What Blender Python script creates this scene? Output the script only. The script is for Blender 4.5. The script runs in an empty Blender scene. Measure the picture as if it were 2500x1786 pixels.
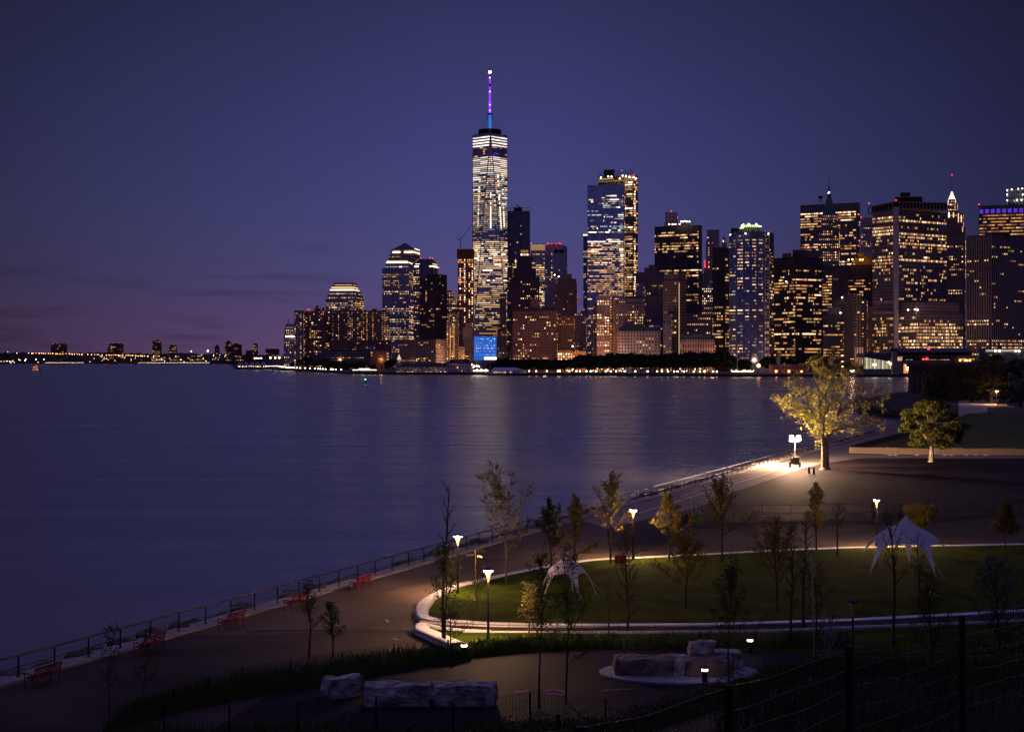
import bpy, math, random
from mathutils import Vector, Matrix
R = math.radians
random.seed(7)
sc = bpy.context.scene
COL = sc.collection

# ---------------------------------------------------------------- camera
F = 3838.0          # focal length in photo pixels (photo 2500 px wide)
HOR = 877.0         # photo row of the horizon
CZ = 17.8           # camera height over the water
cd = bpy.data.cameras.new("camera"); cam = bpy.data.objects.new("camera", cd); COL.objects.link(cam)
cd.sensor_width = 36; cd.lens = F / 2500 * 36
cd.clip_start = 0.5; cd.clip_end = 40000
cam.location = (0, 0, CZ); cam.rotation_euler = (R(90), 0, 0)
cd.shift_y = -(893 - HOR) / 2500
sc.camera = cam

# ---------------------------------------------------------------- world
w = bpy.data.worlds.new("World"); sc.world = w; w.use_nodes = True
nt = w.node_tree; N = nt.nodes; L = nt.links
bg = N["Background"]
tc = N.new("ShaderNodeTexCoord"); sp = N.new("ShaderNodeSeparateXYZ"); L.new(tc.outputs["Generated"], sp.inputs[0])
rp = N.new("ShaderNodeValToRGB"); L.new(sp.outputs[2], rp.inputs[0])
er = rp.color_ramp
stops = [(0.0, (.132, .076, .180)), (.02, (.110, .070, .190)), (.05, (.076, .065, .200)), (.09, (.056, .060, .200)),
         (.14, (.043, .047, .175)), (.19, (.033, .036, .130)), (.235, (.024, .026, .094)), (.36, (.036, .035, .118)), (.7, (.19, .16, .47)), (1, (.22, .185, .55))]
while len(er.elements) < len(stops): er.elements.new(.5)
for e, (p, c) in zip(er.elements, stops): e.position = p; e.color = (*c, 1)
# sky darkened towards both sides to imitate lens vignetting, the right side most
az = N.new("ShaderNodeMapRange"); L.new(sp.outputs[0], az.inputs[0])
az.inputs[1].default_value = 0.02; az.inputs[2].default_value = .36; az.inputs[3].default_value = 1.0; az.inputs[4].default_value = .20
az2 = N.new("ShaderNodeMapRange"); L.new(sp.outputs[0], az2.inputs[0])
az2.inputs[1].default_value = -.04; az2.inputs[2].default_value = -.36; az2.inputs[3].default_value = 1.0; az2.inputs[4].default_value = .28
mz = N.new("ShaderNodeMath"); mz.operation = 'MULTIPLY'; L.new(az.outputs[0], mz.inputs[0]); L.new(az2.outputs[0], mz.inputs[1])
# long flat cloud banks low over the horizon
mp = N.new("ShaderNodeMapping"); L.new(tc.outputs["Generated"], mp.inputs[0]); mp.inputs["Scale"].default_value = (7, 7, 70)
nz = N.new("ShaderNodeTexNoise"); L.new(mp.outputs[0], nz.inputs[0]); nz.inputs["Scale"].default_value = 1.6; nz.inputs["Detail"].default_value = 5
cr = N.new("ShaderNodeMapRange"); L.new(nz.outputs[0], cr.inputs[0])
cr.inputs[1].default_value = .52; cr.inputs[2].default_value = .70; cr.inputs[3].default_value = 0; cr.inputs[4].default_value = 1
hz = N.new("ShaderNodeMapRange"); L.new(sp.outputs[2], hz.inputs[0])
hz.inputs[1].default_value = .03; hz.inputs[2].default_value = .085; hz.inputs[3].default_value = .36; hz.inputs[4].default_value = .03
cm = N.new("ShaderNodeMath"); cm.operation = 'MULTIPLY'; L.new(cr.outputs[0], cm.inputs[0]); L.new(hz.outputs[0], cm.inputs[1])
inv = N.new("ShaderNodeMath"); inv.operation = 'SUBTRACT'; inv.inputs[0].default_value = 1; L.new(cm.outputs[0], inv.inputs[1])
m2 = N.new("ShaderNodeMath"); m2.operation = 'MULTIPLY'; L.new(mz.outputs[0], m2.inputs[0]); L.new(inv.outputs[0], m2.inputs[1])
# the physical sky of a sun 3 degrees under the western horizon, added at low strength
sky = N.new("ShaderNodeTexSky"); sky.sky_type = 'NISHITA'; sky.sun_disc = False
sky.sun_elevation = R(-3); sky.sun_rotation = R(-60)
sm = N.new("ShaderNodeVectorMath"); sm.operation = 'SCALE'; L.new(sky.outputs[0], sm.inputs[0]); sm.inputs[3].default_value = .03
sc1 = N.new("ShaderNodeVectorMath"); sc1.operation = 'SCALE'; L.new(rp.outputs[0], sc1.inputs[0]); L.new(m2.outputs[0], sc1.inputs[3])
ad = N.new("ShaderNodeVectorMath"); ad.operation = 'ADD'; L.new(sc1.outputs[0], ad.inputs[0]); L.new(sm.outputs[0], ad.inputs[1])
L.new(ad.outputs[0], bg.inputs[0]); bg.inputs[1].default_value = 1.0

sc.render.engine = 'CYCLES'
sc.view_settings.view_transform = 'Standard'; sc.view_settings.look = 'None'
sc.view_settings.exposure = 0; sc.view_settings.gamma = 1
cy = sc.cycles
cy.use_denoising = True; cy.max_bounces = 5; cy.diffuse_bounces = 2; cy.glossy_bounces = 3; cy.transparent_max_bounces = 6
cy.sample_clamp_indirect = 1.5; cy.caustics_reflective = False; cy.caustics_refractive = False
cy.use_light_tree = True
try: cy.denoiser = 'OPENIMAGEDENOISE'
except Exception: pass

# ---------------------------------------------------------------- helpers
def W(px, py, Y):                       # photo direction at depth Y
    return Vector(((px - 1250) / F * Y, Y, CZ - (py - HOR) / F * Y))
def zz(py, Y): return CZ - (py - HOR) / F * Y
def G(px, py, z=2.5):                   # photo direction met with the level z
    Y = F * (CZ - z) / (py - HOR)
    return Vector(((px - 1250) / F * Y, Y, z))
GZ = 2.5

class MB:
    def __init__(s): s.v = []; s.f = []; s.m = []; s.uv = []
    def face(s, pts, mi=0, uv=None):
        b = len(s.v); s.v += [tuple(p) for p in pts]; s.f.append(tuple(range(b, b + len(pts)))); s.m.append(mi)
        s.uv += uv if uv else [(0.03, 0.03)] * len(pts)
    def prism(s, poly, z0, z1, mi=0, top=None, mt=None, uv=False):
        """poly counter-clockwise from above; top = its own outline at z1"""
        top = top or poly; n = len(poly)
        for i in range(n):
            a, b = poly[i], poly[(i + 1) % n]; c, d = top[(i + 1) % n], top[i]
            wd = math.hypot(b[0] - a[0], b[1] - a[1])
            s.face([(a[0], a[1], z0), (b[0], b[1], z0), (c[0], c[1], z1), (d[0], d[1], z1)], mi,
                   [(0, 0), (wd, 0), (wd, z1 - z0), (0, z1 - z0)] if uv else None)
        s.face([(p[0], p[1], z1) for p in top], mi if mt is None else mt)
        s.face([(p[0], p[1], z0) for p in reversed(poly)], mi)
    def box(s, c, d, mi=0, rz=0):
        x, y = d[0] / 2, d[1] / 2; co, si = math.cos(rz), math.sin(rz)
        poly = [(c[0] + a * co - b * si, c[1] + a * si + b * co) for a, b in ((-x, -y), (x, -y), (x, y), (-x, y))]
        s.prism(poly, c[2] - d[2] / 2, c[2] + d[2] / 2, mi)
    def tube(s, p, q, r0, r1=None, n=5, mi=0, caps=True):
        p, q = Vector(p), Vector(q); r1 = r0 if r1 is None else r1
        d = (q - p)
        if d.length < 1e-6: return
        d.normalize(); a = d.orthogonal().normalized(); b = d.cross(a)
        base = len(s.v)
        for k in range(n):
            t = 2 * math.pi * k / n; o = a * math.cos(t) + b * math.sin(t)
            s.v.append(tuple(p + o * r0)); s.v.append(tuple(q + o * r1))
        for k in range(n):
            i, j = base + 2 * k, base + 2 * ((k + 1) % n)
            s.f.append((i, j, j + 1, i + 1)); s.m.append(mi); s.uv += [(0, 0)] * 4
        if caps:
            s.f.append(tuple(base + 2 * k for k in reversed(range(n)))); s.m.append(mi); s.uv += [(0, 0)] * n
            s.f.append(tuple(base + 2 * k + 1 for k in range(n))); s.m.append(mi); s.uv += [(0, 0)] * n
    def path(s, pts, r0, r1=None, n=5, mi=0):
        r1 = r0 if r1 is None else r1; k = len(pts) - 1
        for i in range(k): s.tube(pts[i], pts[i + 1], r0 + (r1 - r0) * i / k, r0 + (r1 - r0) * (i + 1) / k, n, mi, i in (0, k - 1))
    def lathe(s, c, prof, n=12, mi=0):
        """prof: list of (radius, z) from bottom to top"""
        base = len(s.v)
        for r, z in prof:
            for k in range(n):
                t = 2 * math.pi * k / n; s.v.append((c[0] + r * math.cos(t), c[1] + r * math.sin(t), c[2] + z))
        for i in range(len(prof) - 1):
            for k in range(n):
                a = base + i * n + k; b = base + i * n + (k + 1) % n
                s.f.append((a, b, b + n, a + n)); s.m.append(mi); s.uv += [(0, 0)] * 4
        s.f.append(tuple(base + k for k in reversed(range(n)))); s.m.append(mi); s.uv += [(0, 0)] * n
        t = base + (len(prof) - 1) * n
        s.f.append(tuple(t + k for k in range(n))); s.m.append(mi); s.uv += [(0, 0)] * n
    def build(s, name, mats, parent=None, origin=(0, 0, 0), smooth=False):
        me = bpy.data.meshes.new(name)
        ox, oy, oz = origin
        if ox or oy or oz: s.v = [(a - ox, b - oy, c - oz) for a, b, c in s.v]
        me.from_pydata(s.v, [], s.f)
        if not isinstance(mats, (list, tuple)): mats = [mats]
        for m in mats: me.materials.append(m)
        if len(mats) > 1: me.polygons.foreach_set("material_index", s.m)
        ul = me.uv_layers.new(name="uv"); ul.data.foreach_set("uv", [x for p in s.uv for x in p])
        if smooth: me.polygons.foreach_set("use_smooth", [True] * len(me.polygons))
        me.update()
        o = bpy.data.objects.new(name, me); COL.objects.link(o)
        if parent: o.parent = parent
        elif ox or oy or oz: o.location = origin
        return o

def tag(o, label=None, cat=None, group=None, kind=None):
    if label: o["label"] = label
    if cat: o["category"] = cat
    if group: o["group"] = group
    if kind: o["kind"] = kind
    return o
def thing(name, loc, label, cat, group=None, rz=0):
    o = bpy.data.objects.new(name, None); COL.objects.link(o); o.location = loc; o.rotation_euler = (0, 0, rz)
    o.empty_display_size = .3
    return tag(o, label, cat, group)
def dup(o, loc=None, rz=None, label=None, scale=None):
    kids = [c for c in list(o.children)]
    r = o.copy(); COL.objects.link(r)
    if loc is not None: r.location = loc
    if rz is not None: r.rotation_euler = (0, 0, rz)
    if scale is not None: r.scale = (scale,) * 3 if not isinstance(scale, tuple) else scale
    if label: r["label"] = label
    for ch in kids:
        c = ch.copy(); COL.objects.link(c); c.parent = r
        for g in list(ch.children):
            d = g.copy(); COL.objects.link(d); d.parent = c
    return r

# ---------------------------------------------------------------- materials
def mat(name, col, rough=.8, metal=0, noise=0, nscale=1.0, bump=0, bscale=None, col2=None, spec=.3, stretch=None):
    m = bpy.data.materials.new(name); m.use_nodes = True
    t = m.node_tree; b = t.nodes["Principled BSDF"]
    b.inputs["Base Color"].default_value = (*col, 1); b.inputs["Roughness"].default_value = rough
    b.inputs["Metallic"].default_value = metal; b.inputs["Specular IOR Level"].default_value = spec
    if noise or bump:
        c = t.nodes.new("ShaderNodeNewGeometry")
        src = c.outputs["Position"]
        if stretch:
            mpn = t.nodes.new("ShaderNodeMapping"); mpn.inputs["Scale"].default_value = stretch; t.links.new(src, mpn.inputs[0]); src = mpn.outputs[0]
    if noise:
        n = t.nodes.new("ShaderNodeTexNoise"); n.inputs["Scale"].default_value = nscale; n.inputs["Detail"].default_value = 6
        t.links.new(src, n.inputs["Vector"])
        r = t.nodes.new("ShaderNodeValToRGB"); t.links.new(n.outputs[0], r.inputs[0])
        c2 = col2 or tuple(x * (1 - noise) for x in col)
        r.color_ramp.elements[0].position = .35; r.color_ramp.elements[0].color = (*c2, 1)
        r.color_ramp.elements[1].position = .65; r.color_ramp.elements[1].color = (*[min(1, x * (1 + noise * .5)) for x in col], 1)
        t.links.new(r.outputs[0], b.inputs["Base Color"])
    if bump:
        n2 = t.nodes.new("ShaderNodeTexNoise"); n2.inputs["Scale"].default_value = bscale or nscale * 3; n2.inputs["Detail"].default_value = 5
        t.links.new(src, n2.inputs["Vector"])
        bp = t.nodes.new("ShaderNodeBump"); bp.inputs["Strength"].default_value = bump; bp.inputs["Distance"].default_value = .05
        t.links.new(n2.outputs[0], bp.inputs["Height"]); t.links.new(bp.outputs[0], b.inputs["Normal"])
    return m
def emat(name, col, st, sample=False, base=(.1, .1, .1)):
    m = bpy.data.materials.new(name); m.use_nodes = True
    b = m.node_tree.nodes["Principled BSDF"]
    b.inputs["Base Color"].default_value = (*base, 1)
    b.inputs["Emission Color"].default_value = (*col, 1); b.inputs["Emission Strength"].default_value = st
    b.inputs["Roughness"].default_value = .4
    if not sample: m.cycles.emission_sampling = 'NONE'
    return m

def leafmat(name, col, noise=.35, nscale=1.5, col2=None, tr=.45):
    m = mat(name, col, .7, noise=noise, nscale=nscale, col2=col2); t = m.node_tree; b = t.nodes["Principled BSDF"]
    q = t.nodes.new("ShaderNodeBsdfTranslucent"); x = t.nodes.new("ShaderNodeMixShader"); x.inputs[0].default_value = tr
    src = b.inputs["Base Color"].links[0].from_socket; t.links.new(src, q.inputs[0])
    t.links.new(b.outputs[0], x.inputs[1]); t.links.new(q.outputs[0], x.inputs[2]); t.links.new(x.outputs[0], t.nodes["Material Output"].inputs[0])
    return m
_fac = {}
def facade(wall, glass, cw, ch, m, rough=.85, grough=.18, gmul=.55, glass2=None, gm=.5):
    """wall with a regular grid of unlit windows, cell cw x ch metres, margin m, laid on the faces' own uv"""
    key = (wall, glass, cw, ch, m, rough, grough, glass2)
    if key in _fac: return _fac[key]
    mt = bpy.data.materials.new("facade"); mt.use_nodes = True
    t = mt.node_tree; b = t.nodes["Principled BSDF"]
    u = t.nodes.new("ShaderNodeUVMap"); u.uv_map = "uv"
    br = t.nodes.new("ShaderNodeTexBrick"); t.links.new(u.outputs[0], br.inputs["Vector"])
    br.offset = 0; br.squash = 1
    g2 = glass2 or tuple(x * gmul for x in glass)
    br.inputs["Color1"].default_value = (*glass, 1); br.inputs["Color2"].default_value = (*g2, 1)
    br.inputs["Mortar"].default_value = (*wall, 1); br.inputs["Scale"].default_value = 1
    br.inputs["Mortar Size"].default_value = m; br.inputs["Mortar Smooth"].default_value = 0
    br.inputs["Brick Width"].default_value = cw; br.inputs["Row Height"].default_value = ch
    n = t.nodes.new("ShaderNodeTexNoise"); n.inputs["Scale"].default_value = .06; n.inputs["Detail"].default_value = 4
    gpos = t.nodes.new("ShaderNodeNewGeometry"); t.links.new(gpos.outputs["Position"], n.inputs["Vector"])
    mr = t.nodes.new("ShaderNodeMapRange"); t.links.new(n.outputs[0], mr.inputs[0])
    mr.inputs[1].default_value = .3; mr.inputs[2].default_value = .7; mr.inputs[3].default_value = 1.25; mr.inputs[4].default_value = 2.0
    vm = t.nodes.new("ShaderNodeVectorMath"); vm.operation = 'SCALE'; t.links.new(br.outputs["Color"], vm.inputs[0]); t.links.new(mr.outputs[0], vm.inputs[3])
    t.links.new(vm.outputs[0], b.inputs["Base Color"])
    rr = t.nodes.new("ShaderNodeMapRange"); t.links.new(br.outputs["Fac"], rr.inputs[0])
    rr.inputs[3].default_value = grough; rr.inputs[4].default_value = rough
    t.links.new(rr.outputs[0], b.inputs["Roughness"])
    mm = t.nodes.new("ShaderNodeMapRange"); t.links.new(br.outputs["Fac"], mm.inputs[0]); mm.inputs[3].default_value = gm; mm.inputs[4].default_value = 0; t.links.new(mm.outputs[0], b.inputs["Metallic"])
    b.inputs["Specular IOR Level"].default_value = .5
    _fac[key] = mt
    return mt

WIN = {
 'd': emat("dim_window", (1, .50, .17), .34), 'w': emat("warm_window", (1, .52, .20), 1.0), 'a': emat("amber_window", (1, .43, .11), .62),
 'b': emat("bright_window", (1, .65, .34), 1.8), 'h': emat("white_window", (1, .78, .54), 2.7), 'l': emat("ivory_window", (1, .82, .68), 1.35), 'c': emat("cool_window", (.70, .82, .95), .6),
 'g': emat("pale_window", (1, .80, .60), .45), 'p': emat("violet_window", (.16, .06, 1), .55), 'o': emat("orange_window", (1, .33, .05), 1.3),
 'k': emat("blue_window", (.02, .16, .75), .75), 'y': emat("gold_window", (1, .66, .34), .55),
}
for _k in 'dwabhcgyol':                 # dimmer and brighter rooms of the same lamps
    _m = WIN[_k]; _b = _m.node_tree.nodes["Principled BSDF"]; _e = _b.inputs["Emission Color"].default_value; _s = _b.inputs["Emission Strength"].default_value
    WIN[_k + '-'] = emat(_m.name, tuple(_e[:3]), _s * .38); WIN[_k + '+'] = emat(_m.name, (min(1, _e[0] * 1.05), _e[1] * 1.08, _e[2] * 1.15), _s * 1.6)
WK = list(WIN)
RED = emat("red_light", (1, .02, .03), 5); WHT = emat("white_light", (1, .74, .48), 11); ORG = emat("orange_light", (1, .40, .10), 11)
GRN = emat("green_light", (.05, 1, .25), 6); YEL = emat("crown_light", (.75, 1, .32), 7)
DARK = mat("dark_metal", (.02, .02, .022), .5, .3)
CONC = mat("concrete", (.30, .27, .26), .9, noise=.3, nscale=.3)
ROOF = mat("roof_dark", (.05, .045, .05), .8)
_unit = {}
def unit_box(k):
    """one lit window: a unit box, 1 wide (x), 1 high (z), front at y = -1"""
    if k not in _unit:
        b = MB(); b.prism([(-.5, -1), (.5, -1), (.5, 0), (-.5, 0)], -.5, .5)
        me = bpy.data.meshes.new("window"); me.from_pydata(b.v, [], b.f); me.materials.append(WIN[k]); _unit[k] = me
    return _unit[k]
_ball = {}
def ball_mesh(m):
    if m.name not in _ball:
        import bmesh
        bm = bmesh.new(); bmesh.ops.create_icosphere(bm, subdivisions=1, radius=1)
        me = bpy.data.meshes.new("lamp"); bm.to_mesh(me); bm.free(); me.materials.append(m); _ball[m.name] = me
    return _ball[m.name]
def ball(name, loc, r, m, parent=None, origin=(0, 0, 0)):
    o = bpy.data.objects.new(name, ball_mesh(m)); COL.objects.link(o); o.scale = (r, r, r)
    o.location = Vector(loc) - Vector(origin)
    if parent: o.parent = parent
    return o
# ---------------------------------------------------------------- city towers
CAP = 100
def foot(x0, xc, x1, Y, dep=34, rel=None):
    """footprint [left, front corner, right, back] from the photo columns of the tower's edges at depth Y"""
    t0, tc_, t1 = [(a - 1250) / F for a in (x0, xc, x1)]
    al = math.atan(tc_); C = (tc_ * Y, Y)
    if x1 - xc < 1: th = al
    else: th = al + (R(rel) if rel else math.atan2(x1 - xc, xc - x0 + .01))
    co, si = math.cos(th), math.sin(th)
    wl = (C[0] - t0 * Y) / (co + t0 * si)
    wr = dep if x1 - xc < 1 else (t1 * Y - C[0]) / max(.02, si - t1 * co)
    wr = min(wr, 150)
    Lp = (C[0] - wl * co, C[1] + wl * si); Rp = (C[0] + wr * si, C[1] + wr * co)
    B = (Lp[0] + wr * si, Lp[1] + wr * co)
    return [Lp, C, Rp, B]

def cells(face, z0, z1, grid, zones, rnd, out, face_id=0):
    """lit windows of one facade plane; face = (left point, right point) seen from outside"""
    (ax, ay), (bx, by) = face; wd = math.hypot(bx - ax, by - ay)
    if wd < .5: return
    dx, dy = (bx - ax) / wd, (by - ay) / wd; rz = math.atan2(dy, dx)
    cw, ch, m = grid; nc, nf = int(wd / cw), int((z1 - z0) / ch); Ym = (ay + by) / 2
    if nc < 1: nc = 1
    x_px = lambda u: (ax + dx * u) / (ay + dy * u) * F + 1250
    for j in range(nf):
        zc = z0 + (j + .5) * ch; py = HOR - (zc - CZ) * F / Ym
        for zn in zones:
            if len(zn) > 6 and face_id not in zn[6]: continue
            if not (zn[0] <= py < zn[1]): continue
            p, mode, pal = zn[2:5]; xr = zn[5] if len(zn) > 5 and zn[5] else (0, 9999)
            i = 0; pf = min(1, max(0, p * rnd.choice((.12, .5, .95, 1.3, 1.8)))) if mode in 'rg' else p
            if mode == 'g':
                prev = rnd.random() < pf
                for i in range(nc):
                    px = x_px((i + .5) * cw)
                    if rnd.random() < .55: prev = rnd.random() < pf
                    if prev and xr[0] <= px < xr[1]:
                        out.append((ax + dx * (i + .5) * cw, ay + dy * (i + .5) * cw, zc, rz, cw - 2 * m, ch - 2 * m, rnd.choice(pal)))
            elif mode == 'v':                      # lit stacks of rooms
                for i in range(nc):
                    px = x_px((i + .5) * cw)
                    hsh = math.sin(i * 12.9898 + z0 + face_id * 7.7) * 43758.5; q = hsh - math.floor(hsh)
                    if rnd.random() < p * (2.6 if q < .3 else .35) and xr[0] <= px < xr[1]:
                        out.append((ax + dx * (i + .5) * cw, ay + dy * (i + .5) * cw, zc, rz, cw - 2 * m, ch - 2 * m, rnd.choice(pal)))
            else:
                k = rnd.choice(pal)
                while i < nc:
                    run = max(1, int(rnd.expovariate(1 / (5.0 if mode == 'r' else 16))))
                    run = min(run, nc - i)
                    if rnd.random() < pf:
                        u0, u1 = i * cw + m, (i + run) * cw - m
                        px = x_px((u0 + u1) / 2)
                        if xr[0] <= px < xr[1]:
                            out.append((ax + dx * (u0 + u1) / 2, ay + dy * (u0 + u1) / 2, zc, rz, u1 - u0, ch - 2 * m, rnd.choice(pal) if rnd.random() < .5 else k))
                        i += run
                    else: i += max(1, run // 2)
            if not (len(zn) > 5 and zn[5]): break

def put_windows(out, root, org, cap=None, name="lit_window"):
    cap = CAP if cap is None else cap
    rs = random.Random(len(out)); res = []
    for (x, y, z, rz, ww, hh, k) in out:              # rooms differ in brightness; long floors break at their mullions
        pieces = 1
        if ww > 5 and name == "lit_window" and hh < 3: pieces = max(1, int(ww / rs.uniform(2.4, 5)))
        for q in range(pieces):
            w_ = ww / pieces; u = -ww / 2 + (q + .5) * w_
            if pieces > 1 and rs.random() < .14: continue
            kk = k
            if k in 'dwabhcgyol' and hh < 3.4: kk = k + rs.choice(('', '', '-', '-', '+', ''))
            sz = rs.uniform(.72, .95) if pieces == 1 and ww < 4 else (w_ - .35) / w_
            res.append((x + u * math.cos(rz), y + u * math.sin(rz), z, rz, w_ * sz, hh * rs.uniform(.62, .85) * (.8 if ww > 4 else 1), kk))
    out = res
    out.sort(key=lambda a: -a[4] * a[5] * (1 + (a[6][0] in 'bhw')))
    for (x, y, z, rz, ww, hh, k) in out[:cap]:
        o = bpy.data.objects.new(name, unit_box(k)); COL.objects.link(o); o.parent = root
        o.location = (x - org[0], y - org[1], z - org[2]); o.rotation_euler = (0, 0, rz); o.scale = (ww, .35, hh)
    rest = out[cap:]
    if rest:
        b = MB()
        for (x, y, z, rz, ww, hh, k) in rest:
            co, si = math.cos(rz), math.sin(rz); h = ww / 2
            poly = [(x + a * co - c * si, y + a * si + c * co) for a, c in ((-h, -.35), (h, -.35), (h, 0), (-h, 0))]
            b.prism(poly, z - hh / 2, z + hh / 2, WK.index(k))
        o = b.build("distant_windows", [WIN[k] for k in WK], root, org); o["kind"] = "stuff"

def T(name, label, Y, tiers, fac, zones=(), cap=None, reds=(), dep=34, roofmat=None, rel=None, ph=(), cat="building", seed=None,
      strips=(), bodyname="tower_body", extra=None, whites=(), base=GZ):
    rnd = random.Random(hash(name) % 1000 if seed is None else seed)
    rnd = random.Random(sum(ord(c) for c in label) if seed is None else seed)
    wall, glass, cw, ch, m = fac[:5]; fm = facade(wall, glass, cw, ch, m, *(fac[5:]))
    rmat = roofmat or ROOF
    f0 = foot(*tiers[0][:3], Y, dep, rel); org = (f0[1][0], f0[1][1], base)
    root = thing(name, org, label, cat)
    z0 = base; body = MB(); out = []; feet = []
    for i, t in enumerate(tiers):
        kind = t[4] if len(t) > 4 else None
        yy = Y + i * 1.6
        ft = foot(t[0], t[1], t[2], yy, max(8, dep - i * 3.2), rel); z1 = zz(t[3], Y)
        if kind is None:
            body.prism(ft, z0, z1, 0, mt=1, uv=True)
            # a low parapet makes the roof edge real
            for a, b_ in ((ft[0], ft[1]), (ft[1], ft[2])): cells((a, b_), z0, z1, (cw, ch, m), zones, rnd, out, 0 if a == ft[0] else 1)
        else:
            cx = sum(p[0] for p in ft) / 4; cyy = sum(p[1] for p in ft) / 4
            tp = [(cx + (p[0] - cx) * kind, cyy + (p[1] - cyy) * kind) for p in ft]
            rb = MB(); rb.prism(ft, z0, z1, 0, top=tp); rb.build("roof", rmat, root, org)
        feet.append((ft, z0, z1)); z0 = z1
    body.build(bodyname, [fm, ROOF], root, org)
    for (a, b_, yt) in ph:
        pf = foot(a, b_, b_, Y + 8, 14); p = MB(); p.prism(pf, z0 - .2, zz(yt, Y)); p.build("penthouse", facade(wall, wall, 3, 3, .1), root, org)
    for (ti, fc, u0, u1, ya, yb, k) in strips:      # continuous light strips: tier, face, from, to (0..1), rows, colour
        ft = feet[ti][0]; a, b_ = (ft[0], ft[1]) if fc == 0 else (ft[1], ft[2])
        za, zb = zz(yb, Y), zz(ya, Y); s = MB()
        pa = (a[0] + (b_[0] - a[0]) * u0, a[1] + (b_[1] - a[1]) * u0); pb = (a[0] + (b_[0] - a[0]) * u1, a[1] + (b_[1] - a[1]) * u1)
        wd = math.hypot(pb[0] - pa[0], pb[1] - pa[1]); n = ((pb[1] - pa[1]) / wd * .5, -(pb[0] - pa[0]) / wd * .5)
        s.prism([(pa[0] + n[0], pa[1] + n[1]), (pb[0] + n[0], pb[1] + n[1]), pb, pa], za, zb)
        s.build("light_strip", WIN[k], root, org)
    put_windows(out, root, org, cap)
    for (px, py) in reds: ball("warning_light", W(px, py, Y), .85, RED, root, org)
    for (px, py) in whites: ball("floodlight", W(px, py, Y - 2), 1.0, WHT, root, org)
    if extra: extra(root, org, feet, Y)
    return root

BRK = (.17, .075, .062); TAN = (.36, .25, .17); GRY = (.22, .20, .22); STN = (.30, .25, .23); GLS = (.30, .32, .44); DG = (.13, .11, .15); BLK = (.075, .052, .064)

# --- left cluster
T("waterside_tower", "slim tower at the left tip of the skyline with a row of floodlights halfway up", 2700, [(693, 719, 719, 801), (697, 718, 718, 790)],
  (GRY, GLS, 3.2, 4.2, .9), [(805, 812, .7, 'g', 'wbg'), (812, 900, .42, 'g', 'wbaw'), (801, 805, .2, 'g', 'd')],
  whites=[(698, 821), (703, 821), (708, 821), (713, 821), (717, 821)], strips=[(1, 0, .1, .9, 798.5, 800, 'd')], cap=60,
  extra=lambda r, o, f, Y: (lambda b: b.build("roof_mast", DARK, r, o))((lambda b: (b.tube(W(704, 790, Y + 6), W(704, 777, Y + 6), .7, .3), b)[1])(MB())))
T("apartment_slab", "tall brown apartment slab with two red lights, second from the left tip", 2500, [(718, 741, 741, 758), (719, 741, 741, 757.6)],
  ((.21, .16, .17), DG, 3.0, 3.1, .75), [(760, 900, .26, 'v', 'aawdb')], reds=[(751.5, 755.5), (755.5, 756)], cap=100, dep=30)
T("apartment_slab", "wide dark brick apartment block with a rooftop water tank house", 2540, [(741, 812, 812, 759)],
  (BRK, DG, 3.0, 3.1, .8), [(761, 900, .20, 'v', 'aawdob')], ph=[(768, 783, 752), (771, 777, 745), (786, 792, 751)])
T("apartment_slab", "lower brick apartment block standing before the wide dark one", 2440, [(755, 790, 808, 781)],
  (BRK, DG, 3.6, 3.2, .7), [(783, 900, .34, 'g', 'aawdb')])
def lit_crown(root, org, feet, Y): pass
T("stepped_office_tower", "broad office tower with a stepped crown traced in three rows of white lights", 2900,
  [(795, 866, 889, 729), (799, 866, 886, 719), (803, 865, 881, 710), (806, 864, 877, 704.5), (809, 862, 874, 696), (815, 861, 871, 689)],
  ((.24, .21, .24), GLS, 3.1, 3.9, .85), [(713, 719, .95, 'f', 'wy', (0, 842), (0,)), (700, 900, .5, 'g', 'wwbgd', None, (0,)), (706, 758, .85, 'r', 'ywa', None, (1,)), (758, 900, .4, 'g', 'wa', None, (1,))],
  strips=[(3, 0, .0, 1, 705.5, 708.5, 'h'), (3, 1, .0, 1, 706, 708.5, 'b'), (4, 0, .0, 1, 700, 701.8, 'b'), (4, 1, .0, 1, 700.5, 702, 'b'), (5, 0, .05, .95, 694.2, 695.5, 'w'), (5, 1, .05, .9, 694.8, 696, 'w')])
T("apartment_slab", "brown apartment tower with scattered amber rooms, beside the stepped tower", 2460, [(810, 894, 894, 757)],
  (BRK, DG, 3.0, 3.0, .8), [(758, 832, .30, 'v', 'aawdb'), (832, 900, .10, 'g', 'ad')], ph=[(838, 856, 755)])
T("apartment_slab", "brown apartment tower with a boxy penthouse, left of the tall domed office tower", 2480, [(894, 941, 941, 758)],
  ((.19, .11, .09), DG, 3.0, 3.0, .8), [(760, 832, .36, 'v', 'aawdo'), (832, 900, .1, 'g', 'ad')], ph=[(908, 920, 753)])
T("brick_block", "long low red brick apartment block with few lit rooms at the far left", 2380, [(804, 955, 955, 829)],
  ((.20, .065, .05), DG, 3.4, 3.2, .9), [(831, 900, .17, 'g', 'aadw')], dep=26)
def pyramid_top(root, org, feet, Y):
    ft = feet[1][0]; c = [(a[0] + b[0]) / 2 for a, b in zip(ft[0:1] * 2, ft[2:3] * 2)]
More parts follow.
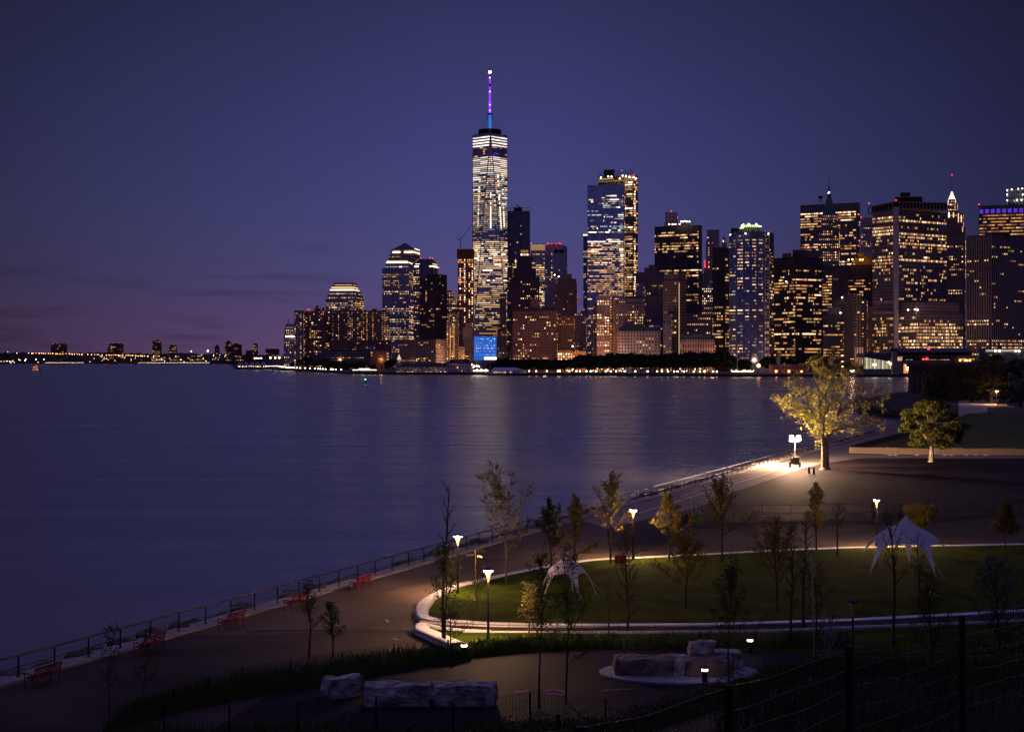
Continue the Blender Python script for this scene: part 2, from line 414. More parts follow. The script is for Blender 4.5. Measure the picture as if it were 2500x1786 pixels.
T("pyramid_office_tower", "tall office tower with a dark green pyramid roof edged in white light", 2960,
  [(949, 1012, 1026, 622), (953.5, 1012, 1024, 610), (954, 1012, 1023.5, 590, .03)],
  ((.16, .14, .17), GLS, 2.9, 3.9, .8), [(622, 900, .42, 'g', 'wadb')], roofmat=mat("roof_copper", (.05, .085, .085), .6),
  strips=[(0, 0, .15, .45, 613.5, 616.5, 'h'), (0, 0, .6, .98, 613.5, 616.5, 'h'), (0, 1, .0, .9, 613.5, 617.5, 'b'), (0, 0, .18, .45, 611, 612, 'w'), (0, 0, .6, .95, 611, 612, 'w'), (1, 1, .0, 1, 606, 607.4, 'h')])
def dome(root, org, feet, Y):
    ft = feet[-1][0]; cx = sum(p[0] for p in ft) / 4; cyy = sum(p[1] for p in ft) / 4; z = feet[-1][2]
    b = MB(); r = 21; b.lathe((cx, cyy, z), [(r * math.cos(a), 9.5 * math.sin(a)) for a in [R(x) for x in range(0, 86, 12)]], 20)
    b.build("dome", mat("dome_copper", (.045, .07, .075), .5), root, org, True)
T("domed_office_tower", "tall office tower with a shallow dark dome over two rings of white light", 2860,
  [(933, 999, 1009, 653.5), (940, 999, 1008, 646), (942, 998, 1007, 638)],
  ((.23, .20, .24), GLS, 2.9, 3.9, .8),
  [(647, 660, .9, 'g', 'ccgh'), (662, 700, .38, 'g', 'awd'), (700, 708, .1, 'g', 'w'), (709, 712, .95, 'g', 'bw'), (712, 722, .5, 'g', 'w'), (722, 748, .08, 'g', 'w'), (748, 752, 1, 'g', 'bh'), (752, 830, .78, 'g', 'wbwgd'), (830, 900, .5, 'g', 'wa')],
  strips=[(2, 0, .02, .98, 638.8, 641.5, 'h'), (2, 1, .05, .95, 639, 641.5, 'b'), (2, 0, .05, .95, 635.8, 636.8, 'b')], extra=dome)
T("flat_roof_office_tower", "dark office tower with a sloping copper roof and red lights, right of the domed tower", 2800,
  [(1009, 1060, 1075, 668), (1012, 1057, 1069, 648), (1014, 1056, 1068, 642), (1014, 1056, 1068, 631, .62)],
  (( .10, .09, .12), GLS, 3, 3.9, .8), [(656, 900, .45, 'g', 'wab', (0, 1024)), (668, 900, .03, 'g', 'w')], roofmat=mat("roof_patina", (.05, .075, .09), .6),
  reds=[(1026, 629), (1050, 629), (1056, 630), (1072, 653)],
  strips=[(1, 0, 0, .22, 648, 651.5, 'h'), (1, 0, .8, 1, 648, 651.5, 'b'), (1, 1, 0, .95, 648, 651.5, 'h'), (2, 0, .0, .25, 643, 644.2, 'h'), (2, 1, .0, .9, 643, 644.2, 'b')])
T("apartment_tower", "tall dark red apartment tower with bay windows, left of the floodlit construction tower", 2420,
  [(1025, 1065, 1091.5, 677), (1042, 1066, 1091.5, 669)], (( .12, .055, .06), (.035, .035, .055), 3.6, 3.05, .55),
  [(668, 740, .10, 'v', 'aawd'), (740, 900, .15, 'g', 'aawd')], cap=100, rel=38)
T("office_block", "pale office block with a red light, behind the dark red apartment tower", 2750, [(1091, 1109, 1109, 709)], (TAN, DG, 3, 3.8, .9), [(712, 900, .5, 'g', 'w')], reds=[(1106, 712.5)], cap=30)
T("office_block", "office block with evenly lit floors, left of the floodlit construction tower", 2650, [(1091, 1118, 1118, 727)], ((.28, .2, .14), DG, 3, 3.7, .8), [(728, 900, .85, 'g', 'wbwa')], cap=100)
T("scaffolded_building", "pale stone building glowing with amber work lights beside the crane tower", 2300, [(1090, 1119, 1119, 785), (1097, 1118, 1118, 763)],
  ((.55, .36, .18), (.22, .12, .05), 2.6, 3.6, .8), [(763, 880, .32, 'v', 'wbya')], cap=80, strips=[(0, 0, .28, .36, 800, 876, 'a'), (0, 0, .6, .66, 790, 870, 'a')])
T("apartment_block", "broad low apartment block with rows of square windows on the waterfront", 2140, [(976, 1064, 1090, 828)],
  ((.21, .15, .15), (.05, .04, .045), 3.8, 3.05, .7), [(829, 900, .17, 'g', 'aawd')], dep=20, rel=20)

# --- floodlit construction tower with crane
def crane(root, org, feet, Y):
    b = MB(); p = lambda x, y: W(x, y, Y + 10)
    b.tube(p(1124, 605), p(1124, 587), .9, .9, 4)
    b.tube(p(1122.5, 586), p(1156, 544), .6, .35, 4); b.tube(p(1125, 583), p(1117, 569), .4, .3, 4); b.tube(p(1122, 586), p(1115.5, 582), .8, .8, 4)
    b.tube(p(1117, 569), p(1150, 551), .12, .12, 3); b.tube(p(1117, 569), p(1115.5, 584), .15, .15, 3)
    b.build("crane", mat("crane_red", (.5, .08, .05), .6), root, org)
    ball("warning_light", p(1156.5, 544), 1.0, RED, root, org)
    c = MB(); ft = feet[0][0]
    a = foot(1115.5, 1158, 1158, Y - 2, 38); c.prism(a, zz(630, Y), zz(608, Y)); c.build("netting", mat("netting", (.30, .15, .03), .9), root, org)
T("construction_tower", "unfinished concrete tower with orange bulb columns, netted top and red crane", 2500, [(1118, 1157, 1157, 609)],
  ((.42, .17, .10), (.16, .06, .04), 2.4, 3.5, .5), [(632, 745, .93, 'g', 'bbh', (1120, 1126)), (632, 790, .9, 'g', 'hhb', (1132, 1137)), (632, 790, .9, 'g', 'hb', (1142, 1148)), (640, 800, .8, 'g', 'bh', (1152, 1157)), (632, 740, .25, 'g', 'o'), (740, 880, .1, 'g', 'da')], extra=crane)
T("office_block", "stepped tan stone tower in front of the construction tower", 2240, [(1130, 1154, 1154, 800), (1136, 1153, 1153, 788)], (TAN, (.12, .08, .05), 2.6, 3.5, 1.0), [(790, 880, .03, 'g', 'a')], cap=10)
T("office_block", "small ribbed tan block at the foot of the construction tower", 2200, [(1119, 1134, 1134, 846)], ((.45, .31, .19), (.25, .16, .09), 30, 3.2, .5), [], cap=0)

# --- the tallest tower: square base, square top turned by 45 degrees
def one_tower():
    Y = 2932; cx = (1196 - 1250) / F * Y; zb, zt = 60.0, zz(325, 2905); al = math.atan(cx / Y)
    root = thing("glass_skyscraper", (cx, Y, GZ), "the tallest skyscraper, tapering glass facets lit floor by floor, with a violet mast", "skyscraper")
    org = (cx, Y, GZ)
    B = [(cx + 45.3 * math.cos(R(a) - al * 0 + R(3)), Y + 45.3 * math.sin(R(a) + R(3))) for a in (225, 315, 45, 135)]
    Tp = [(cx + 31.8 * math.cos(R(a) + R(3)), Y + 31.8 * math.sin(R(a) + R(3))) for a in (270, 0, 90, 180)]   # Tp[i] between B[i] and B[i+1]
    b = MB(); b.prism(B, GZ, zb, 0, uv=True)
    for i in range(4):
        p, q, t = B[i], B[(i + 1) % 4], Tp[i]; H = zt - zb
        b.face([(*p, zb), (*q, zb), (*t, zt)], 0, [(0, 0), (64, 0), (32, H)])
        t0 = Tp[i - 1]; b.face([(*p, zb), (*t, zt), (*t0, zt)], 0, [(32, 0), (60, H), (0, H)])
    b.face([(*t, zt) for t in Tp], 1)
    for i in range(4):
        p = B[i]; t0, t1 = Tp[i - 1], Tp[i]
        for t in (t0, t1):
            b.tube((*p, zb), (*t, zt), .8, .8, 4, 2)
    b.build("tower_body", [facade((.16, .155, .20), (.42, .42, .52), 1.6, 3.75, .3, .35, .12), ROOF, mat("steel_edge", (.35, .33, .4), .3, .6)], root, org)
    rnd = random.Random(5); segs = []
    def ring(z):
        t = (z - zb) / (zt - zb); pts = []
        l = lambda a, c: (a[0] + (c[0] - a[0]) * t, a[1] + (c[1] - a[1]) * t)
        # facets that face the water, left to right
        return [(l(B[0], Tp[3]), l(B[0], Tp[0])), (l(B[0], Tp[0]), l(B[1], Tp[0])), (l(B[1], Tp[0]), l(B[1], Tp[1]))]
    z = zb + 2; rows = []
    while z < zt - 5:
        py = HOR - (z - CZ) * F / 2905
        pitch = 3.75
        if 333 < py < 358: pitch = 5.2
        elif 384 <= py < 424: pitch = 3.6
        rows.append((z, py)); z += pitch
    for z, py in rows:
        rr = ring(z)
        for fi, (p, q) in enumerate(rr):
            wd = math.hypot(q[0] - p[0], q[1] - p[1])
            if wd < 3: continue
            if 333 < py < 358: pr, pal, h, full = 1, ('l', 'l+'), 1.5, True
            elif 358 <= py < 384: pr, pal, h, full = .22, 'adpw', 1.6, False
            elif 384 <= py < 424: pr, pal, h, full = 1, ('l', 'l-', 'l'), 1.35, True
            elif 424 <= py < 470: pr, pal, h, full = .86, ('g', 'c-', 'l', 'w', 'l-', 'g-', 'c'), 1.7, False
            elif 470 <= py < 505: pr, pal, h, full = .88, ('w', 'l-', 'g', 'c-', 'l', 'g-'), 1.7, False
            elif 505 <= py < 556: pr, pal, h, full = .95, ('g', 'g-', 'c-', 'w-', 'g'), 1.9, False
            elif 556 <= py < 590: pr, pal, h, full = .55, ('c-', 'g-', 'd', 'w-'), 1.6, False
            elif 590 <= py < 690: pr, pal, h, full = .80, ('b', 'w', 'h-', 'b-', 'h', 'y', 'g'), 1.6, False
            elif 690 <= py < 780: pr, pal, h, full = .72, ('w', 'w-', 'b-', 'y', 'h-', 'y-'), 1.6, False
            else: pr, pal, h, full = .55, ('w', 'a', 'y', 'b-', 'y-'), 1.5, False
            nx, ny = (q[1] - p[1]) / wd, -(q[0] - p[0]) / wd
            u = 1.0
            while u < wd - 2:
                run = (wd / 2 - 1.3) if full else max(2.5, rnd.expovariate(1 / 8.0)); run = min(run, wd - 1 - u)
                if run < 1: break
                if rnd.random() < pr:
                    a = (p[0] + (q[0] - p[0]) * u / wd, p[1] + (q[1] - p[1]) * u / wd); c = (p[0] + (q[0] - p[0]) * (u + run) / wd, p[1] + (q[1] - p[1]) * (u + run) / wd)
                    segs.append((a, c, nx, ny, z, h, rnd.choice(pal), run))
                u += run + (.8 if full else rnd.choice((.8, .8, 3)))
            if 424 < py < 560:           # bright work lamps in stacks down the middle of each facet
                for f_ in ((.5,) if fi == 1 else (.25, .6) if fi == 2 else (.5,)):
                    if rnd.random() < (.8 if py > 505 else .4):
                        a = (p[0] + (q[0] - p[0]) * (f_ - .03), p[1] + (q[1] - p[1]) * (f_ - .03)); c = (p[0] + (q[0] - p[0]) * (f_ + .03) + .5, p[1] + (q[1] - p[1]) * (f_ + .03))
                        segs.append((a, c, nx, ny, z, 2.3, 'h', 0))
    segs.sort(key=lambda s: -s[7])
    def one(b, s, mi=0):
        a, c, nx, ny, z, h, k, _ = s; e = .9
        b.prism([(a[0] + nx * e, a[1] + ny * e), (c[0] + nx * e, c[1] + ny * e), c, a], z - h / 2, z + h / 2, mi)
    for s in segs[:CAP]:
        b = MB(); one(b, s); b.build("lit_floor", WIN[s[6]], root, org)
    b = MB()
    for s in segs[CAP:]: one(b, s, WK.index(s[6]))
    b.build("distant_windows", [WIN[k] for k in WK], root, org)["kind"] = "stuff"
    # podium: blue screen face with small lights, white entrance
    fr = (B[0], B[1]); wd = math.hypot(fr[1][0] - fr[0][0], fr[1][1] - fr[0][1]); nx, ny = (fr[1][1] - fr[0][1]) / wd, -(fr[1][0] - fr[0][0]) / wd
    P_ = lambda u, e: (fr[0][0] + (fr[1][0] - fr[0][0]) * u + nx * e, fr[0][1] + (fr[1][1] - fr[0][1]) * u + ny * e)
    s = MB(); s.prism([P_(.0, .5), P_(.67, .5), P_(.67, 0), P_(0, 0)], zz(879, 2900), zz(821, 2900)); s.build("blue_screen", WIN['k'], root, org)
    s = MB(); s.prism([P_(.32, 1.2), P_(.67, 1.2), P_(.67, .5), P_(.32, .5)], zz(877.5, 2900), zz(871.5, 2900)); s.build("entrance_light", WIN['h'], root, org)
    outw = []
    for yy, p in ((827, .8), (832, .8), (837.5, .6), (843, .8), (849, .9), (851, .8), (857, .9), (860, .5), (866, .9)):
        for k in range(13):
            if rnd.random() < p:
                u = .05 + k * .047 + rnd.uniform(-.01, .01); q = P_(u, .5); outw.append((q[0], q[1], zz(yy, 2900), math.atan2(-nx, ny) * 0 + math.atan2(fr[1][1] - fr[0][1], fr[1][0] - fr[0][0]), 1.3, 1.0, rnd.choice('hgc')))
    put_windows(outw, root, org, 100)
    # ring, mast, stays, beacon
    z0 = zt; c = (cx, Y, z0)
    r = MB()
    for dz, rad in ((1.5, 23), (5.0, 21.5), (8.5, 21.5)):
        r.lathe((cx, Y, z0 + dz), [(rad - 3, 0), (rad, 0), (rad, 1.0), (rad - 3, 1.0)], 24)
    for k in range(12): a = R(30 * k); r.tube((cx + 20 * math.cos(a), Y + 20 * math.sin(a), z0), (cx + 20 * math.cos(a), Y + 20 * math.sin(a), z0 + 9), .5)
    r.build("communication_ring", DARK, root, org)
    zf = lambda y: zz(y, 2905)
    vio = emat("mast_violet", (.20, .03, .95), 1.6); blu = emat("mast_blue", (.02, .22, .75), .9); pnk = emat("mast_pink", (.8, .3, 1), 4)
    m_ = MB(); m_.lathe((cx, Y, 0), [(2.9, z0), (2.6, zf(274))], 8); m_.build("mast_base", blu, root, org)
    m_ = MB(); m_.lathe((cx, Y, 0), [(5, zf(275)), (5, zf(271.5))], 10); m_.build("collar", DARK, root, org)
    ys = [(271, 243), (242, 221), (220, 207), (198, 191), (190, 181)]
    for i, (a, d) in enumerate(ys):
        s = MB(); s.lathe((cx, Y, 0), [(2.5 - i * .3, zf(a)), (2.1 - i * .3, zf(d)), (3.2 - i * .3, zf(d) + .1), (3.2 - i * .3, zf(d) + .7)], 8); s.build("mast_section", vio, root, org)
    s = MB(); s.lathe((cx, Y, 0), [(1.2, zf(207)), (1.2, zf(198))], 8); s.lathe((cx, Y, 0), [(.9, zf(181)), (.4, zf(158))], 6); s.build("mast_top", DARK, root, org)
    for y_ in (184.5, 218.5, 251, 265): ball("mast_lamp", (cx, Y - 3, zf(y_)), 1.5, pnk, root, org)
    ball("beacon", (cx, Y - 1, zf(170)), 3.0, WHT, root, org)
    st = MB()
    for k in range(6): a = R(60 * k + 20); st.tube((cx + 17 * math.cos(a), Y + 17 * math.sin(a), z0 + 8), (cx + 3 * math.cos(a), Y + 3 * math.sin(a), zf(274)), .25)
    st.build("stay_cables", mat("cable", (.12, .12, .15), .5), root, org)
one_tower()

# --- behind and right of it
def frame_top(root, org, feet, Y):
    b = MB(); ft = feet[-1][0]; z = feet[-1][2]
    for k in range(9):
        u = k / 8; x = ft[0][0] + (ft[1][0] - ft[0][0]) * u; y = ft[0][1] + (ft[1][1] - ft[0][1]) * u
        b.tube((x, y, z), (x, y, z + 6.5), .4, .4, 4)
    b.tube((*ft[0], z + 6.5), (*ft[1], z + 6.5), .5, .5, 4); b.tube((*ft[1], z + 6.5), (*ft[2], z + 6.5), .5, .5, 4)
    c = W(1262, 503, Y + 10); b.tube(c, W(1270, 506, Y + 10), .9, .9, 4); b.tube(W(1258, 499.5, Y + 10), W(1272, 506, Y + 10), .7, .7, 4)
    b.box((c[0] + 2, c[1], z + 3), (16, 14, 8)); b.build("roof_frame", DARK, root, org)
T("dark_skyscraper", "dark unfinished skyscraper close behind the tallest tower, open frame on its roof", 3050, [(1239, 1294, 1294, 515)],
  ((.07, .065, .08), (.12, .12, .17), 3.5, 4.0, .35, .6, .2), [(515, 560, .02, 'g', 'd'), (560, 605, .02, 'g', 'wa'), (605, 760, .55, 'g', 'wba', (1257, 1262)), (605, 900, .05, 'r', 'wa')],
  extra=frame_top, cap=60, whites=())
T("brick_sliver_tower", "narrow dark brick tower standing before the tallest tower's right side", 2300, [(1214, 1237, 1237, 789), (1220, 1236, 1236, 718)], ((.12, .07, .06), DG, 2.6, 3.3, .7), [(718, 880, .12, 'g', 'aw')], cap=40)
T("narrow_tower", "very narrow dark tower with stacked amber rooms, right of the tallest tower", 2330, [(1238, 1252, 1252, 640)], ((.15, .11, .11), (.04, .03, .04), 3.2, 3.6, .6), [(640, 880, .28, 'g', 'aaw')], cap=60)
def lantern(root, org, feet, Y):
    ft = feet[-1][0]; outw = []
    a, c = ft[0], ft[1]
    for k in range(5):
        u = (k + .5) / 5; x = a[0] + (c[0] - a[0]) * u; y = a[1] + (c[1] - a[1]) * u
        outw.append((x, y, zz(621, Y), math.atan2(c[1] - a[1], c[0] - a[0]), 2.0, 3.2, 'h')); outw.append((x, y, zz(613, Y), math.atan2(c[1] - a[1], c[0] - a[0]), 1.3, 5.5, 'a'))
    put_windows(outw, root, org, 100)
T("stepped_dark_tower", "dark stepped brick tower with a glowing orange lantern on top", 2280,
  [(1246, 1317, 1317, 677), (1256, 1309, 1309, 655), (1265, 1299, 1299, 626), (1271, 1290, 1290, 606)], ((.09, .05, .055), (.05, .035, .04), 2.9, 3.4, .7),
  [(688, 695, .5, 'g', 'wb', (1270, 1300)), (700, 732, .22, 'g', 'wba'), (740, 760, .1, 'g', 'wa')], extra=lantern, cap=100)
T("glass_office_tower", "lit office tower with a glowing white top storey, right of the dark stepped tower", 2700, [(1296, 1331, 1331, 596)],
  ((.28, .24, .2), GLS, 2.4, 3.8, .6), [(598, 611, .9, 'f', 'gc'), (611, 760, .8, 'r', 'ywbw')], strips=[(0, 0, 0, 1, 599, 611, 'd')], cap=100)
def pent(root, org, feet, Y): pass
T("pale_office_tower", "pale office tower with red roof lights and two dark square openings near its top", 2650, [(1331, 1379, 1385, 599)],
  ((.30, .27, .31), GLS, 3.2, 3.9, .9), [(615, 680, .55, 'g', 'wb', (1344, 1349)), (640, 700, .12, 'g', 'wa')], ph=[(1336, 1372, 594)],
  reds=[(1297, 594), (1337, 594.5), (1340, 595), (1347, 595), (1357, 595), (1365, 594), (1369, 595)], cap=50,
  extra=lambda r, o, f, Y: (lambda b: b.build("dark_opening", DARK, r, o))((lambda b: (b.prism(foot(1353, 1364, 1364, Y - .6, 1), zz(616, Y), zz(609, Y)), b.prism(foot(1366, 1377, 1377, Y - .6, 1), zz(616, Y), zz(609, Y)), b)[2])(MB())))
T("slim_stone_tower", "slim pinkish stone tower with white lights on its roof, left of the brown setback tower", 2350, [(1341, 1360, 1360, 678)], ((.33, .22, .19), DG, 2.8, 3.5, .8), [(680, 800, .08, 'g', 'wa')], whites=[(1354, 671), (1364, 675)], cap=20)
T("setback_stone_tower", "brown stone setback tower with a dark upper block, mid skyline", 2200, [(1360, 1409, 1409, 692), (1362, 1407, 1407, 680), (1372, 1396, 1396, 668)],
  ((.27, .14, .10), (.04, .025, .025), 2.7, 3.5, .75), [(696, 760, .3, 'g', 'waba', (1382, 1400)), (690, 880, .12, 'g', 'aaw')], cap=100)
T("stepped_stone_block", "brown stepped stone block at the right foot of the setback tower", 2120, [(1398, 1432, 1432, 790), (1402, 1428, 1428, 764), (1418, 1424, 1424, 758)],
  ((.28, .16, .12), DG, 2.8, 3.5, .8), [(764, 880, .2, 'g', 'aawb')], cap=60)
T("long_stone_block", "wide brown stone office block with rows of paired windows, above the white pavilion", 2040, [(1252, 1360, 1360, 758)],
  ((.20, .11, .095), (.035, .025, .03), 3.1, 3.6, .8), [(762, 770, .3, 'g', 'awb'), (770, 840, .2, 'g', 'awb'), (840, 850, .5, 'g', 'wb'), (850, 880, .35, 'g', 'wab')], ph=[(1296, 1318, 732), (1322, 1352, 745), (1301, 1312, 728)], cap=100)
T("stone_wing", "brown stone wing with dim windows between the long block and the tall glass tower", 2060, [(1360, 1402, 1402, 770)], ((.25, .13, .095), (.035, .025, .03), 2.8, 3.5, .75), [(772, 880, .24, 'g', 'aaw')], cap=80)
T("orange_low_building", "low building glowing orange, with big square windows above the trees", 1980, [(1361, 1431, 1431, 857), (1361, 1396, 1396, 854.5)], ((.55, .24, .08), (.2, .09, .04), 3.2, 3.4, .7), [(857, 880, .9, 'g', 'bh', (1363, 1396))],
  whites=[(1398, 845)], cap=60)

# --- pair of tall glass towers mid right
def rig(root, org, feet, Y):
    b = MB(); ft = feet[-1][0]; z = feet[-1][2]
    for k in range(14):
        u = k / 13; x = ft[0][0] + (ft[1][0] - ft[0][0]) * u; y = ft[0][1] + (ft[1][1] - ft[0][1]) * u
        b.tube((x, y, z), (x, y, z + (8 if k % 3 else 12)), .3, .3, 4)
    b.tube((*ft[0], z + 8), (*ft[1], z + 8), .35, .35, 4); b.tube((*ft[0], z + 4), (*ft[1], z + 4), .35, .35, 4)
    b.box((W(1487, 424, Y + 12)[0], Y + 12, z + 4), (18, 10, 12)); b.build("roof_frame", DARK, root, org)
    for x, y in ((1485, 431), (1493, 431), (1513, 436), (1520, 429), (1528, 430), (1537, 432), (1547, 433), (1552, 436), (1467, 434)): ball("work_light", W(x, y, Y - 3), 1.3, WHT, root, org)
T("construction_skyscraper", "unfinished skyscraper with two columns of blazing work lights, behind the blue glass tower", 2720, [(1461, 1546, 1557.5, 427)],
  ((.30, .17, .10), (.13, .08, .055), 3.0, 4.1, .5),
  [(428, 447, .75, 'f', 'ywa'), (447, 760, 1, 'f', 'hhb', (1534, 1541), (0,)), (447, 760, .7, 'g', 'wya', (1524, 1546), (0,)), (447, 760, 1, 'g', 'bhh', (1547, 1552), (1,)), (447, 760, .5, 'g', 'wa', None, (1,))],
  extra=rig, reds=[(1518, 416.5), (1547, 428)], rel=25)
T("blue_glass_tower", "tall blue glass tower with evening work lamps above and bright floors below", 2550, [(1434, 1525, 1525, 451.5)],
  ((.13, .15, .22), (.46, .50, .68), 1.9, 3.1, .3, .3, .14),
  [(474, 500, .5, 'r', 'ghg', (1468, 1526)), (474, 500, .4, 'r', 'gh', (1440, 1455)), (500, 540, .55, 'r', 'gchc', (1440, 1454)), (500, 540, .55, 'r', 'ghc', (1474, 1492)), (500, 540, .6, 'r', 'ghc', (1506, 1524)), (540, 568, .45, 'r', 'gch'), (568, 585, .02, 'r', 'g'), (585, 655, .72, 'f', 'wbhyw'), (655, 720, .6, 'f', 'ywwa'), (720, 760, .45, 'r', 'waa'), (760, 880, .3, 'g', 'wad')], cap=100)
T("glass_wing", "narrow glass wing at the left edge of the blue glass tower, bright roof edge", 2560, [(1424, 1434.5, 1434.5, 573)], ((.10, .11, .16), (.08, .10, .16), 2.2, 4.1, .3, .3, .15), [(585, 800, .25, 'g', 'ga')], strips=[(0, 0, 0, 1, 572, 575, 'h')], cap=40)

# --- between glass tower and black tower
T("lit_stone_tower", "pale stone tower with paired bright windows, before the blue glass tower", 2000, [(1457, 1491, 1491, 721)], ((.42, .25, .16), DG, 3.2, 3.5, .8), [(724, 860, .68, 'g', 'bwh')], cap=100)
T("dark_sliver_block", "thin dark block at the left foot of the blue glass tower", 2020, [(1447, 1458, 1458, 739)], ((.09, .06, .06), DG, 2.8, 3.5, .7), [(745, 870, .15, 'g', 'wa')], cap=30)
T("brick_side_block", "plain red brown brick flank between two lit stone towers", 2010, [(1490, 1512, 1512, 730)], ((.30, .15, .09), (.08, .04, .03), 5, 3.6, 1.2), [(740, 870, .02, 'g', 'a')], cap=10)
T("green_roof_block", "stone office block with a green roof and bright paired windows", 1990, [(1504, 1573, 1573, 740), (1510, 1572, 1572, 728), (1524, 1571, 1571, 722, .9)], ((.26, .17, .14), DG, 2.9, 3.5, .75),
  [(728, 790, .30, 'g', 'wbga', (1504, 1545)), (742, 790, .55, 'g', 'wba', (1545, 1573)), (728, 880, .12, 'g', 'wa')], roofmat=mat("green_roof", (.05, .10, .08), .7), cap=100)
T("dark_stone_block", "dark stone block with a black hipped roof and few lights", 2005, [(1573, 1619, 1619, 722), (1584, 1610, 1610, 713, .6)], ((.16, .11, .12), (.035, .028, .035), 2.9, 3.5, .8), [(722, 870, .05, 'g', 'wap')], cap=30)
T("arched_white_building", "white low building with arched windows and a green mansard roof above the trees", 1960, [(1508, 1612, 1612, 808), (1509, 1611, 1611, 799, .93)], ((.30, .25, .26), (.05, .04, .045), 3.8, 3.9, 1.0),
  [(808, 880, .16, 'g', 'wbad')], roofmat=mat("mansard_green", (.06, .12, .10), .7), cap=60)
T("stepped_brick_tower", "dark brick tower with battlement roofline behind the green roofed block", 2180, [(1554, 1624, 1624, 664), (1573, 1605, 1605, 653), (1584, 1598, 1598, 646)], ((.15, .085, .075), DG, 2.8, 3.5, .75), [(664, 720, .32, 'g', 'wab')], cap=80)
T("low_stepped_block", "grey stepped block at the left foot of the battlemented brick tower", 2150, [(1553, 1575, 1575, 704), (1555, 1572, 1572, 690)], ((.28, .24, .27), DG, 3, 3.5, .8), [(690, 740, .2, 'g', 'wa')], cap=20)
T("pilaster_tower", "tan tower with one bright vertical pilaster and stacked lit bays", 1950, [(1619, 1657, 1676, 684), (1622, 1657, 1675, 662)], ((.27, .19, .14), (.05, .04, .04), 3.2, 3.6, .7),
  [(663, 670, .95, 'f', 'bw', None, (0,)), (684, 860, .62, 'r', 'wba', (1644, 1656), (0,)), (684, 860, .15, 'g', 'wa', None, (0,)), (690, 860, .05, 'g', 'a')], strips=[(0, 1, .0, .07, 690, 865, 'y')], cap=100, rel=30)  # the pilaster's brightness is a glowing strip, though it is no lamp
T("low_grey_block", "grey block with small windows at the left foot of the pilaster tower", 1935, [(1619, 1640, 1640, 786), (1622, 1640, 1640, 765)], ((.27, .23, .21), DG, 3.4, 3.3, .8), [(766, 870, .14, 'g', 'wa')], cap=20)

# --- black slab tower
T("cream_stone_crown", "pale stone tower top with a red light rising behind the black slab tower", 2700, [(1622, 1655, 1655, 543), (1624, 1654, 1654, 518)], ((.50, .38, .28), (.05, .04, .04), 5.5, 6, 1.6), [(518, 548, .35, 'g', 'bw')], reds=[(1638, 515)], cap=20)
T("black_slab_tower", "massive black slab office tower with long rows of amber windows", 2300, [(1598, 1707, 1714, 549)], (BLK, (.03, .026, .03), 2.1, 4.0, .55, .5, .2),
  [(563, 572, .25, 'r', 'aw'), (572, 642, .48, 'r', 'awwb', None, (0,)), (642, 656, .0, 'r', 'a'), (656, 662, .9, 'f', 'wb'), (662, 745, .5, 'r', 'aaw', None, (0,))], cap=100, rel=20,
  ph=[(1658, 1684, 543)], whites=[(1663, 541), (1667, 541), (1672, 540), (1677, 541), (1683, 541), (1634, 547.5), (1642, 547.5), (1649, 547.5), (1659, 547)])
T("curved_stone_block", "broad curved stone block with dim rows of windows behind the trees", 1980, [(1677, 1740, 1740, 766)], ((.24, .17, .16), (.04, .03, .035), 2.7, 3.6, .8), [(768, 780, .2, 'g', 'w'), (780, 840, .22, 'g', 'wab')], cap=60)
T("columned_custom_building", "low grand stone building with a green copper roof and columns behind the park", 1880, [(1659, 1745, 1745, 828), (1664, 1744, 1744, 818, .9)], ((.27, .18, .18), (.04, .035, .05), 3.0, 7.0, .9), [(830, 870, .06, 'g', 'cd')], roofmat=mat("copper_green", (.08, .15, .14), .7), cap=30)
T("art_deco_tower", "tall pale art deco stone tower with a blunt top, right of the black slab", 2350, [(1709, 1757, 1757, 668), (1718, 1757, 1757, 654), (1723.5, 1757, 1757, 588), (1726, 1756, 1756, 560)], ((.34, .25, .22), (.05, .04, .045), 2.8, 3.6, .9),
  [(575, 660, .75, 'g', 'bw', (1727, 1731)), (575, 640, .3, 'g', 'wa', (1735, 1742)), (660, 700, .1, 'g', 'w'), (700, 735, .6, 'g', 'bh'), (735, 765, .4, 'g', 'wb')], reds=[(1720.5, 637), (1720.5, 642), (1720.5, 647), (1720.5, 651)], cap=80)
T("lantern_spire_tower", "small green spire with glowing lantern windows between two dark towers", 2500, [(1757, 1776, 1776, 602), (1762, 1774, 1774, 592), (1764, 1771, 1771, 580), (1764.5, 1770.5, 1770.5, 571, .1)], ((.28, .25, .2), DG, 2.4, 5, .6), [(575, 600, .9, 'g', 'bh')], roofmat=mat("spire_green", (.1, .2, .16), .6), cap=20)
T("dark_office_tower", "dark plain office tower left of the curved blue glass tower", 2000, [(1739, 1770, 1780, 604)], ((.06, .045, .052), (.06, .045, .055), 3.2, 3.8, .6, .6, .25), [(628, 760, .10, 'g', 'wa', None, (0,)), (628, 870, .5, 'g', 'wa', None, (1,)), (805, 826, .85, 'f', 'hgw', None, (0,)), (760, 870, .2, 'g', 'wa')], rel=30)

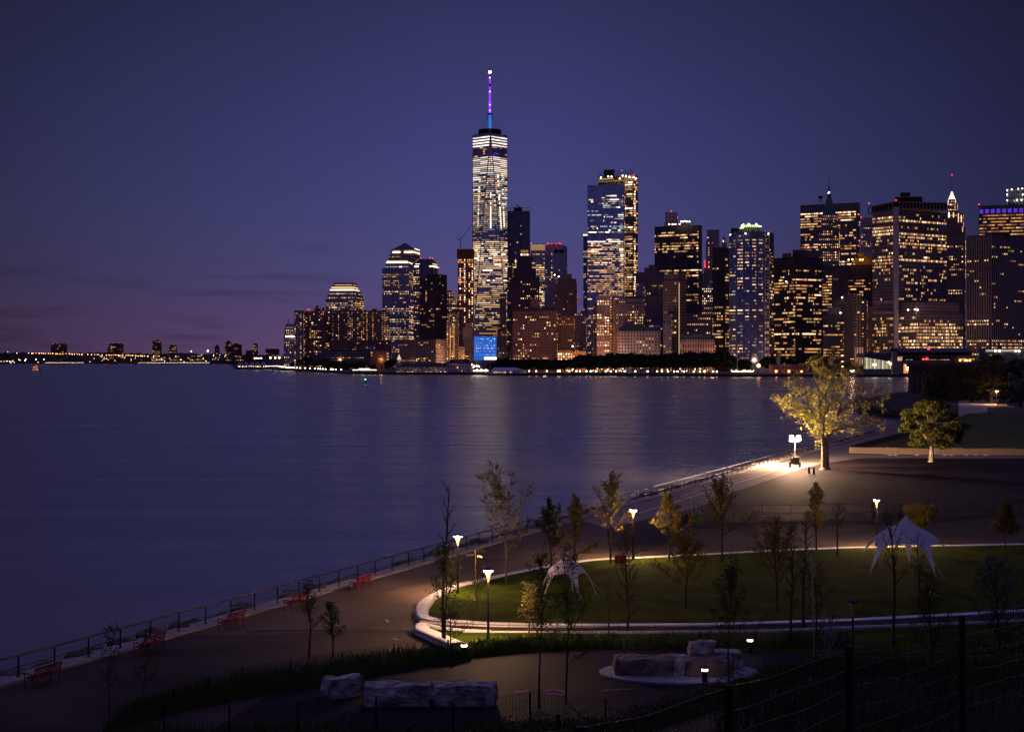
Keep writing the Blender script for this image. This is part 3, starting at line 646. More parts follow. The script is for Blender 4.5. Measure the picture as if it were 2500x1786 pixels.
# --- curved glass tower
def curved_tower():
    Y = 1850; rnd = random.Random(11)
    L_, R_ = W(1780, 0, Y + 14), W(1867, 0, Y); E1 = W(1879, 0, Y + 2.5); E2 = W(1889.5, 0, Y + 26)
    n = 5; arc = []
    for k in range(n + 1):
        t = k / n; x = L_.x + (R_.x - L_.x) * t; y = L_.y + (R_.y - L_.y) * t - 9.0 * math.sin(math.pi * min(1, t * 1.08)) ** .8 if 0 < t < 1 else (L_.y + (R_.y - L_.y) * t)
        arc.append((x, y))
    back = (L_.x + 8, L_.y + 28)
    poly = arc + [(E1.x, E1.y), (E2.x, E2.y), back]; zt = zz(566, Y); org = (arc[0][0], arc[0][1], GZ)
    root = thing("curved_glass_tower", org, "curved blue glass office tower with a crown of green yellow lights", "skyscraper")
    b = MB(); k = len(poly)
    mats = [facade((.10, .11, .17), (.22, .27, .50), 1.9, 3.75, .22, .25, .12), facade((.40, .34, .33), (.04, .05, .09), 6.6, 3.75, .75), facade((.05, .04, .045), (.03, .025, .03), 3, 3.75, .5), ROOF]
    for i in range(k):
        a, c = poly[i], poly[(i + 1) % k]; wd = math.hypot(c[0] - a[0], c[1] - a[1]); mi = 0 if i < n else 1 if i == n else 2
        b.face([(*a, GZ), (*c, GZ), (*c, zt), (*a, zt)], mi, [(0, 0), (wd, 0), (wd, zt - GZ), (0, zt - GZ)])
    b.face([(*p, zt) for p in poly], 3); b.build("tower_body", mats, root, org)
    out = []
    zn = [(578, 583, .35, 'r', 'wg'), (583, 600, .8, 'f', 'wyw'), (600, 650, .42, 'r', 'wg'), (650, 672, .25, 'r', 'wg'), (672, 678, .9, 'f', 'wb'), (678, 705, .75, 'r', 'wgw'), (705, 722, .6, 'r', 'wg'), (722, 752, .2, 'r', 'wg'), (752, 758, 1, 'f', 'wb'), (758, 828, .3, 'r', 'wdg'), (828, 834, 1, 'f', 'bw'), (834, 880, .5, 'r', 'wg')]
    for i in range(n): cells((arc[i], arc[i + 1]), GZ, zt - 4, (2.1, 3.75, .85), zn, rnd, out)
    cells((arc[-1], (E1.x, E1.y)), GZ, zt - 6, (2.9, 3.75, .9), [(580, 870, .5, 'g', 'gwd')], rnd, out)
    cells(((E1.x, E1.y), (E2.x, E2.y)), GZ, zt - 6, (3.2, 3.75, .9), [(600, 870, .3, 'g', 'wba')], rnd, out)
    put_windows(out, root, org, 100)
    cx, cyy = W(1833, 0, Y + 12).x, Y + 16; r = 12.0
    c = MB(); c.lathe((cx, cyy, zt), [(r + .5, 0), (r, 5), (r, zz(548, Y) - zt)], 20); c.build("round_crown", mat("crown_grey", (.25, .28, .22), .7), root, org)
    for k_ in range(14):
        a = R(195 + k_ * 11.5); ball("crown_light", (cx + r * 1.03 * math.cos(a), cyy + r * 1.03 * math.sin(a), zz((554 if k_ < 3 else 550.5), Y)), .75, YEL, root, org)
    for x_, y_ in ((1815, 548), (1826, 547), (1829, 547), (1846, 547), (1848, 549), (1811, 551)): ball("crown_light", W(x_, y_, Y - 1), .9, YEL, root, org)
    for x_, y_ in ((1783, 573), (1820, 570), (1876, 570.5)): ball("roof_light", W(x_, y_, Y - 4), .8, WHT, root, org)
    e = MB(); e.box((W(1797, 0, Y + 14).x, Y + 22, zt + 3), (9, 8, 6)); e.box((W(1851, 0, Y + 14).x, Y + 34, zt + 1.5), (26, 8, 3)); e.build("rooftop_unit", DARK, root, org)
curved_tower()

# --- right group
T("dark_wide_tower", "wide near black office tower with broken rows of amber windows, right of the curved tower", 1980, [(1888, 1942, 2008, 626)],
  (BLK, (.028, .022, .024), 2.0, 3.8, .5, .5, .25), [(660, 675, .3, 'r', 'aw'), (675, 735, .5, 'r', 'awab'), (735, 790, .3, 'r', 'aw'), (790, 812, .1, 'r', 'a'), (812, 818, .6, 'r', 'ab'), (818, 848, .22, 'r', 'aa'), (848, 858, .85, 'f', 'wa'), (858, 890, .6, 'r', 'aw')],
  ph=[(1935, 1975, 608), (1910, 1932, 617)], whites=[(1919.5, 687)])
T("dark_lit_wing", "narrow dark tower with dense pale amber floors behind the wide near black one", 2120, [(2006, 2033, 2033, 646)], (BLK, DG, 2, 3.8, .5), [(672, 760, .85, 'f', 'ywa')], cap=60)
def antennas(root, org, feet, Y):
    b = MB()
    for x in (2001, 2004, 2006): b.tube(W(x, 494, Y + 15), W(x, 480, Y + 15), .35, .35, 4)
    b.box(W(2003, 482, Y + 15), (6, 3, 4)); b.build("antenna", DARK, root, org)
T("banded_steel_tower", "broad steel grey office tower with dark vertical bays, behind the green pyramid top", 2350, [(1954, 2094, 2100, 494)],
  ((.24, .18, .19), (.08, .06, .075), 3.5, 3.9, .5, .6, .25), [(518, 524, .6, 'r', 'wb'), (524, 541, .75, 'r', 'wba'), (541, 565, .25, 'r', 'wa'), (565, 600, .2, 'r', 'wa'), (585, 592, .6, 'r', 'bw'), (600, 660, .5, 'r', 'wab')], rel=18, extra=antennas)
T("pyramid_spire_tower", "slender stone tower with a pointed green copper roof and bright finial lamp", 2180, [(1999, 2049, 2049, 556), (2004, 2045, 2045, 530), (2006, 2043, 2043, 522), (2007, 2042, 2042, 470, .16), (2020.5, 2027, 2027, 456, .5), (2022, 2025.5, 2025.5, 446, .2)],
  ((.25, .16, .14), (.04, .03, .03), 2.7, 3.6, .8), [(523, 530, .7, 'g', 'wc'), (530, 570, .25, 'g', 'wa'), (570, 650, .68, 'g', 'wba')], roofmat=mat("pyramid_copper", (.055, .17, .16), .65), whites=[(2024, 470), (2023, 471)],
  extra=lambda r, o, f, Y: (lambda b: b.build("finial", DARK, r, o))((lambda b: (b.tube(W(2023.7, 447, Y + 9), W(2023.7, 437, Y + 9), .6, .3), b)[1])(MB())), cap=100)
T("pale_grid_tower", "pale gridded apartment tower with a red light left of the pillared office tower", 2250, [(2102, 2131, 2131, 531)], ((.30, .25, .27), (.045, .035, .045), 3.0, 3.2, .8), [(534, 640, .2, 'g', 'wab')], reds=[(2103, 530)], cap=60)
T("yellow_topped_block", "dark block with a yellow construction band on its roof", 2080, [(2069, 2130, 2130, 652), (2071, 2130, 2130, 645)], ((.11, .06, .055), (.03, .02, .02), 3, 3.8, .7), [(690, 730, .3, 'r', 'aw'), (655, 690, .03, 'r', 'a')], cap=40,
  extra=lambda r, o, f, Y: [(lambda b: b.build("yellow_hoarding", mat("hoarding_yellow", (.55, .38, .03), .8), r, o))((lambda b: (b.prism(foot(2086, 2130, 2130, Y + 4, 20), zz(645, Y), zz(625, Y)), b.prism(foot(2094, 2108, 2108, Y + 3, 20), zz(625, Y), zz(616, Y)), b)[2])(MB()))] + [ball("work_light", W(x, y, Y - 2), 1.1, ORG, r, o) for x, y in ((2072, 634), (2081, 633), (2100, 634), (2106, 634))])
T("brown_stone_block", "brown stone office block left of the yellow topped block", 2060, [(2033, 2072, 2072, 663), (2035, 2072, 2072, 647)], ((.20, .12, .10), (.03, .02, .02), 2.7, 3.6, .75), [(663, 740, .12, 'g', 'wa')], cap=40)
T("cornice_block", "low brown block with a row of lit top windows, behind the blank concrete flank", 2020, [(2034, 2062, 2062, 731)], ((.24, .15, .11), DG, 3, 3.6, .7), [(740, 750, .9, 'g', 'wb')], whites=[(2056, 726)], cap=20)
T("dark_banded_block", "black office block with close amber floors and a tan box on its roof", 1900, [(2009, 2074, 2074, 767)], ((.04, .03, .032), DG, 2.3, 3.6, .55), [(769, 800, .3, 'r', 'aw'), (800, 890, .42, 'r', 'awab')],
  extra=lambda r, o, f, Y: (lambda b: b.build("penthouse", CONC, r, o))((lambda b: (b.prism(foot(2020, 2052, 2052, Y + 6, 16), zz(767, Y), zz(749, Y)), b)[1])(MB())), whites=[(2052, 763.5)])
T("blank_flank_tower", "tan apartment tower with a blank concrete flank and stacked lit rooms", 1860, [(2060, 2084, 2103, 719)], ((.27, .21, .17), (.05, .04, .035), 4.5, 3.3, .7), [(722, 870, .42, 'v', 'wwab', None, (1,))], cap=90, rel=55,
  extra=lambda r, o, f, Y: (lambda b: b.build("blank_wall", mat("blank_render", (.27, .21, .17), .9, noise=.2, nscale=.08), r, o))((lambda b: (b.prism([f[0][0][0], f[0][0][1], (f[0][0][1][0], f[0][0][1][1] - .6), (f[0][0][0][0], f[0][0][0][1] - .6)][::-1], GZ, f[0][2] + 1), b)[1])(MB())))
T("dark_side_tower", "dark narrow tower with amber rooms right of the blank concrete flank", 1870, [(2103, 2117, 2117, 728)], ((.06, .04, .04), DG, 3.4, 3.4, .6), [(730, 870, .3, 'g', 'aw')], cap=40)
T("striped_low_block", "low block with white vertical stripes beneath the blank flank tower", 1790, [(2087, 2107, 2107, 847)], ((.5, .42, .36), (.04, .03, .03), 2.8, 30, .9), [(884, 892, .9, 'f', 'w')], cap=10)
T("plain_tan_block", "plain tan block wedged left of the pillared office tower", 1900, [(2117, 2131, 2131, 748)], ((.28, .2, .16), (.12, .09, .07), 6, 3.6, 1.6), [(750, 880, .04, 'g', 'a')], cap=10)
def slab_cap(root, org, feet, Y):
    b = MB(); a = foot(2121, 2188, 2312, Y - 3, 34); b.prism(a, zz(511, Y), zz(508, Y)); b.prism(a, zz(494, Y), zz(491.5, Y))
    i_ = foot(2128, 2188, 2312, Y + 3, 34); b.prism(i_, zz(508, Y), zz(494, Y), 1)
    for k in range(9):
        for (p, q, n) in ((a[0], a[1], 8), (a[1], a[2], 14)):
            pass
    for (p, q, n) in ((a[0], a[1], 8), (a[1], a[2], 15)):
        for k in range(n + 1):
            u = k / n; b.box((p[0] + (q[0] - p[0]) * u, p[1] + (q[1] - p[1]) * u + .8, (zz(508, Y) + zz(494, Y)) / 2), (1.2, 1.2, zz(494, Y) - zz(508, Y)))
    b.build("roof_gallery", [mat("gallery_stone", (.26, .22, .21), .85), mat("gallery_dark", (.03, .025, .03), .8)], root, org)
    p_ = MB(); c0 = W(2187.5, 0, Y - 3); p_.box((c0.x, Y - 3, (GZ + zz(506, Y)) / 2), (5.2, 5.2, zz(506, Y) - GZ)); p_.build("corner_pillar", mat("pillar_stone", (.52, .46, .50), .8), root, org)
    m_ = MB(); m_.prism(foot(2185, 2252, 2252, Y + 12, 26), zz(491, Y), zz(477, Y)); m_.box(W(2210, 475, Y + 20), (10, 8, 4)); m_.build("penthouse", mat("penthouse_dark", (.04, .025, .025), .8), root, org)
    s = MB(); pl = foot(2131, 2188, 2342, Y - 5, 34); s.prism(foot(2131, 2181, 2182, Y - .8, 3, 20), zz(764, Y), zz(761, Y)); s.prism(foot(2131, 2181, 2182, Y - .8, 3, 20), zz(738, Y), zz(735.5, Y)); s.build("cornice", mat("cornice_pale", (.45, .40, .42), .8), root, org)
T("pillared_office_tower", "huge office slab with a pale corner pillar, rows of small lit windows and roof gallery", 1850, [(2130, 2188, 2312, 511)],
  ((.20, .17, .18), (.03, .024, .03), 2.15, 3.85, .55), [(511, 520, .92, 'g', 'bwb'), (520, 548, .62, 'g', 'bwa'), (548, 560, .45, 'g', 'wa'), (560, 573, .9, 'g', 'bbw'), (573, 640, .68, 'g', 'wbwa'), (640, 652, .45, 'g', 'wa'), (650, 655, .9, 'g', 'cg'), (655, 735, .27, 'g', 'wa'), (735, 764, 0, 'g', 'w'), (764, 790, .25, 'g', 'wa'), (790, 812, .65, 'g', 'wa'), (812, 870, .2, 'g', 'wad')],
  reds=[(2121.5, 496), (2187.5, 488.5)], extra=slab_cap, rel=42)
def low_annex(root, org, feet, Y): pass
T("office_annex", "lower office wing with a dark glass hall on top, right of the corner pillar", 1815, [(2194, 2237, 2353, 763), (2197, 2237, 2342, 738)],
  ((.21, .18, .18), (.03, .024, .03), 2.15, 3.85, .55), [(764, 772, .85, 'g', 'wb'), (772, 790, .3, 'g', 'wa'), (790, 850, .7, 'g', 'wab'), (738, 763, 0, 'g', 'w')], rel=55, whites=[(2217, 756), (2234, 755), (2240, 756)],
  strips=())
def cone_top(root, org, feet, Y):
    b = MB(); c = W(2324, 0, Y + 14); zb_ = zz(497, Y)
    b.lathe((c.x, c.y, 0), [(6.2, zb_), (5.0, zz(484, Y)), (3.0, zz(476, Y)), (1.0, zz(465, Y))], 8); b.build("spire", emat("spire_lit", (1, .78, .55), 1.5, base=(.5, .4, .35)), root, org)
    d = MB(); d.tube((c.x, c.y, zz(473, Y)), (c.x, c.y, zz(465, Y)), 1.1, .9); d.build("red_lantern", emat("red_glow", (1, .05, .04), 3), root, org)
    e = MB(); e.tube((c.x, c.y, zz(465, Y)), (c.x, c.y, zz(424, Y)), .35, .15, 4); e.build("mast", DARK, root, org)
    ball("warning_light", (c.x, c.y, zz(424, Y)), .9, RED, root, org)
T("gothic_spire_tower", "slender brown stone skyscraper with a glowing white spire and thin red tipped mast", 2150, [(2312, 2357, 2357, 553), (2312, 2352, 2352, 520), (2312, 2342, 2342, 514), (2314, 2337, 2337, 494), (2316, 2332, 2332, 485)],
  ((.24, .14, .12), (.035, .025, .025), 2.7, 3.5, .75), [(485, 512, .75, 'g', 'hb'), (512, 540, .15, 'g', 'w'), (545, 556, .7, 'g', 'wb'), (590, 682, .38, 'g', 'wab')], reds=[(2319.5, 498)],
  strips=[(2, 0, .12, .2, 517, 530, 'h'), (2, 0, .5, .56, 518, 530, 'b'), (2, 0, .9, .95, 520, 542, 'b'), (1, 0, .85, .9, 525, 542, 'b'), (0, 0, .82, .88, 553, 566, 'y')], extra=cone_top, cap=100)
T("brown_low_tower", "brown stone block with open top storey below the gothic spire tower", 1990, [(2314, 2356, 2356, 688)], ((.17, .10, .09), DG, 3, 3.6, .8), [(708, 716, .8, 'g', 'wb'), (716, 850, .03, 'g', 'a')], cap=20)
T("violet_crown_tower", "broad brown office tower with a violet lit band under its roof", 2100, [(2389, 2510, 2510, 499)], ((.17, .11, .10), (.05, .035, .035), 4.7, 4.3, .9), [(518, 560, .92, 'f', 'aya'), (560, 590, .9, 'f', 'aw')],
  strips=[(0, 0, u, u + .075, 508, 518, 'p') for u in (.02, .135, .25, .365, .48, .595, .71, .825)], reds=[(2390, 499)], cap=60)
T("glass_top_tower", "pale glass tower top edged with small white lights behind the violet crown", 2600, [(2458, 2498, 2498, 461)], ((.20, .24, .28), (.16, .20, .25), 3.5, 4, .3), [(484, 492, .4, 'g', 'cg')], whites=[(2459, 464), (2459, 475), (2459, 489), (2496, 460), (2486, 461), (2497, 475), (2470, 462), (2494, 488), (2483, 488)], cap=10)
def ribs(root, org, feet, Y):
    b = MB(); ft = feet[0][0]; z1 = feet[0][2]
    for (p, q) in ((ft[0], ft[1]), (ft[1], ft[2])):
        wd = math.hypot(q[0] - p[0], q[1] - p[1]); n = int(wd / 3.55); nx, ny = (q[1] - p[1]) / wd, -(q[0] - p[0]) / wd; rz = math.atan2(q[1] - p[1], q[0] - p[0])
        for k in range(n + 1):
            u = k * 3.55 / wd; b.box((p[0] + (q[0] - p[0]) * u + nx * .25, p[1] + (q[1] - p[1]) * u + ny * .25, (GZ + z1) / 2), (1.3, .6, z1 - GZ - 2), 0, rz)
    b.build("vertical_ribs", mat("rib_stone", (.34, .28, .30), .85), root, org)
T("ribbed_stone_tower", "broad stone tower with pale vertical ribs at the right edge of the skyline", 1800, [(2361, 2420, 2520, 571)], ((.05, .04, .045), (.025, .02, .025), 3.55, 3.85, .9),
  [(571, 576, .8, 'g', 'wb'), (596, 601, .9, 'g', 'wb'), (601, 770, .10, 'g', 'wa'), (779, 793, .8, 'g', 'wab'), (793, 832, .08, 'g', 'wa'), (832, 870, .75, 'g', 'wba')], extra=ribs, rel=40, ph=[(2405, 2467, 567)],
  roofmat=None)
# ---------------------------------------------------------------- water and land
def water_mat():
    m = bpy.data.materials.new("river_water"); m.use_nodes = True; t = m.node_tree; b = t.nodes["Principled BSDF"]
    b.inputs["Base Color"].default_value = (.155, .155, .195, 1); b.inputs["IOR"].default_value = 1.33
    g = t.nodes.new("ShaderNodeNewGeometry")
    mp_ = t.nodes.new("ShaderNodeMapping"); mp_.inputs["Scale"].default_value = (.012, .13, 1); t.links.new(g.outputs["Position"], mp_.inputs[0])
    n = t.nodes.new("ShaderNodeTexNoise"); n.inputs["Scale"].default_value = 1; n.inputs["Detail"].default_value = 7; n.inputs["Roughness"].default_value = .62
    t.links.new(mp_.outputs[0], n.inputs["Vector"])
    r = t.nodes.new("ShaderNodeMapRange"); t.links.new(n.outputs[0], r.inputs[0])
    r.inputs[1].default_value = .35; r.inputs[2].default_value = .65; r.inputs[3].default_value = .20; r.inputs[4].default_value = .29
    t.links.new(r.outputs[0], b.inputs["Roughness"])
    n2 = t.nodes.new("ShaderNodeTexNoise"); n2.inputs["Scale"].default_value = 1; n2.inputs["Detail"].default_value = 6
    mp2 = t.nodes.new("ShaderNodeMapping"); mp2.inputs["Scale"].default_value = (.05, .35, 1); t.links.new(g.outputs["Position"], mp2.inputs[0]); t.links.new(mp2.outputs[0], n2.inputs["Vector"])
    bp = t.nodes.new("ShaderNodeBump"); bp.inputs["Strength"].default_value = .045; bp.inputs["Distance"].default_value = .08
    t.links.new(n2.outputs[0], bp.inputs["Height"]); t.links.new(bp.outputs[0], b.inputs["Normal"])
    return m
b = MB(); b.face([(-9000, -600, 0), (9000, -600, 0), (9000, 12000, 0), (-9000, 12000, 0)])
o = b.build("river_water", water_mat()); o["kind"] = "structure"

SEAW = mat("sea_wall", (.07, .055, .05), .9, noise=.3, nscale=.5)
STREET = mat("city_ground", (.09, .08, .075), .9, noise=.3, nscale=.05)
shore = [W(560, 0, 7000), W(574, 0, 3050), W(574, 0, 2850), W(655, 0, 2830), W(700, 0, 2480), W(735, 0, 2355), W(800, 0, 2050), W(870, 0, 1897), W(1100, 0, 1846), W(1250, 0, 1729), W(1500, 0, 1700), W(1800, 0, 1626), W(2260, 0, 1588), W(2900, 0, 1560)]
poly = [(p.x, p.y) for p in shore] + [(2600, 7000)]
b = MB(); b.prism(poly, -3, GZ - .004, 0, mt=1); o = b.build("city_ground", [SEAW, STREET]); o["kind"] = "structure"
def shore_y(px):
    t = (px - 1250) / F
    for a, c in zip(shore[1:], shore[2:]):
        pa, pc = a.x / a.y * F + 1250, c.x / c.y * F + 1250
        if pa <= px <= pc and pc - pa > .1: return a.y + (c.y - a.y) * (px - pa) / (pc - pa)
    return 1600

# far shore
FH = mat("far_hill", (.035, .03, .035), .95, noise=.3, nscale=.01)
rnd = random.Random(3); b = MB(); xs = list(range(-1200, 760, 3)); Yb = 6700; prev = None
for i, px in enumerate(xs):
    h = 862 + 1.2 * math.sin(px * .021) + .9 * math.sin(px * .067 + 1) - (2.5 if px < 90 else 0) + (3.5 if px > 480 else 0) + rnd.uniform(-1.3, 1.0) + .8 * math.sin(px * .31)
    cur = (W(px, 0, Yb).x, zz(h, Yb), W(px, 0, Yb + 900).x, W(px, 0, 6250).x)
    if prev:
        b.face([(prev[3], 6250, GZ + 2), (cur[3], 6250, GZ + 2), (cur[0], Yb, cur[1]), (prev[0], Yb, prev[1])])
        b.face([(prev[0], Yb, prev[1]), (cur[0], Yb, cur[1]), (cur[2], Yb + 900, cur[1] - 8), (prev[2], Yb + 900, prev[1] - 8)])
    prev = cur
o = b.build("far_hills", FH); o["kind"] = "structure"
b = MB(); x0, x1 = W(-1300, 0, 6120).x, W(800, 0, 6120).x
b.prism([(x0, 6120), (x1, 6120), (x1 * 1.1, 7800), (x0 * 1.2, 7800)], -3, GZ, 0); o = b.build("far_shore_ground", STREET); o["kind"] = "structure"

CAPF = 100
def FT(label, x0, x1, yt, Y=6350, p=.25, wall=(.10, .055, .055), pal='waad', cat="building", reds=(), name="far_apartment_tower", step=None):
    t = [(x0, x1, x1, yt)]
    if step: t.append(step)
    T(name, label, Y, t, (wall, (.03, .025, .03), 6.2, 5.2, 1.0), [(yt, 884, p, 'g', pal)], cap=CAPF, reds=reds, dep=26, cat=cat)
FT("twin winged dark apartment block on the far hill, leftmost across the river", 124, 164, 841, p=.14, step=(131, 160, 160, 838.5), reds=[(129, 838.5), (139, 838)])
FT("boxy dark red apartment block with red roof lights on the far hill", 263, 302, 840, p=.10, step=(270, 298, 298, 837.5), reds=[(275, 837), (292, 837)])
FT("tall narrow far tower full of lit windows with red corner lights", 372, 395, 832, p=.42, step=(380, 388, 388, 829), reds=[(373, 832.5), (394, 833)])
FT("shorter far tower with a domed top and many lit windows", 411, 433, 845, p=.42, step=(415, 429, 429, 841.5), reds=[(424, 841)])
FT("slim dim far tower left of the tall pair across the river", 524, 536, 845, p=.2, step=(527, 533, 533, 841))
FT("tallest tower of the far pair, narrow with a stepped top", 549, 566, 836, p=.35, step=(553, 562, 562, 831.5))
FT("broader twin tower joined right of the tallest far tower", 566, 591, 841, p=.30, step=(571, 587, 587, 838), reds=[(585, 838)])
FT("lone slim far tower with bright windows right of the twin pair", 617, 630, 841, p=.42, step=(620, 628, 628, 837.5))
FT("wide low pale block on the far ridge beside the city's left tip", 648, 682, 851, p=.12, Y=6600)
FT("dark windowless block before the far hill near the pier tents", 600, 618, 855, Y=4200, p=.03, wall=(.05, .03, .04), cat="building", name="dark_block")
FT("dark red warehouse at the far left end of the opposite shore", 0, 24, 863, p=.0, wall=(.12, .05, .04), name="far_warehouse")
FT("low far waterfront building with bright corner windows", 232, 270, 871, p=.35, pal='wbg', name="far_low_building")
FT("low far building with two rows of pale lights under the tall narrow tower", 369, 406, 866, p=.75, pal='gwb', name="far_low_building")
FT("low far building lit pale below the domed tower", 418, 446, 868, p=.7, pal='gwb', name="far_low_building")
FT("long low far building with scattered lights left of the bright far lamp", 462, 505, 866, p=.35, pal='wag', name="far_low_building")
FT("long low building on the far shore near the middle of the opposite bank", 286, 352, 873, p=.15, pal='wag', name="far_low_building")
FT("low dark sheds on the far shore left of the dark block", 556, 600, 874, p=.12, pal='wag', Y=5000, name="far_low_building")

# ---------------------------------------------------------------- lamps along both shores
protos = {}
far_b = MB()
def globe_lamp(kind, px, py, Y, label, group, s=1.0, base=GZ, far=False):
    m = {'w': WHT, 'o': ORG, 'r': RED}[kind]; h = max(2.5, zz(py, Y) - base); s = s * (.52 if Y < 5000 else .7)
    if far:
        p = W(px, 0, Y); far_b.tube((p.x, Y, base), (p.x, Y, base + h), .16, .12, 4, 0); far_b.lathe((p.x, Y, base + h - s), [(s * .45, 0), (s, s * .5), (s, s * 1.3), (s * .4, s * 2)], 6, 1 if kind == 'w' else 2); return
    key = (kind, round(h), round(s, 1))
    if key not in protos:
        b = MB(); b.tube((0, 0, 0), (0, 0, h), .16, .12, 4, 0); b.lathe((0, 0, h - s), [(s * .45, 0), (s, s * .5), (s, s * 1.3), (s * .4, s * 2)], 8, 1)
        q = b.build("street_lamp", [DARK, m]); protos[key] = q.data; bpy.data.objects.remove(q)
    o = bpy.data.objects.new("street_lamp", protos[key]); COL.objects.link(o); p = W(px, 0, Y); o.location = (p.x, p.y, base)
    return tag(o, label, "street lamp", group)
rnd = random.Random(21)
for i in range(50):
    px = 71 + i * 5.9 + rnd.uniform(-1.6, 1.6); py = 861.2 + (px - 71) * .026 + rnd.uniform(-.7, .7)
    if rnd.random() < .9: globe_lamp('o', px, py, 6260, "orange street lamp in the long row across the far hillside", "orange lamps along the far hillside road", s=rnd.choice((1.3, 1.7, 2.1)))
for i in range(32): globe_lamp('w', 112 + i * 2.95, 885 + rnd.uniform(-.2, .2), 6130, "white lamp in the left row on the far waterfront", "white lamps on the far waterfront, left row", s=.75, far=True)
for i in range(50): globe_lamp('w', 339 + i * 3.5, 885 + rnd.uniform(-.3, .3), 6130, "white lamp in the right row on the far waterfront", "white lamps on the far waterfront, right row", s=.75, far=True)
for px, py, s in ((3, 882, 1.3), (10, 882, 1.2), (17, 881, 1.8), (24, 882, 1.8), (31, 881, 2.0), (35, 886, 1.4), (27, 886, 1.5), (46, 877, 1.4), (49, 879, 1.4), (63, 877, 2.0), (61, 880, 2.0), (88, 877, 2.2), (107, 877, 2.2), (93, 884, 1.3), (19, 858.5, 1.1), (41, 861.5, 1.3)):
    globe_lamp('w', px, py, 6200, "bright lamp at the left end of the far shore, above the ferry", "bright lamps at the left end of the far shore", s=s)
for i in range(46):
    px = rnd.uniform(190, 560); globe_lamp(rnd.choice('wwo'), px, rnd.uniform(866, 883), 6240, "small light scattered on the far shore", "small scattered lights of the far shore", s=rnd.choice((.8, 1.0, 1.3)), far=True)
globe_lamp('w', 507.5, 856, 6500, "brightest white lamp on the far ridge", None, s=4.2)
globe_lamp('w', 467, 857, 6500, "second brightest white lamp on the far ridge, left of the brightest", None, s=2.4)
globe_lamp('o', 492.5, 866.5, 6400, "big orange lamp below the brightest lamp on the far ridge", None, s=2.6)
globe_lamp('o', 522, 866, 6300, "orange lamp right of the big orange one on the far shore", None, s=1.8)

# left promenade of the city
for px in (725, 733, 745, 757, 769, 777, 782, 788, 795, 808, 813, 820, 833): globe_lamp('w', px, 900.5, shore_y(px) + 16, "white globe lamp in the row along the left esplanade", "lamps along the left esplanade", s=1.35)
for i in range(17): globe_lamp('w', 862 + i * 3.5 + rnd.uniform(-1, 1), 907.5 + rnd.uniform(-.4, .4), shore_y(870) + 14, "small lamp at the yacht basin edge left of the pier house", "lamps around the basin left of the pier house", s=.75)
for i in range(7): globe_lamp('w', 878 + i * 3.9, 900 + rnd.uniform(-.6, .6), shore_y(890) + 40, "lamp on the terrace behind the basin", "lamps on the terrace behind the basin", s=.9)
for i in range(20): px = 684 + i * 1.75; globe_lamp('w', px, 894.8 + i * .22, shore_y(max(px, 701)) + 14, "lamp in the dense bright row at the city's left tip", "dense row of bright lamps at the left tip", s=1.1)
for i in range(18): px = 648 + i * 2; globe_lamp('w', px, 893.3 + rnd.uniform(-.3, .3), 2840, "tiny lamp of the light string behind the pier tents", "string of tiny lamps behind the pier tents", s=.7, far=True)
for px in (660, 672, 682): globe_lamp('w', px, 873, 2850, ["", "left", "middle", "right"][(660, 672, 682).index(px) + 1] + " one of three big stadium floodlights at the city's left tip", "three stadium floodlights", s=2.6)
for px in (622, 627, 632, 638): globe_lamp('w', px, 874, 2900, "white lamp in the group of four above the pier tents", "four lamps above the pier tents", s=1.7)
for i in range(16): globe_lamp(rnd.choice('wwo'), rnd.uniform(581, 655), rnd.uniform(893, 899), 2842, "small lamp under the pier tents", "small lamps under the pier tents", s=.8)

# bright ferry landing beside the pier house
for i in range(20): globe_lamp('w', 1157 + i * 1.75, 904.5 + .6 * math.sin(i), shore_y(1170) + 8, "blazing lamp at the ferry landing right of the pier house", "lamps at the ferry landing", s=1.0 if i % 3 else 1.5)
for px, py in ((1153, 890), (1158, 893), (1163, 891), (1167, 893), (1170, 895), (1156, 896), (1196, 892), (1200, 894), (1213, 890), (1217, 893), (1186, 902)): globe_lamp('w', px, py, shore_y(px) + 70, "warm lamp between the ferry landing and the park trees", "warm lamps behind the ferry landing", s=1.3)
# battery row
bl = [1292, 1309, 1335, 1362, 1367, 1390, 1407, 1416, 1432, 1442, 1455, 1479, 1491, 1504, 1525, 1551, 1581, 1604, 1616, 1631, 1646, 1654, 1670, 1694, 1709, 1741, 1750]
for px in bl: globe_lamp('w', px, 905.5 + rnd.uniform(-1.2, .8), shore_y(px) + 12, "warm white lamp in the long row before the park trees", "lamps along the park seawall", s=1.25)
for i in range(34): globe_lamp(rnd.choice('wwwo'), rnd.uniform(1380, 1740), rnd.uniform(898, 906.5), 1745, "small lamp under the edge of the park trees", "small lamps under the park trees", s=.65, far=True)
for i in range(44): globe_lamp(rnd.choice('wwwo'), rnd.uniform(1786, 1840), rnd.uniform(904, 912), rnd.uniform(1650, 1665), "lamp in the crowded bright cluster by the flagpole", "bright cluster of lamps by the flagpole", s=.8)
for i in range(14): globe_lamp(rnd.choice('wo'), rnd.uniform(2075, 2110), rnd.uniform(902, 913), 1640, "small lamp behind the plane tree's right side", "small lamps left of the ferry terminal", s=.7)
globe_lamp('o', 1292, 905.5, shore_y(1292) + 6, "small orange lamp left of the park lamp row, beside the white pavilion", None, s=1.0)
globe_lamp('o', 1720, 906, shore_y(1720) + 5, "strong orange lamp in the middle of the park seawall", None, s=2.0)
globe_lamp('o', 1852, 892, 1640, "largest and highest orange lamp on the city waterfront", None, s=3.4)
globe_lamp('o', 1895, 906, 1625, "orange lamp at the left end of the low red waterfront building", None, s=2.1)
globe_lamp('o', 1926, 906, 1625, "orange lamp at the middle of the low red waterfront building", None, s=2.1)
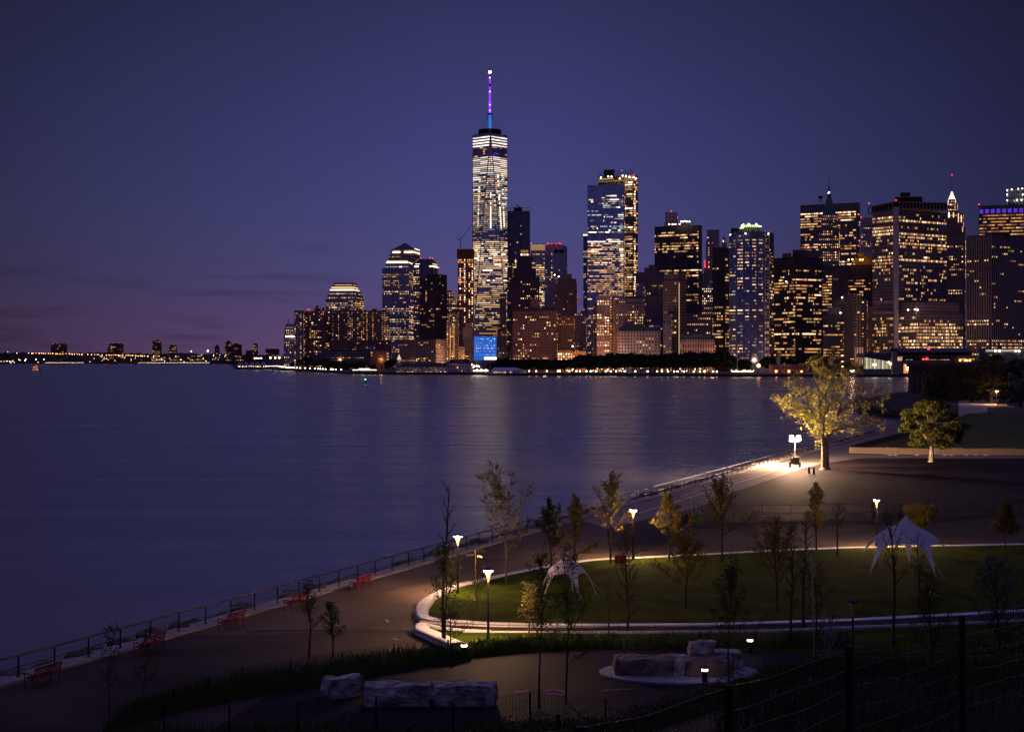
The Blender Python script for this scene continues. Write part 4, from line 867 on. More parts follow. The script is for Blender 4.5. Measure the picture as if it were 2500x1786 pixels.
globe_lamp('o', 1957, 906.5, 1625, "small orange lamp at the right end of the low red waterfront building", None, s=1.5)
globe_lamp('o', 2057, 894, 1660, "lone orange lamp seen through the plane tree crown", None, s=1.3)

tag(far_b.build("distant_lamps", [DARK, WHT, ORG]), "tiny lamps strung along the far shore and under the park trees", "lamps", kind="stuff")
# added light masts, each standing in for many unseen street lamps, warm the facades
def stand_in_mast(px, Y, h, P, label):
    p = W(px, 0, Y); r = thing("added_light_mast", (p.x, Y, GZ), label, "light mast", "added light masts in the avenues")
    b = MB(); b.tube((0, 0, 0), (0, 0, h), .25, .15, 5); b.box((0, 0, h + .1), (3.2, .5, .25)); b.build("mast", DARK, r)
    for dx in (-1.2, 1.2):
        c = MB(); c.box((dx, 0, h - .2), (.7, .4, .3)); c.build("lamp_head", ORG, r)
    ld = bpy.data.lights.new("facade_fill_light", 'POINT'); ld.energy = P; ld.color = (1, .52, .28); ld.shadow_soft_size = 1.5
    lo = bpy.data.objects.new("facade_fill_light", ld); COL.objects.link(lo); lo.parent = r; lo.location = (0, 0, h - 1.2)
for px, Y, h, P in ((830, 2330, 16, 12000), (930, 2100, 16, 7000), (1020, 2080, 16, 8000), (1105, 2150, 20, 80000), (1140, 2120, 20, 60000), (1240, 1970, 17, 40000), (1330, 1980, 17, 40000), (1400, 1920, 17, 60000), (1470, 1950, 18, 70000), (1500, 1940, 18, 40000), (1570, 1900, 16, 32000), (1650, 1850, 16, 30000), (1690, 1850, 16, 30000), (1740, 1870, 16, 26000), (1900, 1800, 16, 26000), (1990, 1800, 16, 20000), (2080, 1740, 16, 46000), (2160, 1740, 16, 60000), (2270, 1740, 16, 55000), (2400, 1720, 16, 55000)):
    stand_in_mast(px, Y, h, P * .38, "added double headed light mast standing in for unseen street lamps below the towers")

# ---------------------------------------------------------------- waterfront buildings
def simple(name, label, cat, px, Y, fn, base=GZ):
    p = W(px, 0, Y); org = (p.x, Y, base); r = thing(name, org, label, cat); fn(r, org); return r
def blk(px0, px1, ya, yb, Y, dep): return [(W(px0, 0, Y).x, Y), (W(px1, 0, Y).x, Y), (W(px1, 0, Y).x, Y + dep), (W(px0, 0, Y).x, Y + dep)], zz(yb, Y), zz(ya, Y)
def lit(r, org, items, Y):
    out = [(W(x, 0, Y).x, Y, zz(y, Y), 0, ww * Y / F, hh * Y / F, k) for x, y, ww, hh, k in items]; put_windows(out, r, org, 100)

def museum(r, org):
    Y = 2330; m = mat("museum_stone", (.34, .28, .31), .85); g = mat("museum_glass", (.03, .03, .045), .2)
    b = MB()
    for i in range(5):
        p, a, c = blk(788 + (2 if i % 2 else 0), 905, 858 + i * 6.2, 861.4 + i * 6.2, Y - (0 if i % 2 else 0), 40); b.prism(p, a, c, 0)
    b.build("wall", m, r, org)
    b = MB(); p, a, c = blk(787, 904.5, 855, 891, Y + 1.5, 37); b.prism(p, a, c); b.build("window_band", g, r, org)
    b = MB()
    for x0, x1, y in ((774, 783, 848), (836, 848, 849), (888, 916, 845)): p, a, c = blk(x0, x1, y, 856, Y + 14, 12); b.prism(p, a, c)
    b.build("rooftop_unit", m, r, org)
    lit(r, org, [(x, 873.3, rnd.uniform(2, 5), 1.6, 'w') for x in (812, 826, 833, 838, 845, 853, 866, 873, 880, 886)] + [(896, 848, 3, 1.5, 'g'), (903, 849, 2, 1.5, 'w'), (914, 849, 2, 2, 'b')], Y - .5)
simple("museum_building", "long low pale building with horizontal bands on the left waterfront", "museum", 845, 2330, museum)
T("brick_storehouse", "brown brick windowless block with lit side stairs left of the pier house", 2150, [(905, 951, 951, 856)], ((.30, .14, .07), (.2, .09, .05), 9, 40, .6), [(856, 900, .0, 'g', 'w')], cap=10, strips=[(0, 0, .02, .08, 859, 862, 'w'), (0, 0, .02, .08, 866, 868.5, 'a'), (0, 0, .85, .95, 862, 864, 'w'), (0, 0, .85, .95, 869, 871, 'w'), (0, 0, .85, .95, 876, 878, 'w'), (0, 0, .85, .95, 884, 886, 'w')])

def pier_house(r, org):
    Y = 1862; wl = facade((.36, .30, .33), (.04, .035, .05), 3.4, 4.6, 1.15); rf = mat("slate_roof", (.05, .055, .075), .7)
    b = MB(); p, a, c = blk(966, 1096, 894, 913.5, Y, 22); b.prism(p, GZ, zz(894, Y), 0, uv=True); b.build("wall", wl, r, org)
    b = MB(); mid = [(x, y + (11 if k < 2 else -11) * .8) for k, (x, y) in enumerate(p)]; b.prism([(x, y + (-1 if k < 2 else 1)) for k, (x, y) in enumerate(p)], zz(894, Y), zz(886, Y), 0, top=mid)
    rfo = b.build("roof", rf, r, org)
    for k in range(12): b = MB(); x = W(975 + k * 10, 0, Y + 4).x; b.box((x, Y + 4, zz(890.5, Y)), (2, 3, 2.2)); b.build("dormer", rf, rfo, org)
    b = MB(); p2, _, _ = blk(1092, 1150, 886, 913, Y - 1, 30); b.prism(p2, GZ, zz(885, Y), 0, uv=True); b.build("end_wall", wl, r, org)
    b = MB(); cx = sum(q[0] for q in p2) / 4
    b.prism([(x, y + (-1 if k < 2 else 1)) for k, (x, y) in enumerate(p2)], zz(885, Y), zz(877, Y), 0, top=[(cx + (x - cx) * .55, y + (10 if k < 2 else -10)) for k, (x, y) in enumerate(p2)])
    for q in (1104, 1140): x = W(q, 0, Y + 2).x; b.prism([(x - 3, Y), (x + 3, Y), (x + 3, Y + 8), (x - 3, Y + 8)], zz(884, Y), zz(880, Y)); b.prism([(x - 3.5, Y - .5), (x + 3.5, Y - .5), (x + 3.5, Y + 8), (x - 3.5, Y + 8)], zz(880, Y), zz(876, Y), 0, top=[(x - .2, Y + 3), (x + .2, Y + 3), (x + .2, Y + 5), (x - .2, Y + 5)])
    b.build("end_roof", rf, r, org)
    x = W(974, 0, Y).x; b = MB(); b.box((x, Y + 2, (GZ + zz(884, Y)) / 2), (4.2, 4.2, zz(884, Y) - GZ)); b.box((x, Y + 2, zz(880, Y)), (3.4, 3.4, 4)); b.build("clock_tower", mat("tower_white", (.55, .5, .52), .8), r, org)
    b = MB(); b.lathe((x, Y + 2, 0), [(2.4, zz(878, Y)), (1.9, zz(873, Y)), (.8, zz(868, Y)), (.05, zz(864, Y))], 8); b.build("spire", emat("spire_glow", (1, .62, .3), .9, base=(.5, .4, .3)), r, org)
    it = [(973, 882, 1.2, 2, 'b'), (975.5, 882, 1.2, 2, 'b'), (973, 889, 1, 1.6, 'a')]
    it += [(rnd.uniform(968, 1090), rnd.choice((898, 903)), 1.3, 1.4, rnd.choice('awd')) for _ in range(36)]
    it += [(rnd.uniform(966, 1092), 907.5 + rnd.uniform(-.8, .8), rnd.uniform(1, 2), 1.3, rnd.choice('bwah')) for _ in range(42)]
    it += [(1103 + k * 2.2, 888.5, 1.4, 1, 'a') for k in range(8)] + [(1117, 896.5, 2.2, 2.4, 'b'), (1137, 889, 1.2, 1.4, 'a'), (1129, 897, 1.2, 1.4, 'w'), (1128, 905, 1.4, 2, 'w')]
    lit(r, org, it, Y - 1.2)
    b = MB(); p, a, c = blk(958, 1152, 911, 914, 1851, 12); b.prism(p, .5, GZ + .3); b.build("quay", SEAW, r, org)
simple("pier_house", "long white pier house with a lit clock tower at its left end", "pier house", 974, 1862, pier_house)

def pavilion(r, org):
    Y = 1748; wl = mat("canvas_white", (.50, .47, .55), .8); rf = mat("canvas_roof", (.62, .60, .72), .7)
    p, a, c = blk(1198, 1286, 904, 914, Y, 20); b = MB(); b.prism(p, GZ, zz(904, Y)); b.build("wall", wl, r, org)
    b = MB(); b.prism([(x, y + (-.6 if k < 2 else .6)) for k, (x, y) in enumerate(p)], zz(904, Y), zz(897, Y), 0, top=[(p[0][0] + 4, Y + 9), (p[1][0] - 12, Y + 9), (p[1][0] - 12, Y + 11), (p[0][0] + 4, Y + 11)])
    b.build("roof", rf, r, org)
    lit(r, org, [(1204 + k * 3.3, 908.3, 2.9, 4.6, 'g' if k % 3 else 'w') for k in range(10)] + [(1246, 908, 2.6, 4, 'g'), (1249.5, 908, 2.6, 4, 'w'), (1281, 909, 3, 4, 'w')], Y - .1)
    b = MB(); p, a, c = blk(1186, 1240, 913, 915, Y - 8, 6); b.prism(p, .5, GZ); b.build("float", mat("float_pale", (.4, .33, .3), .8), r, org)
simple("white_pavilion", "white tent roofed pavilion with lit openings on the seawall below the brown stone block", "pavilion", 1242, 1748, pavilion)

def slabs(r, org):
    b = MB(); Y = 1712
    for k, (x0, x1) in enumerate(((1530, 1540), (1541.5, 1552), (1553.5, 1563), (1564, 1571), (1573, 1586), (1587.5, 1600))): p, a, c = blk(x0, x1, 899, 912, Y + (k % 2) * 6, 2); b.prism(p, GZ, c)
    b.build("granite_slab", mat("granite", (.36, .33, .36), .8), r, org)
simple("memorial_slabs", "row of pale granite memorial slabs before the park trees", "memorial", 1560, 1712, slabs)

def redlow(r, org):
    Y = 1640; wl = facade((.33, .15, .12), (.08, .05, .05), 3.2, 4.5, 1.1)
    b = MB(); p, a, c = blk(1886, 1972, 891, 915, Y, 24); b.prism(p, GZ, zz(891, Y), 0, uv=True); b.build("wall", wl, r, org)
    b = MB(); b.prism([(x, y + (-.6 if k < 2 else .6)) for k, (x, y) in enumerate(p)], zz(891, Y), zz(889.5, Y)); b.build("cornice", CONC, r, org)
    b = MB(); x = W(1901, 0, Y + 8).x; b.box((x, Y + 8, zz(880, Y)), (3.2, 3.2, 9)); b.prism([(x - 2, Y + 6), (x + 2, Y + 6), (x + 2, Y + 10), (x - 2, Y + 10)], zz(875.5, Y), zz(871, Y), 0, top=[(x - .1, Y + 7.9), (x + .1, Y + 7.9), (x + .1, Y + 8.1), (x - .1, Y + 8.1)]); b.build("cupola", mat("cupola_white", (.6, .55, .58), .8), r, org)
simple("low_red_building", "low red waterfront building with a white cupola behind it", "building", 1928, 1640, redlow)

def terminal_a(r, org):
    Y = 1605; m = mat("terminal_metal", (.10, .11, .17), .5, .2)
    b = MB(); x0, x1 = W(2108, 0, Y).x, W(2178, 0, Y).x
    b.v = []; pts = [(x0, zz(871, Y)), (x1, zz(882.5, Y)), (x1, zz(862, Y)), (x0 + 1, zz(862, Y))]
    b.face([(a, Y - 1, c) for a, c in pts]); b.face([(a, Y + 34, c) for a, c in reversed(pts)])
    for i in range(4): (a, c), (d, e) = pts[i], pts[(i + 1) % 4]; b.face([(a, Y - 1, c), (a, Y + 34, c), (d, Y + 34, e), (d, Y - 1, e)])
    b.build("canopy", m, r, org)
    gg = [emat("hall_glow", (.95, .88, .55), q) for q in (.22, .5, .32, .75)]; 
    for k in range(14):
        a0, a1 = 2109 + k * 4.9, 2109 + (k + 1) * 4.9 - .5; yt = 872 + (k * 4.9) / 68 * 11.5
        b = MB(); xa, xb = W(a0, 0, Y).x, W(a1, 0, Y).x; b.prism([(xa, Y + .4), (xb, Y + .4), (xb, Y + .8), (xa, Y + .8)], zz(900, Y), zz(yt, Y)); b.build("hall_window", gg[(k * 7) % 4], r, org)
    b = MB()
    for k in range(15): x = W(2109 + k * 4.9 - .25, 0, Y).x; b.tube((x, Y + .2, zz(902, Y)), (x, Y + .2, zz(872 + k * .8, Y)), .14, .14, 4)
    for y in (881, 889): b.tube((x0, Y + .1, zz(y, Y)), (x1, Y + .1, zz(y, Y)), .12, .12, 4)
    b.build("mullion", DARK, r, org)
    b = MB(); p, a, c = blk(2108, 2178, 900, 917, Y - .5, 34); b.prism(p, 1, c); b.build("base_wall", mat("terminal_base", (.22, .19, .2), .8), r, org)
    for x, y in ((2132, 890), (2138, 890), (2170, 884), (2174, 888)): ball("hall_lamp", W(x, y, Y - .6), .9, WHT, r, org)
    lit(r, org, [(2143 + k * 3.1, 914.5, 1.8, 1.4, 'b') for k in range(12)], Y - .6)
simple("ferry_terminal", "glass ferry terminal with a sloping dark canopy glowing pale yellow", "ferry terminal", 2143, 1605, terminal_a)

def terminal_b(r, org):
    Y = 1600; cm_ = mat("pylon_stone", (.40, .29, .28), .85, noise=.15, nscale=.2)
    b = MB(); p, a, c = blk(2179, 2190, 857, 919, Y - 2, 30); b.prism(p, 1, c); p, a, c = blk(2190, 2202, 880, 919, Y - 2, 30); b.prism(p, 1, c); b.build("pylon", cm_, r, org)
    b = MB(); x0, x1 = W(2194, 0, Y).x, W(2374, 0, Y).x
    b.prism([(x0 + 3, Y + 1), (x1 + 1, Y + 1), (x1, Y + 26), (x0 - 4, Y + 26)], zz(860, Y), zz(858.8, Y)); b.prism([(x0 + 3, Y + 1), (x1 + 1, Y + 1), (x1, Y + 26), (x0 - 4, Y + 26)], zz(858.8, Y), zz(849, Y), 0, top=[(x0 - 4, Y + 14), (x1 - 2, Y + 14), (x1 - 2, Y + 26), (x0 - 4, Y + 26)])
    b.build("roof", mat("terminal_roof", (.06, .055, .085), .5, .3), r, org)
    b = MB(); p, a, c = blk(2196, 2372, 860, 868, Y + 5, 22); b.prism(p, a, c); b.build("upper_wall", mat("upper_wall", (.12, .07, .08), .8), r, org)
    b = MB(); p, a, c = blk(2192, 2380, 868, 870, Y, 28); b.prism(p, a, c); p, a, c = blk(2200, 2380, 881, 884, Y, 28); b.prism(p, a, c); b.build("deck_slab", mat("deck_stone", (.32, .20, .17), .85), r, org)
    b = MB(); p, a, c = blk(2203, 2378, 870, 881, Y + 6, 20); b.prism(p, a, c); b.build("gallery", mat("gallery_glass", (.06, .05, .06), .3), r, org)
    it = [(2212 + k * 2.2, 878, 1.8, 1.6, 'y') for k in range(8)] + [(2254, 876.5, 5, 5, 'w'), (2260, 876.5, 4, 4.5, 'y')] + [(2267 + k * 3.9, 877.8, 3.4, 1.8, 'y') for k in range(14)]
    it += [(2342 + k * 5, 876.5, 4.4, 4.5, 'a') for k in range(8)]
    lit(r, org, it, Y + 5.5)
    b = MB(); p, a, c = blk(2202, 2206, 884, 919, Y - 1, 26); b.prism(p, 1, c); p, a, c = blk(2249, 2256, 884, 919, Y - 1, 26); b.prism(p, 1, c); p, a, c = blk(2206, 2249, 884, 888, Y - 1, 26); b.prism(p, a, c); p, a, c = blk(2256, 2390, 884, 919, Y + 2, 26); b.prism(p, 1, c); b.build("slip_frame", mat("slip_stone", (.36, .20, .13), .85), r, org)
    b = MB(); p, a, c = blk(2206, 2249, 888, 911, Y + 8, 1); b.prism(p, a, c); b.build("slip_glow", emat("slip_orange", (1, .30, .02), .75), r, org)
    b = MB(); p, a, c = blk(2200, 2256, 911, 919, Y - 3, 30); b.prism(p, 1, c); b.build("slip_floor", SEAW, r, org)
    for x, y in ((2216, 897), (2222, 896.5), (2215, 902.5), (2223, 904.5), (2230.5, 902), (2233, 897.5), (2213, 892), (2220, 892), (2246, 907)): ball("slip_lamp", W(x, y, Y + 3), .85, WHT, r, org)
    for x, y in ((2344.5, 879.5), (2356, 879.5), (2361.5, 879.5), (2368, 879.5)): ball("deck_lamp", W(x, y, Y - .5), .85, ORG, r, org)
    b = MB(); q = W(2266, 0, Y - 1); b.tube((q.x, Y - 1, GZ), (q.x, Y - 1, zz(851, Y)), .3, .2, 5); b.build("signal_mast", DARK, r, org)
    ball("red_lamp", W(2267, 850.5, Y - 1.5), 1.5, RED, r, org); ball("red_lamp", W(2263.5, 875, Y - 1.5), 1.3, RED, r, org)
simple("ferry_building", "long ferry building with a pale pylon, orange lit slip and two red signal lamps", "ferry building", 2190, 1600, terminal_b)
T("glazed_pier_building", "low glazed pier building with a pale lit gallery behind the big right trees", 1600, [(2390, 2560, 2560, 850)], ((.10, .09, .11), (.16, .19, .17), 1.8, 9, .25, .5, .2), [], cap=0, base=GZ,
  strips=[(0, 0, .10, .52, 853, 858, 'g'), (0, 0, .14, .2, 866, 867.5, 'b')], whites=[(2430, 856), (2440.5, 856.5), (2480, 856.5), (2488, 857)])

# pier with peaked tents at the left tip
def tents(r, org):
    Y = 2838; b = MB(); p, a, c = blk(576, 655, 897, 902, Y - 4, 24); b.prism(p, -1, GZ + .3); b.build("pier_deck", SEAW, r, org)
    for k in range(5):
        x0, x1 = 579 + k * 14, 592 + k * 14; p, a, c = blk(x0, x1, 888, 897, Y, 9); cx = (p[0][0] + p[1][0]) / 2; b = MB()
        b.prism(p, zz(890.5, Y), zz(882.5, Y), 0, top=[(cx - .1, Y + 4.4), (cx + .1, Y + 4.4), (cx + .1, Y + 4.6), (cx - .1, Y + 4.6)])
        for q in p: b.tube((*q, GZ), (*q, zz(890.5, Y)), .12, .12, 4)
        b.build("tent_canopy", mat("tent_violet", (.45, .42, .6), .8) if k == 0 else bpy.data.materials["tent_violet"], r, org)
simple("tented_pier", "dark pier with five small peaked tents at the city's left tip", "pier", 616, 2838, tents)
def stadium(r, org):
    Y = 2870; b = MB(); p, a, c = blk(655, 692, 866, 874, Y, 20)
    for k in range(10): x = W(657 + k * 3.6, 0, Y).x; b.tube((x, Y, GZ), (x, Y, zz(866, Y)), .25, .2, 4)
    b.tube((p[0][0], Y, zz(866, Y)), (p[1][0], Y, zz(866, Y)), .35, .35, 4); b.tube((p[0][0], Y, zz(871, Y)), (p[1][0], Y, zz(871, Y)), .35, .35, 4); b.build("truss", mat("truss_steel", (.5, .38, .25), .6), r, org)
    lit(r, org, [(657 + k * 3.4, 868.3, 2.9, 1.0, 'a') for k in range(11)], Y - .6)
simple("lit_truss", "lit steel truss behind the three stadium floodlights", "truss", 674, 2870, stadium)

# ---------------------------------------------------------------- boats, buoy
def ferry(r, org):
    b = MB(); hull = [(-8.5, -1.5), (-6, -2.6), (5.5, -2.6), (9, 0), (5.5, 2.6), (-6, 2.6), (-8.5, 1.5)]
    b.prism([(x * .92, y * .85) for x, y in hull], -.5, 1.7, 0, top=hull); b.build("hull", mat("hull_ochre", (.45, .16, .03), .6), r)
    b = MB(); b.prism([(-7, -2.2), (5, -2.2), (6.3, 0), (5, 2.2), (-7, 2.2)], 1.7, 4.2); b.prism([(-6.2, -2), (4, -2), (4, 2), (-6.2, 2)], 4.5, 6.8); b.prism([(-5.4, -1.8), (2.8, -1.8), (2.8, 1.8), (-5.4, 1.8)], 7.1, 9.0); b.build("cabin", mat("cabin_white", (.6, .55, .5), .6), r)
    b = MB()
    for z, a, c in ((4.2, -7.4, 5.6), (6.8, -6.6, 4.6), (9.0, -5.9, 3.4)): b.box(((a + c) / 2, 0, z + .15), (c - a, 4.8, .28))
    b.tube((-1, 0, 9), (-1, 0, 12), .12, .06); b.build("deck", DARK, r)
    put_windows([(-4.6, -2.25, 3.1, 0, 3.4, 1.0, 'g'), (1.6, -2.25, 3.1, 0, 5.2, 1.0, 'c'), (-3.6, -2.05, 5.6, 0, 3.4, .9, 'o'), (1.2, -2.05, 5.6, 0, 5.0, 1.0, 'a'), (-3.4, -1.85, 8.1, 0, 3.0, .9, 'd'), (.7, -1.85, 8.1, 0, 4.0, 1.0, 'a'), (-1, -2.75, 1.4, 0, 13, .5, 'o')], r, (0, 0, 0), 50, "cabin_window")
r = thing("ferry_boat", (W(89, 0, 2440).x, 2440, 0), "small orange lit ferry boat with three decks at the far left", "boat"); ferry(r, None); r.scale = (.85, 1, 1)
r = thing("navigation_buoy", (W(892, 0, 1158).x, 1158, 0), "dark navigation buoy with a green light on the open water", "buoy")
b = MB(); b.lathe((0, 0, 0), [(1.25, -.4), (1.3, .5), (.9, .6), (.5, .9)], 14); b.build("float", mat("buoy_dark", (.03, .05, .04), .5), r)
b = MB()
for k in range(4): a = R(90 * k + 45); b.tube((.7 * math.cos(a), .7 * math.sin(a), .6), (.3 * math.cos(a), .3 * math.sin(a), 2.6), .07)
b.box((0, 0, 1.6), (.9, .9, .7)); b.box((0, 0, 2.6), (.7, .7, .1)); b.build("cage", mat("buoy_green", (.02, .08, .05), .5), r)
ball("green_lamp", (0, 0, 3.1), .42, emat("buoy_lamp", (.05, 1, .3), 14), r)

# ---------------------------------------------------------------- park trees of the city
def leaf_crown(rnd, rad, hz_, n, size, z0, flat=.8, clump=26):
    """leaf faces gathered in clumps through an uneven crown"""
    b = MB(); cl = []
    for _ in range(clump):
        a = rnd.uniform(0, 2 * math.pi); el = rnd.uniform(-.5, 1.3); rr = rad * rnd.uniform(.45, .85)
        cl.append((rr * math.cos(a) * math.cos(el), rr * math.sin(a) * math.cos(el), z0 + hz_ * .5 + hz_ * .45 * math.sin(el) * rnd.uniform(.8, 1.1), rad * rnd.uniform(.2, .4)))
    for _ in range(n):
        c = rnd.choice(cl); d = Vector((rnd.gauss(0, 1), rnd.gauss(0, 1), rnd.gauss(0, 1))).normalized() * c[3] * rnd.uniform(.5, 1.1)
        p = Vector(c[:3]) + Vector((d.x, d.y, d.z * flat)); leaf(b, p, size * rnd.uniform(.7, 1.3), rnd)
    return b
def leaf(b, p, s, rnd, mi=0):
    u = Vector((rnd.gauss(0, 1), rnd.gauss(0, 1), rnd.gauss(0, 1))).normalized(); v = u.orthogonal().normalized()
    if rnd.random() < .5: v = u.cross(v)
    b.face([p - u * s * .5, p + v * s * .28 - u * s * .05, p + u * s * .5, p - v * s * .28], mi)
LEAFD = mat("park_leaf", (.045, .06, .022), .8); BARK = mat("bark", (.09, .065, .05), .9, noise=.4, nscale=6)
cityproto = []
for k in range(4):
    rnd_ = random.Random(40 + k); r = thing("park_tree", (0, 0, GZ), "dark round tree in the mass of park trees along the city seawall", "tree", "park trees along the city seawall")
    leaf_crown(rnd_, 7.5, 13, 900, 2.0, 3.5).build("crown", LEAFD, r)
    t = MB(); t.path([(0, 0, 0), (.3, .2, 4), (-.2, .3, 9)], .5, .25); t.tube((0, 0, 4), (3, 1, 9), .25, .1); t.tube((0, 0, 4), (-3, -1, 9), .25, .1); t.build("trunk", BARK, r)
    cityproto.append(r)
rnd = random.Random(77); used = [False] * 4
def put_park(px, py_top, Y):
    k = rnd.randrange(4); h = (zz(py_top, Y) - GZ) / 16.5; q = W(px, 0, Y)
    if not used[k]: r = cityproto[k]; used[k] = True; r.location = (q.x, Y, GZ); r.scale = (h * 1.15, h * 1.15, h); r.rotation_euler = (0, 0, rnd.uniform(0, 6))
    else: dup(cityproto[k], (q.x, Y, GZ), rnd.uniform(0, 6), scale=(h * 1.15, h * 1.15, h))
prof = [(1190, 889), (1215, 878), (1232, 871), (1255, 876), (1280, 879), (1310, 875), (1345, 877), (1375, 876), (1400, 874), (1425, 864), (1445, 868), (1470, 867), (1500, 864), (1530, 862), (1560, 865), (1600, 868), (1640, 864), (1680, 863), (1720, 860), (1760, 862), (1775, 866)]
for px in range(1196, 1785, 13):
    a = max(p for p in prof if p[0] <= px); c = min((p for p in prof if p[0] > px), default=(1800, 868))
    y = a[1] + (c[1] - a[1]) * (px - a[0]) / (c[0] - a[0])
    put_park(px + rnd.uniform(-4, 4), y + rnd.uniform(0, 4), shore_y(px) + rnd.uniform(60, 90))
    put_park(px + rnd.uniform(-6, 6), y + rnd.uniform(7, 12), shore_y(px) + rnd.uniform(28, 45))
for px, y, Y in ((714, 884, 2560), (722, 880, 2560), (732, 877, 2500), (744, 873, 2440), (756, 876, 2400), (768, 881, 2330), (785, 880, 2300), (797, 878, 2280), (812, 882, 2200), (826, 883, 2160), (840, 881, 2120), (855, 884, 2080), (868, 886, 2060), (882, 882, 2060), (896, 887, 2030), (912, 889, 1990), (948, 882, 1990), (958, 878, 1990), (1792, 872, 1700), (1806, 878, 1690), (1822, 880, 1690), (1870, 872, 1700), (1885, 876, 1690), (1915, 874, 1690), (1935, 878, 1690), (1965, 872, 1690), (1990, 868, 1690), (2015, 872, 1690), (2040, 878, 1690), (2065, 884, 1690), (2090, 890, 1680), (2105, 893, 1670)):
    put_park(px, y, Y)
r = thing("flagpole", (W(1800, 0, 1660).x, 1660, GZ), "tall pale flagpole with a small flag by the bright cluster of lamps", "flagpole")
b = MB(); b.tube((0, 0, 0), (0, 0, zz(838, 1660) - GZ), .3, .15); b.build("pole", mat("pole_pale", (.5, .5, .52), .5), r)
b = MB(); b.face([(0, 0, 14), (2.6, 0, 14.4), (2.5, .4, 16.4), (0, 0, 16.2)]); b.build("flag", mat("flag_cloth", (.4, .35, .5), .9), r)
# ================================================================ the island in front
DX, DY = .3674, .9300                       # direction of the sea railing
RX = lambda y: -23.3 + .395 * (y - 75.96)
def sm(a, b, x): t = max(0, min(1, (x - a) / (b - a))); return t * t * (3 - 2 * t)
def lerp_tab(tab, x):
    for (a, va), (c, vc) in zip(tab, tab[1:]):
        if x <= c: return va + (vc - va) * max(0, (x - a)) / (c - a)
    return tab[-1][1]
def hz(x, y):
    """height of the ground of the lookout hill"""
    z = lerp_tab([(-20, 16.3), (2, 16.2), (12.8, 13.3), (20.6, 12.2), (46, 6.3), (50, 5.8), (54, 5.0), (60, 3.3), (64, 2.36), (90, 2.36)], y)
    rt = sm(.03, .22, x / max(y, 10)); z += rt * 2.1 * sm(24, 42, y) * (1 - sm(56, 72, y))
    k = sm(-19.5, -11, x + .25 * (60 - y) * .35)
    z = 2.36 + (z - 2.36) * (k if y > 30 else 1)
    if 24 < y < 66: z += .12 * math.sin(x * .9 + y * .5) + .08 * math.sin(x * 2.1 - y * 1.3)
    return z
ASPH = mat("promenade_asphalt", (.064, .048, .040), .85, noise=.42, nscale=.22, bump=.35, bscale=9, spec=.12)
b = MB(); y0 = -60
edge = [(RX(y0) - .9, y0), (RX(75) - .9, 75), (RX(360) - .9, 360), (RX(440) - .9, 440), (112, 505), (128, 590), (150, 650)]
cast = [(160, 672), (166, 690), (172, 712), (196, 760), (260, 820), (420, 840), (700, 700), (700, 300), (300, 40), (160, -60)]
poly = (edge + cast); poly = poly[::-1]
b.prism(poly, -3, GZ, 0, mt=1); o = b.build("promenade_ground", [SEAW, ASPH]); o["kind"] = "structure"
def sheet(name, pts, m, dz, kind="structure"):
    b = MB(); pts = [Vector(p) for p in pts]
    ar = sum(a.x * c.y - c.x * a.y for a, c in zip(pts, pts[1:] + pts[:1]))
    if ar < 0: pts = pts[::-1]
    b.face([(p.x, p.y, GZ + dz) for p in pts]); o = b.build(name, m); o["kind"] = kind; return o
CLIGHT = mat("promenade_concrete", (.27, .225, .19), .85, noise=.18, nscale=.25, bump=.15, bscale=6, spec=.12)
FIELD = mat("field_asphalt", (.030, .022, .024), .8, noise=.35, nscale=.18, bump=.4, bscale=5, spec=.04)
sheet("field_paving", [G(1962, 1141), G(1909, 1160), G(1846, 1182), G(1784, 1202), G(1739, 1223), G(1705, 1250), G(1690, 1279), G(1740, 1280), G(2000, 1276), G(2250, 1269), G(2500, 1255), G(2900, 1238), G(2900, 1114), G(2500, 1118), G(2100, 1118), G(2010, 1130)], FIELD, .004)
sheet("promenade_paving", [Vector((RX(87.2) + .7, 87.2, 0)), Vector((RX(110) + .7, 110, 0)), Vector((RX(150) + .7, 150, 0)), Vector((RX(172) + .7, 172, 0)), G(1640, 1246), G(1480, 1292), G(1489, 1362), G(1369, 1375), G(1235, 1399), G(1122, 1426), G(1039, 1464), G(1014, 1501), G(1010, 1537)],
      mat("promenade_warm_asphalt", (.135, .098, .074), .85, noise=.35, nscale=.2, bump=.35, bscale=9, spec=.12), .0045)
pr = [(G(1900, 1132).x, G(1900, 1132).y)]
sheet("promenade_concrete", [Vector((RX(150) + .8, 150, 0)), Vector((RX(260) + .8, 260, 0)), Vector((RX(436) + .8, 436, 0)), Vector((RX(436) + 10, 432, 0)), G(2068, 1108), G(2500, 1114), G(2500, 1118), G(2100, 1118), G(2010, 1130), G(1962, 1141), G(1909, 1160), G(1846, 1182), G(1784, 1202), G(1739, 1223), G(1700, 1240), G(1600, 1262), G(1480, 1290)], CLIGHT, .006)
sheet("road_paving", [G(1690, 1282), G(2000, 1279), G(2250, 1272), G(2500, 1258), G(2900, 1241), G(2900, 1310), G(2500, 1325), G(2044, 1335), G(1879, 1341), G(1727, 1349), G(1560, 1356)], mat("road_grey", (.060, .046, .043), .85, noise=.3, nscale=.3, bump=.2, bscale=6, spec=.08), .004)
# two drain channels along the promenade, their shine put into a pale colour
for (a, c, wd, nm) in (((1560, 1252), (1892, 1149), .16, ""), ((1660, 1211), (1905, 1140), .09, "")):
    p, q = G(*a), G(*c); n = Vector((-(q - p).y, (q - p).x, 0)).normalized() * wd
    sheet("drain_channel", [p + n, q + n, q - n, p - n], mat("channel_shine", (.55, .48, .42), .5), .010)
p, q = G(590, 1532), G(1018, 1532)
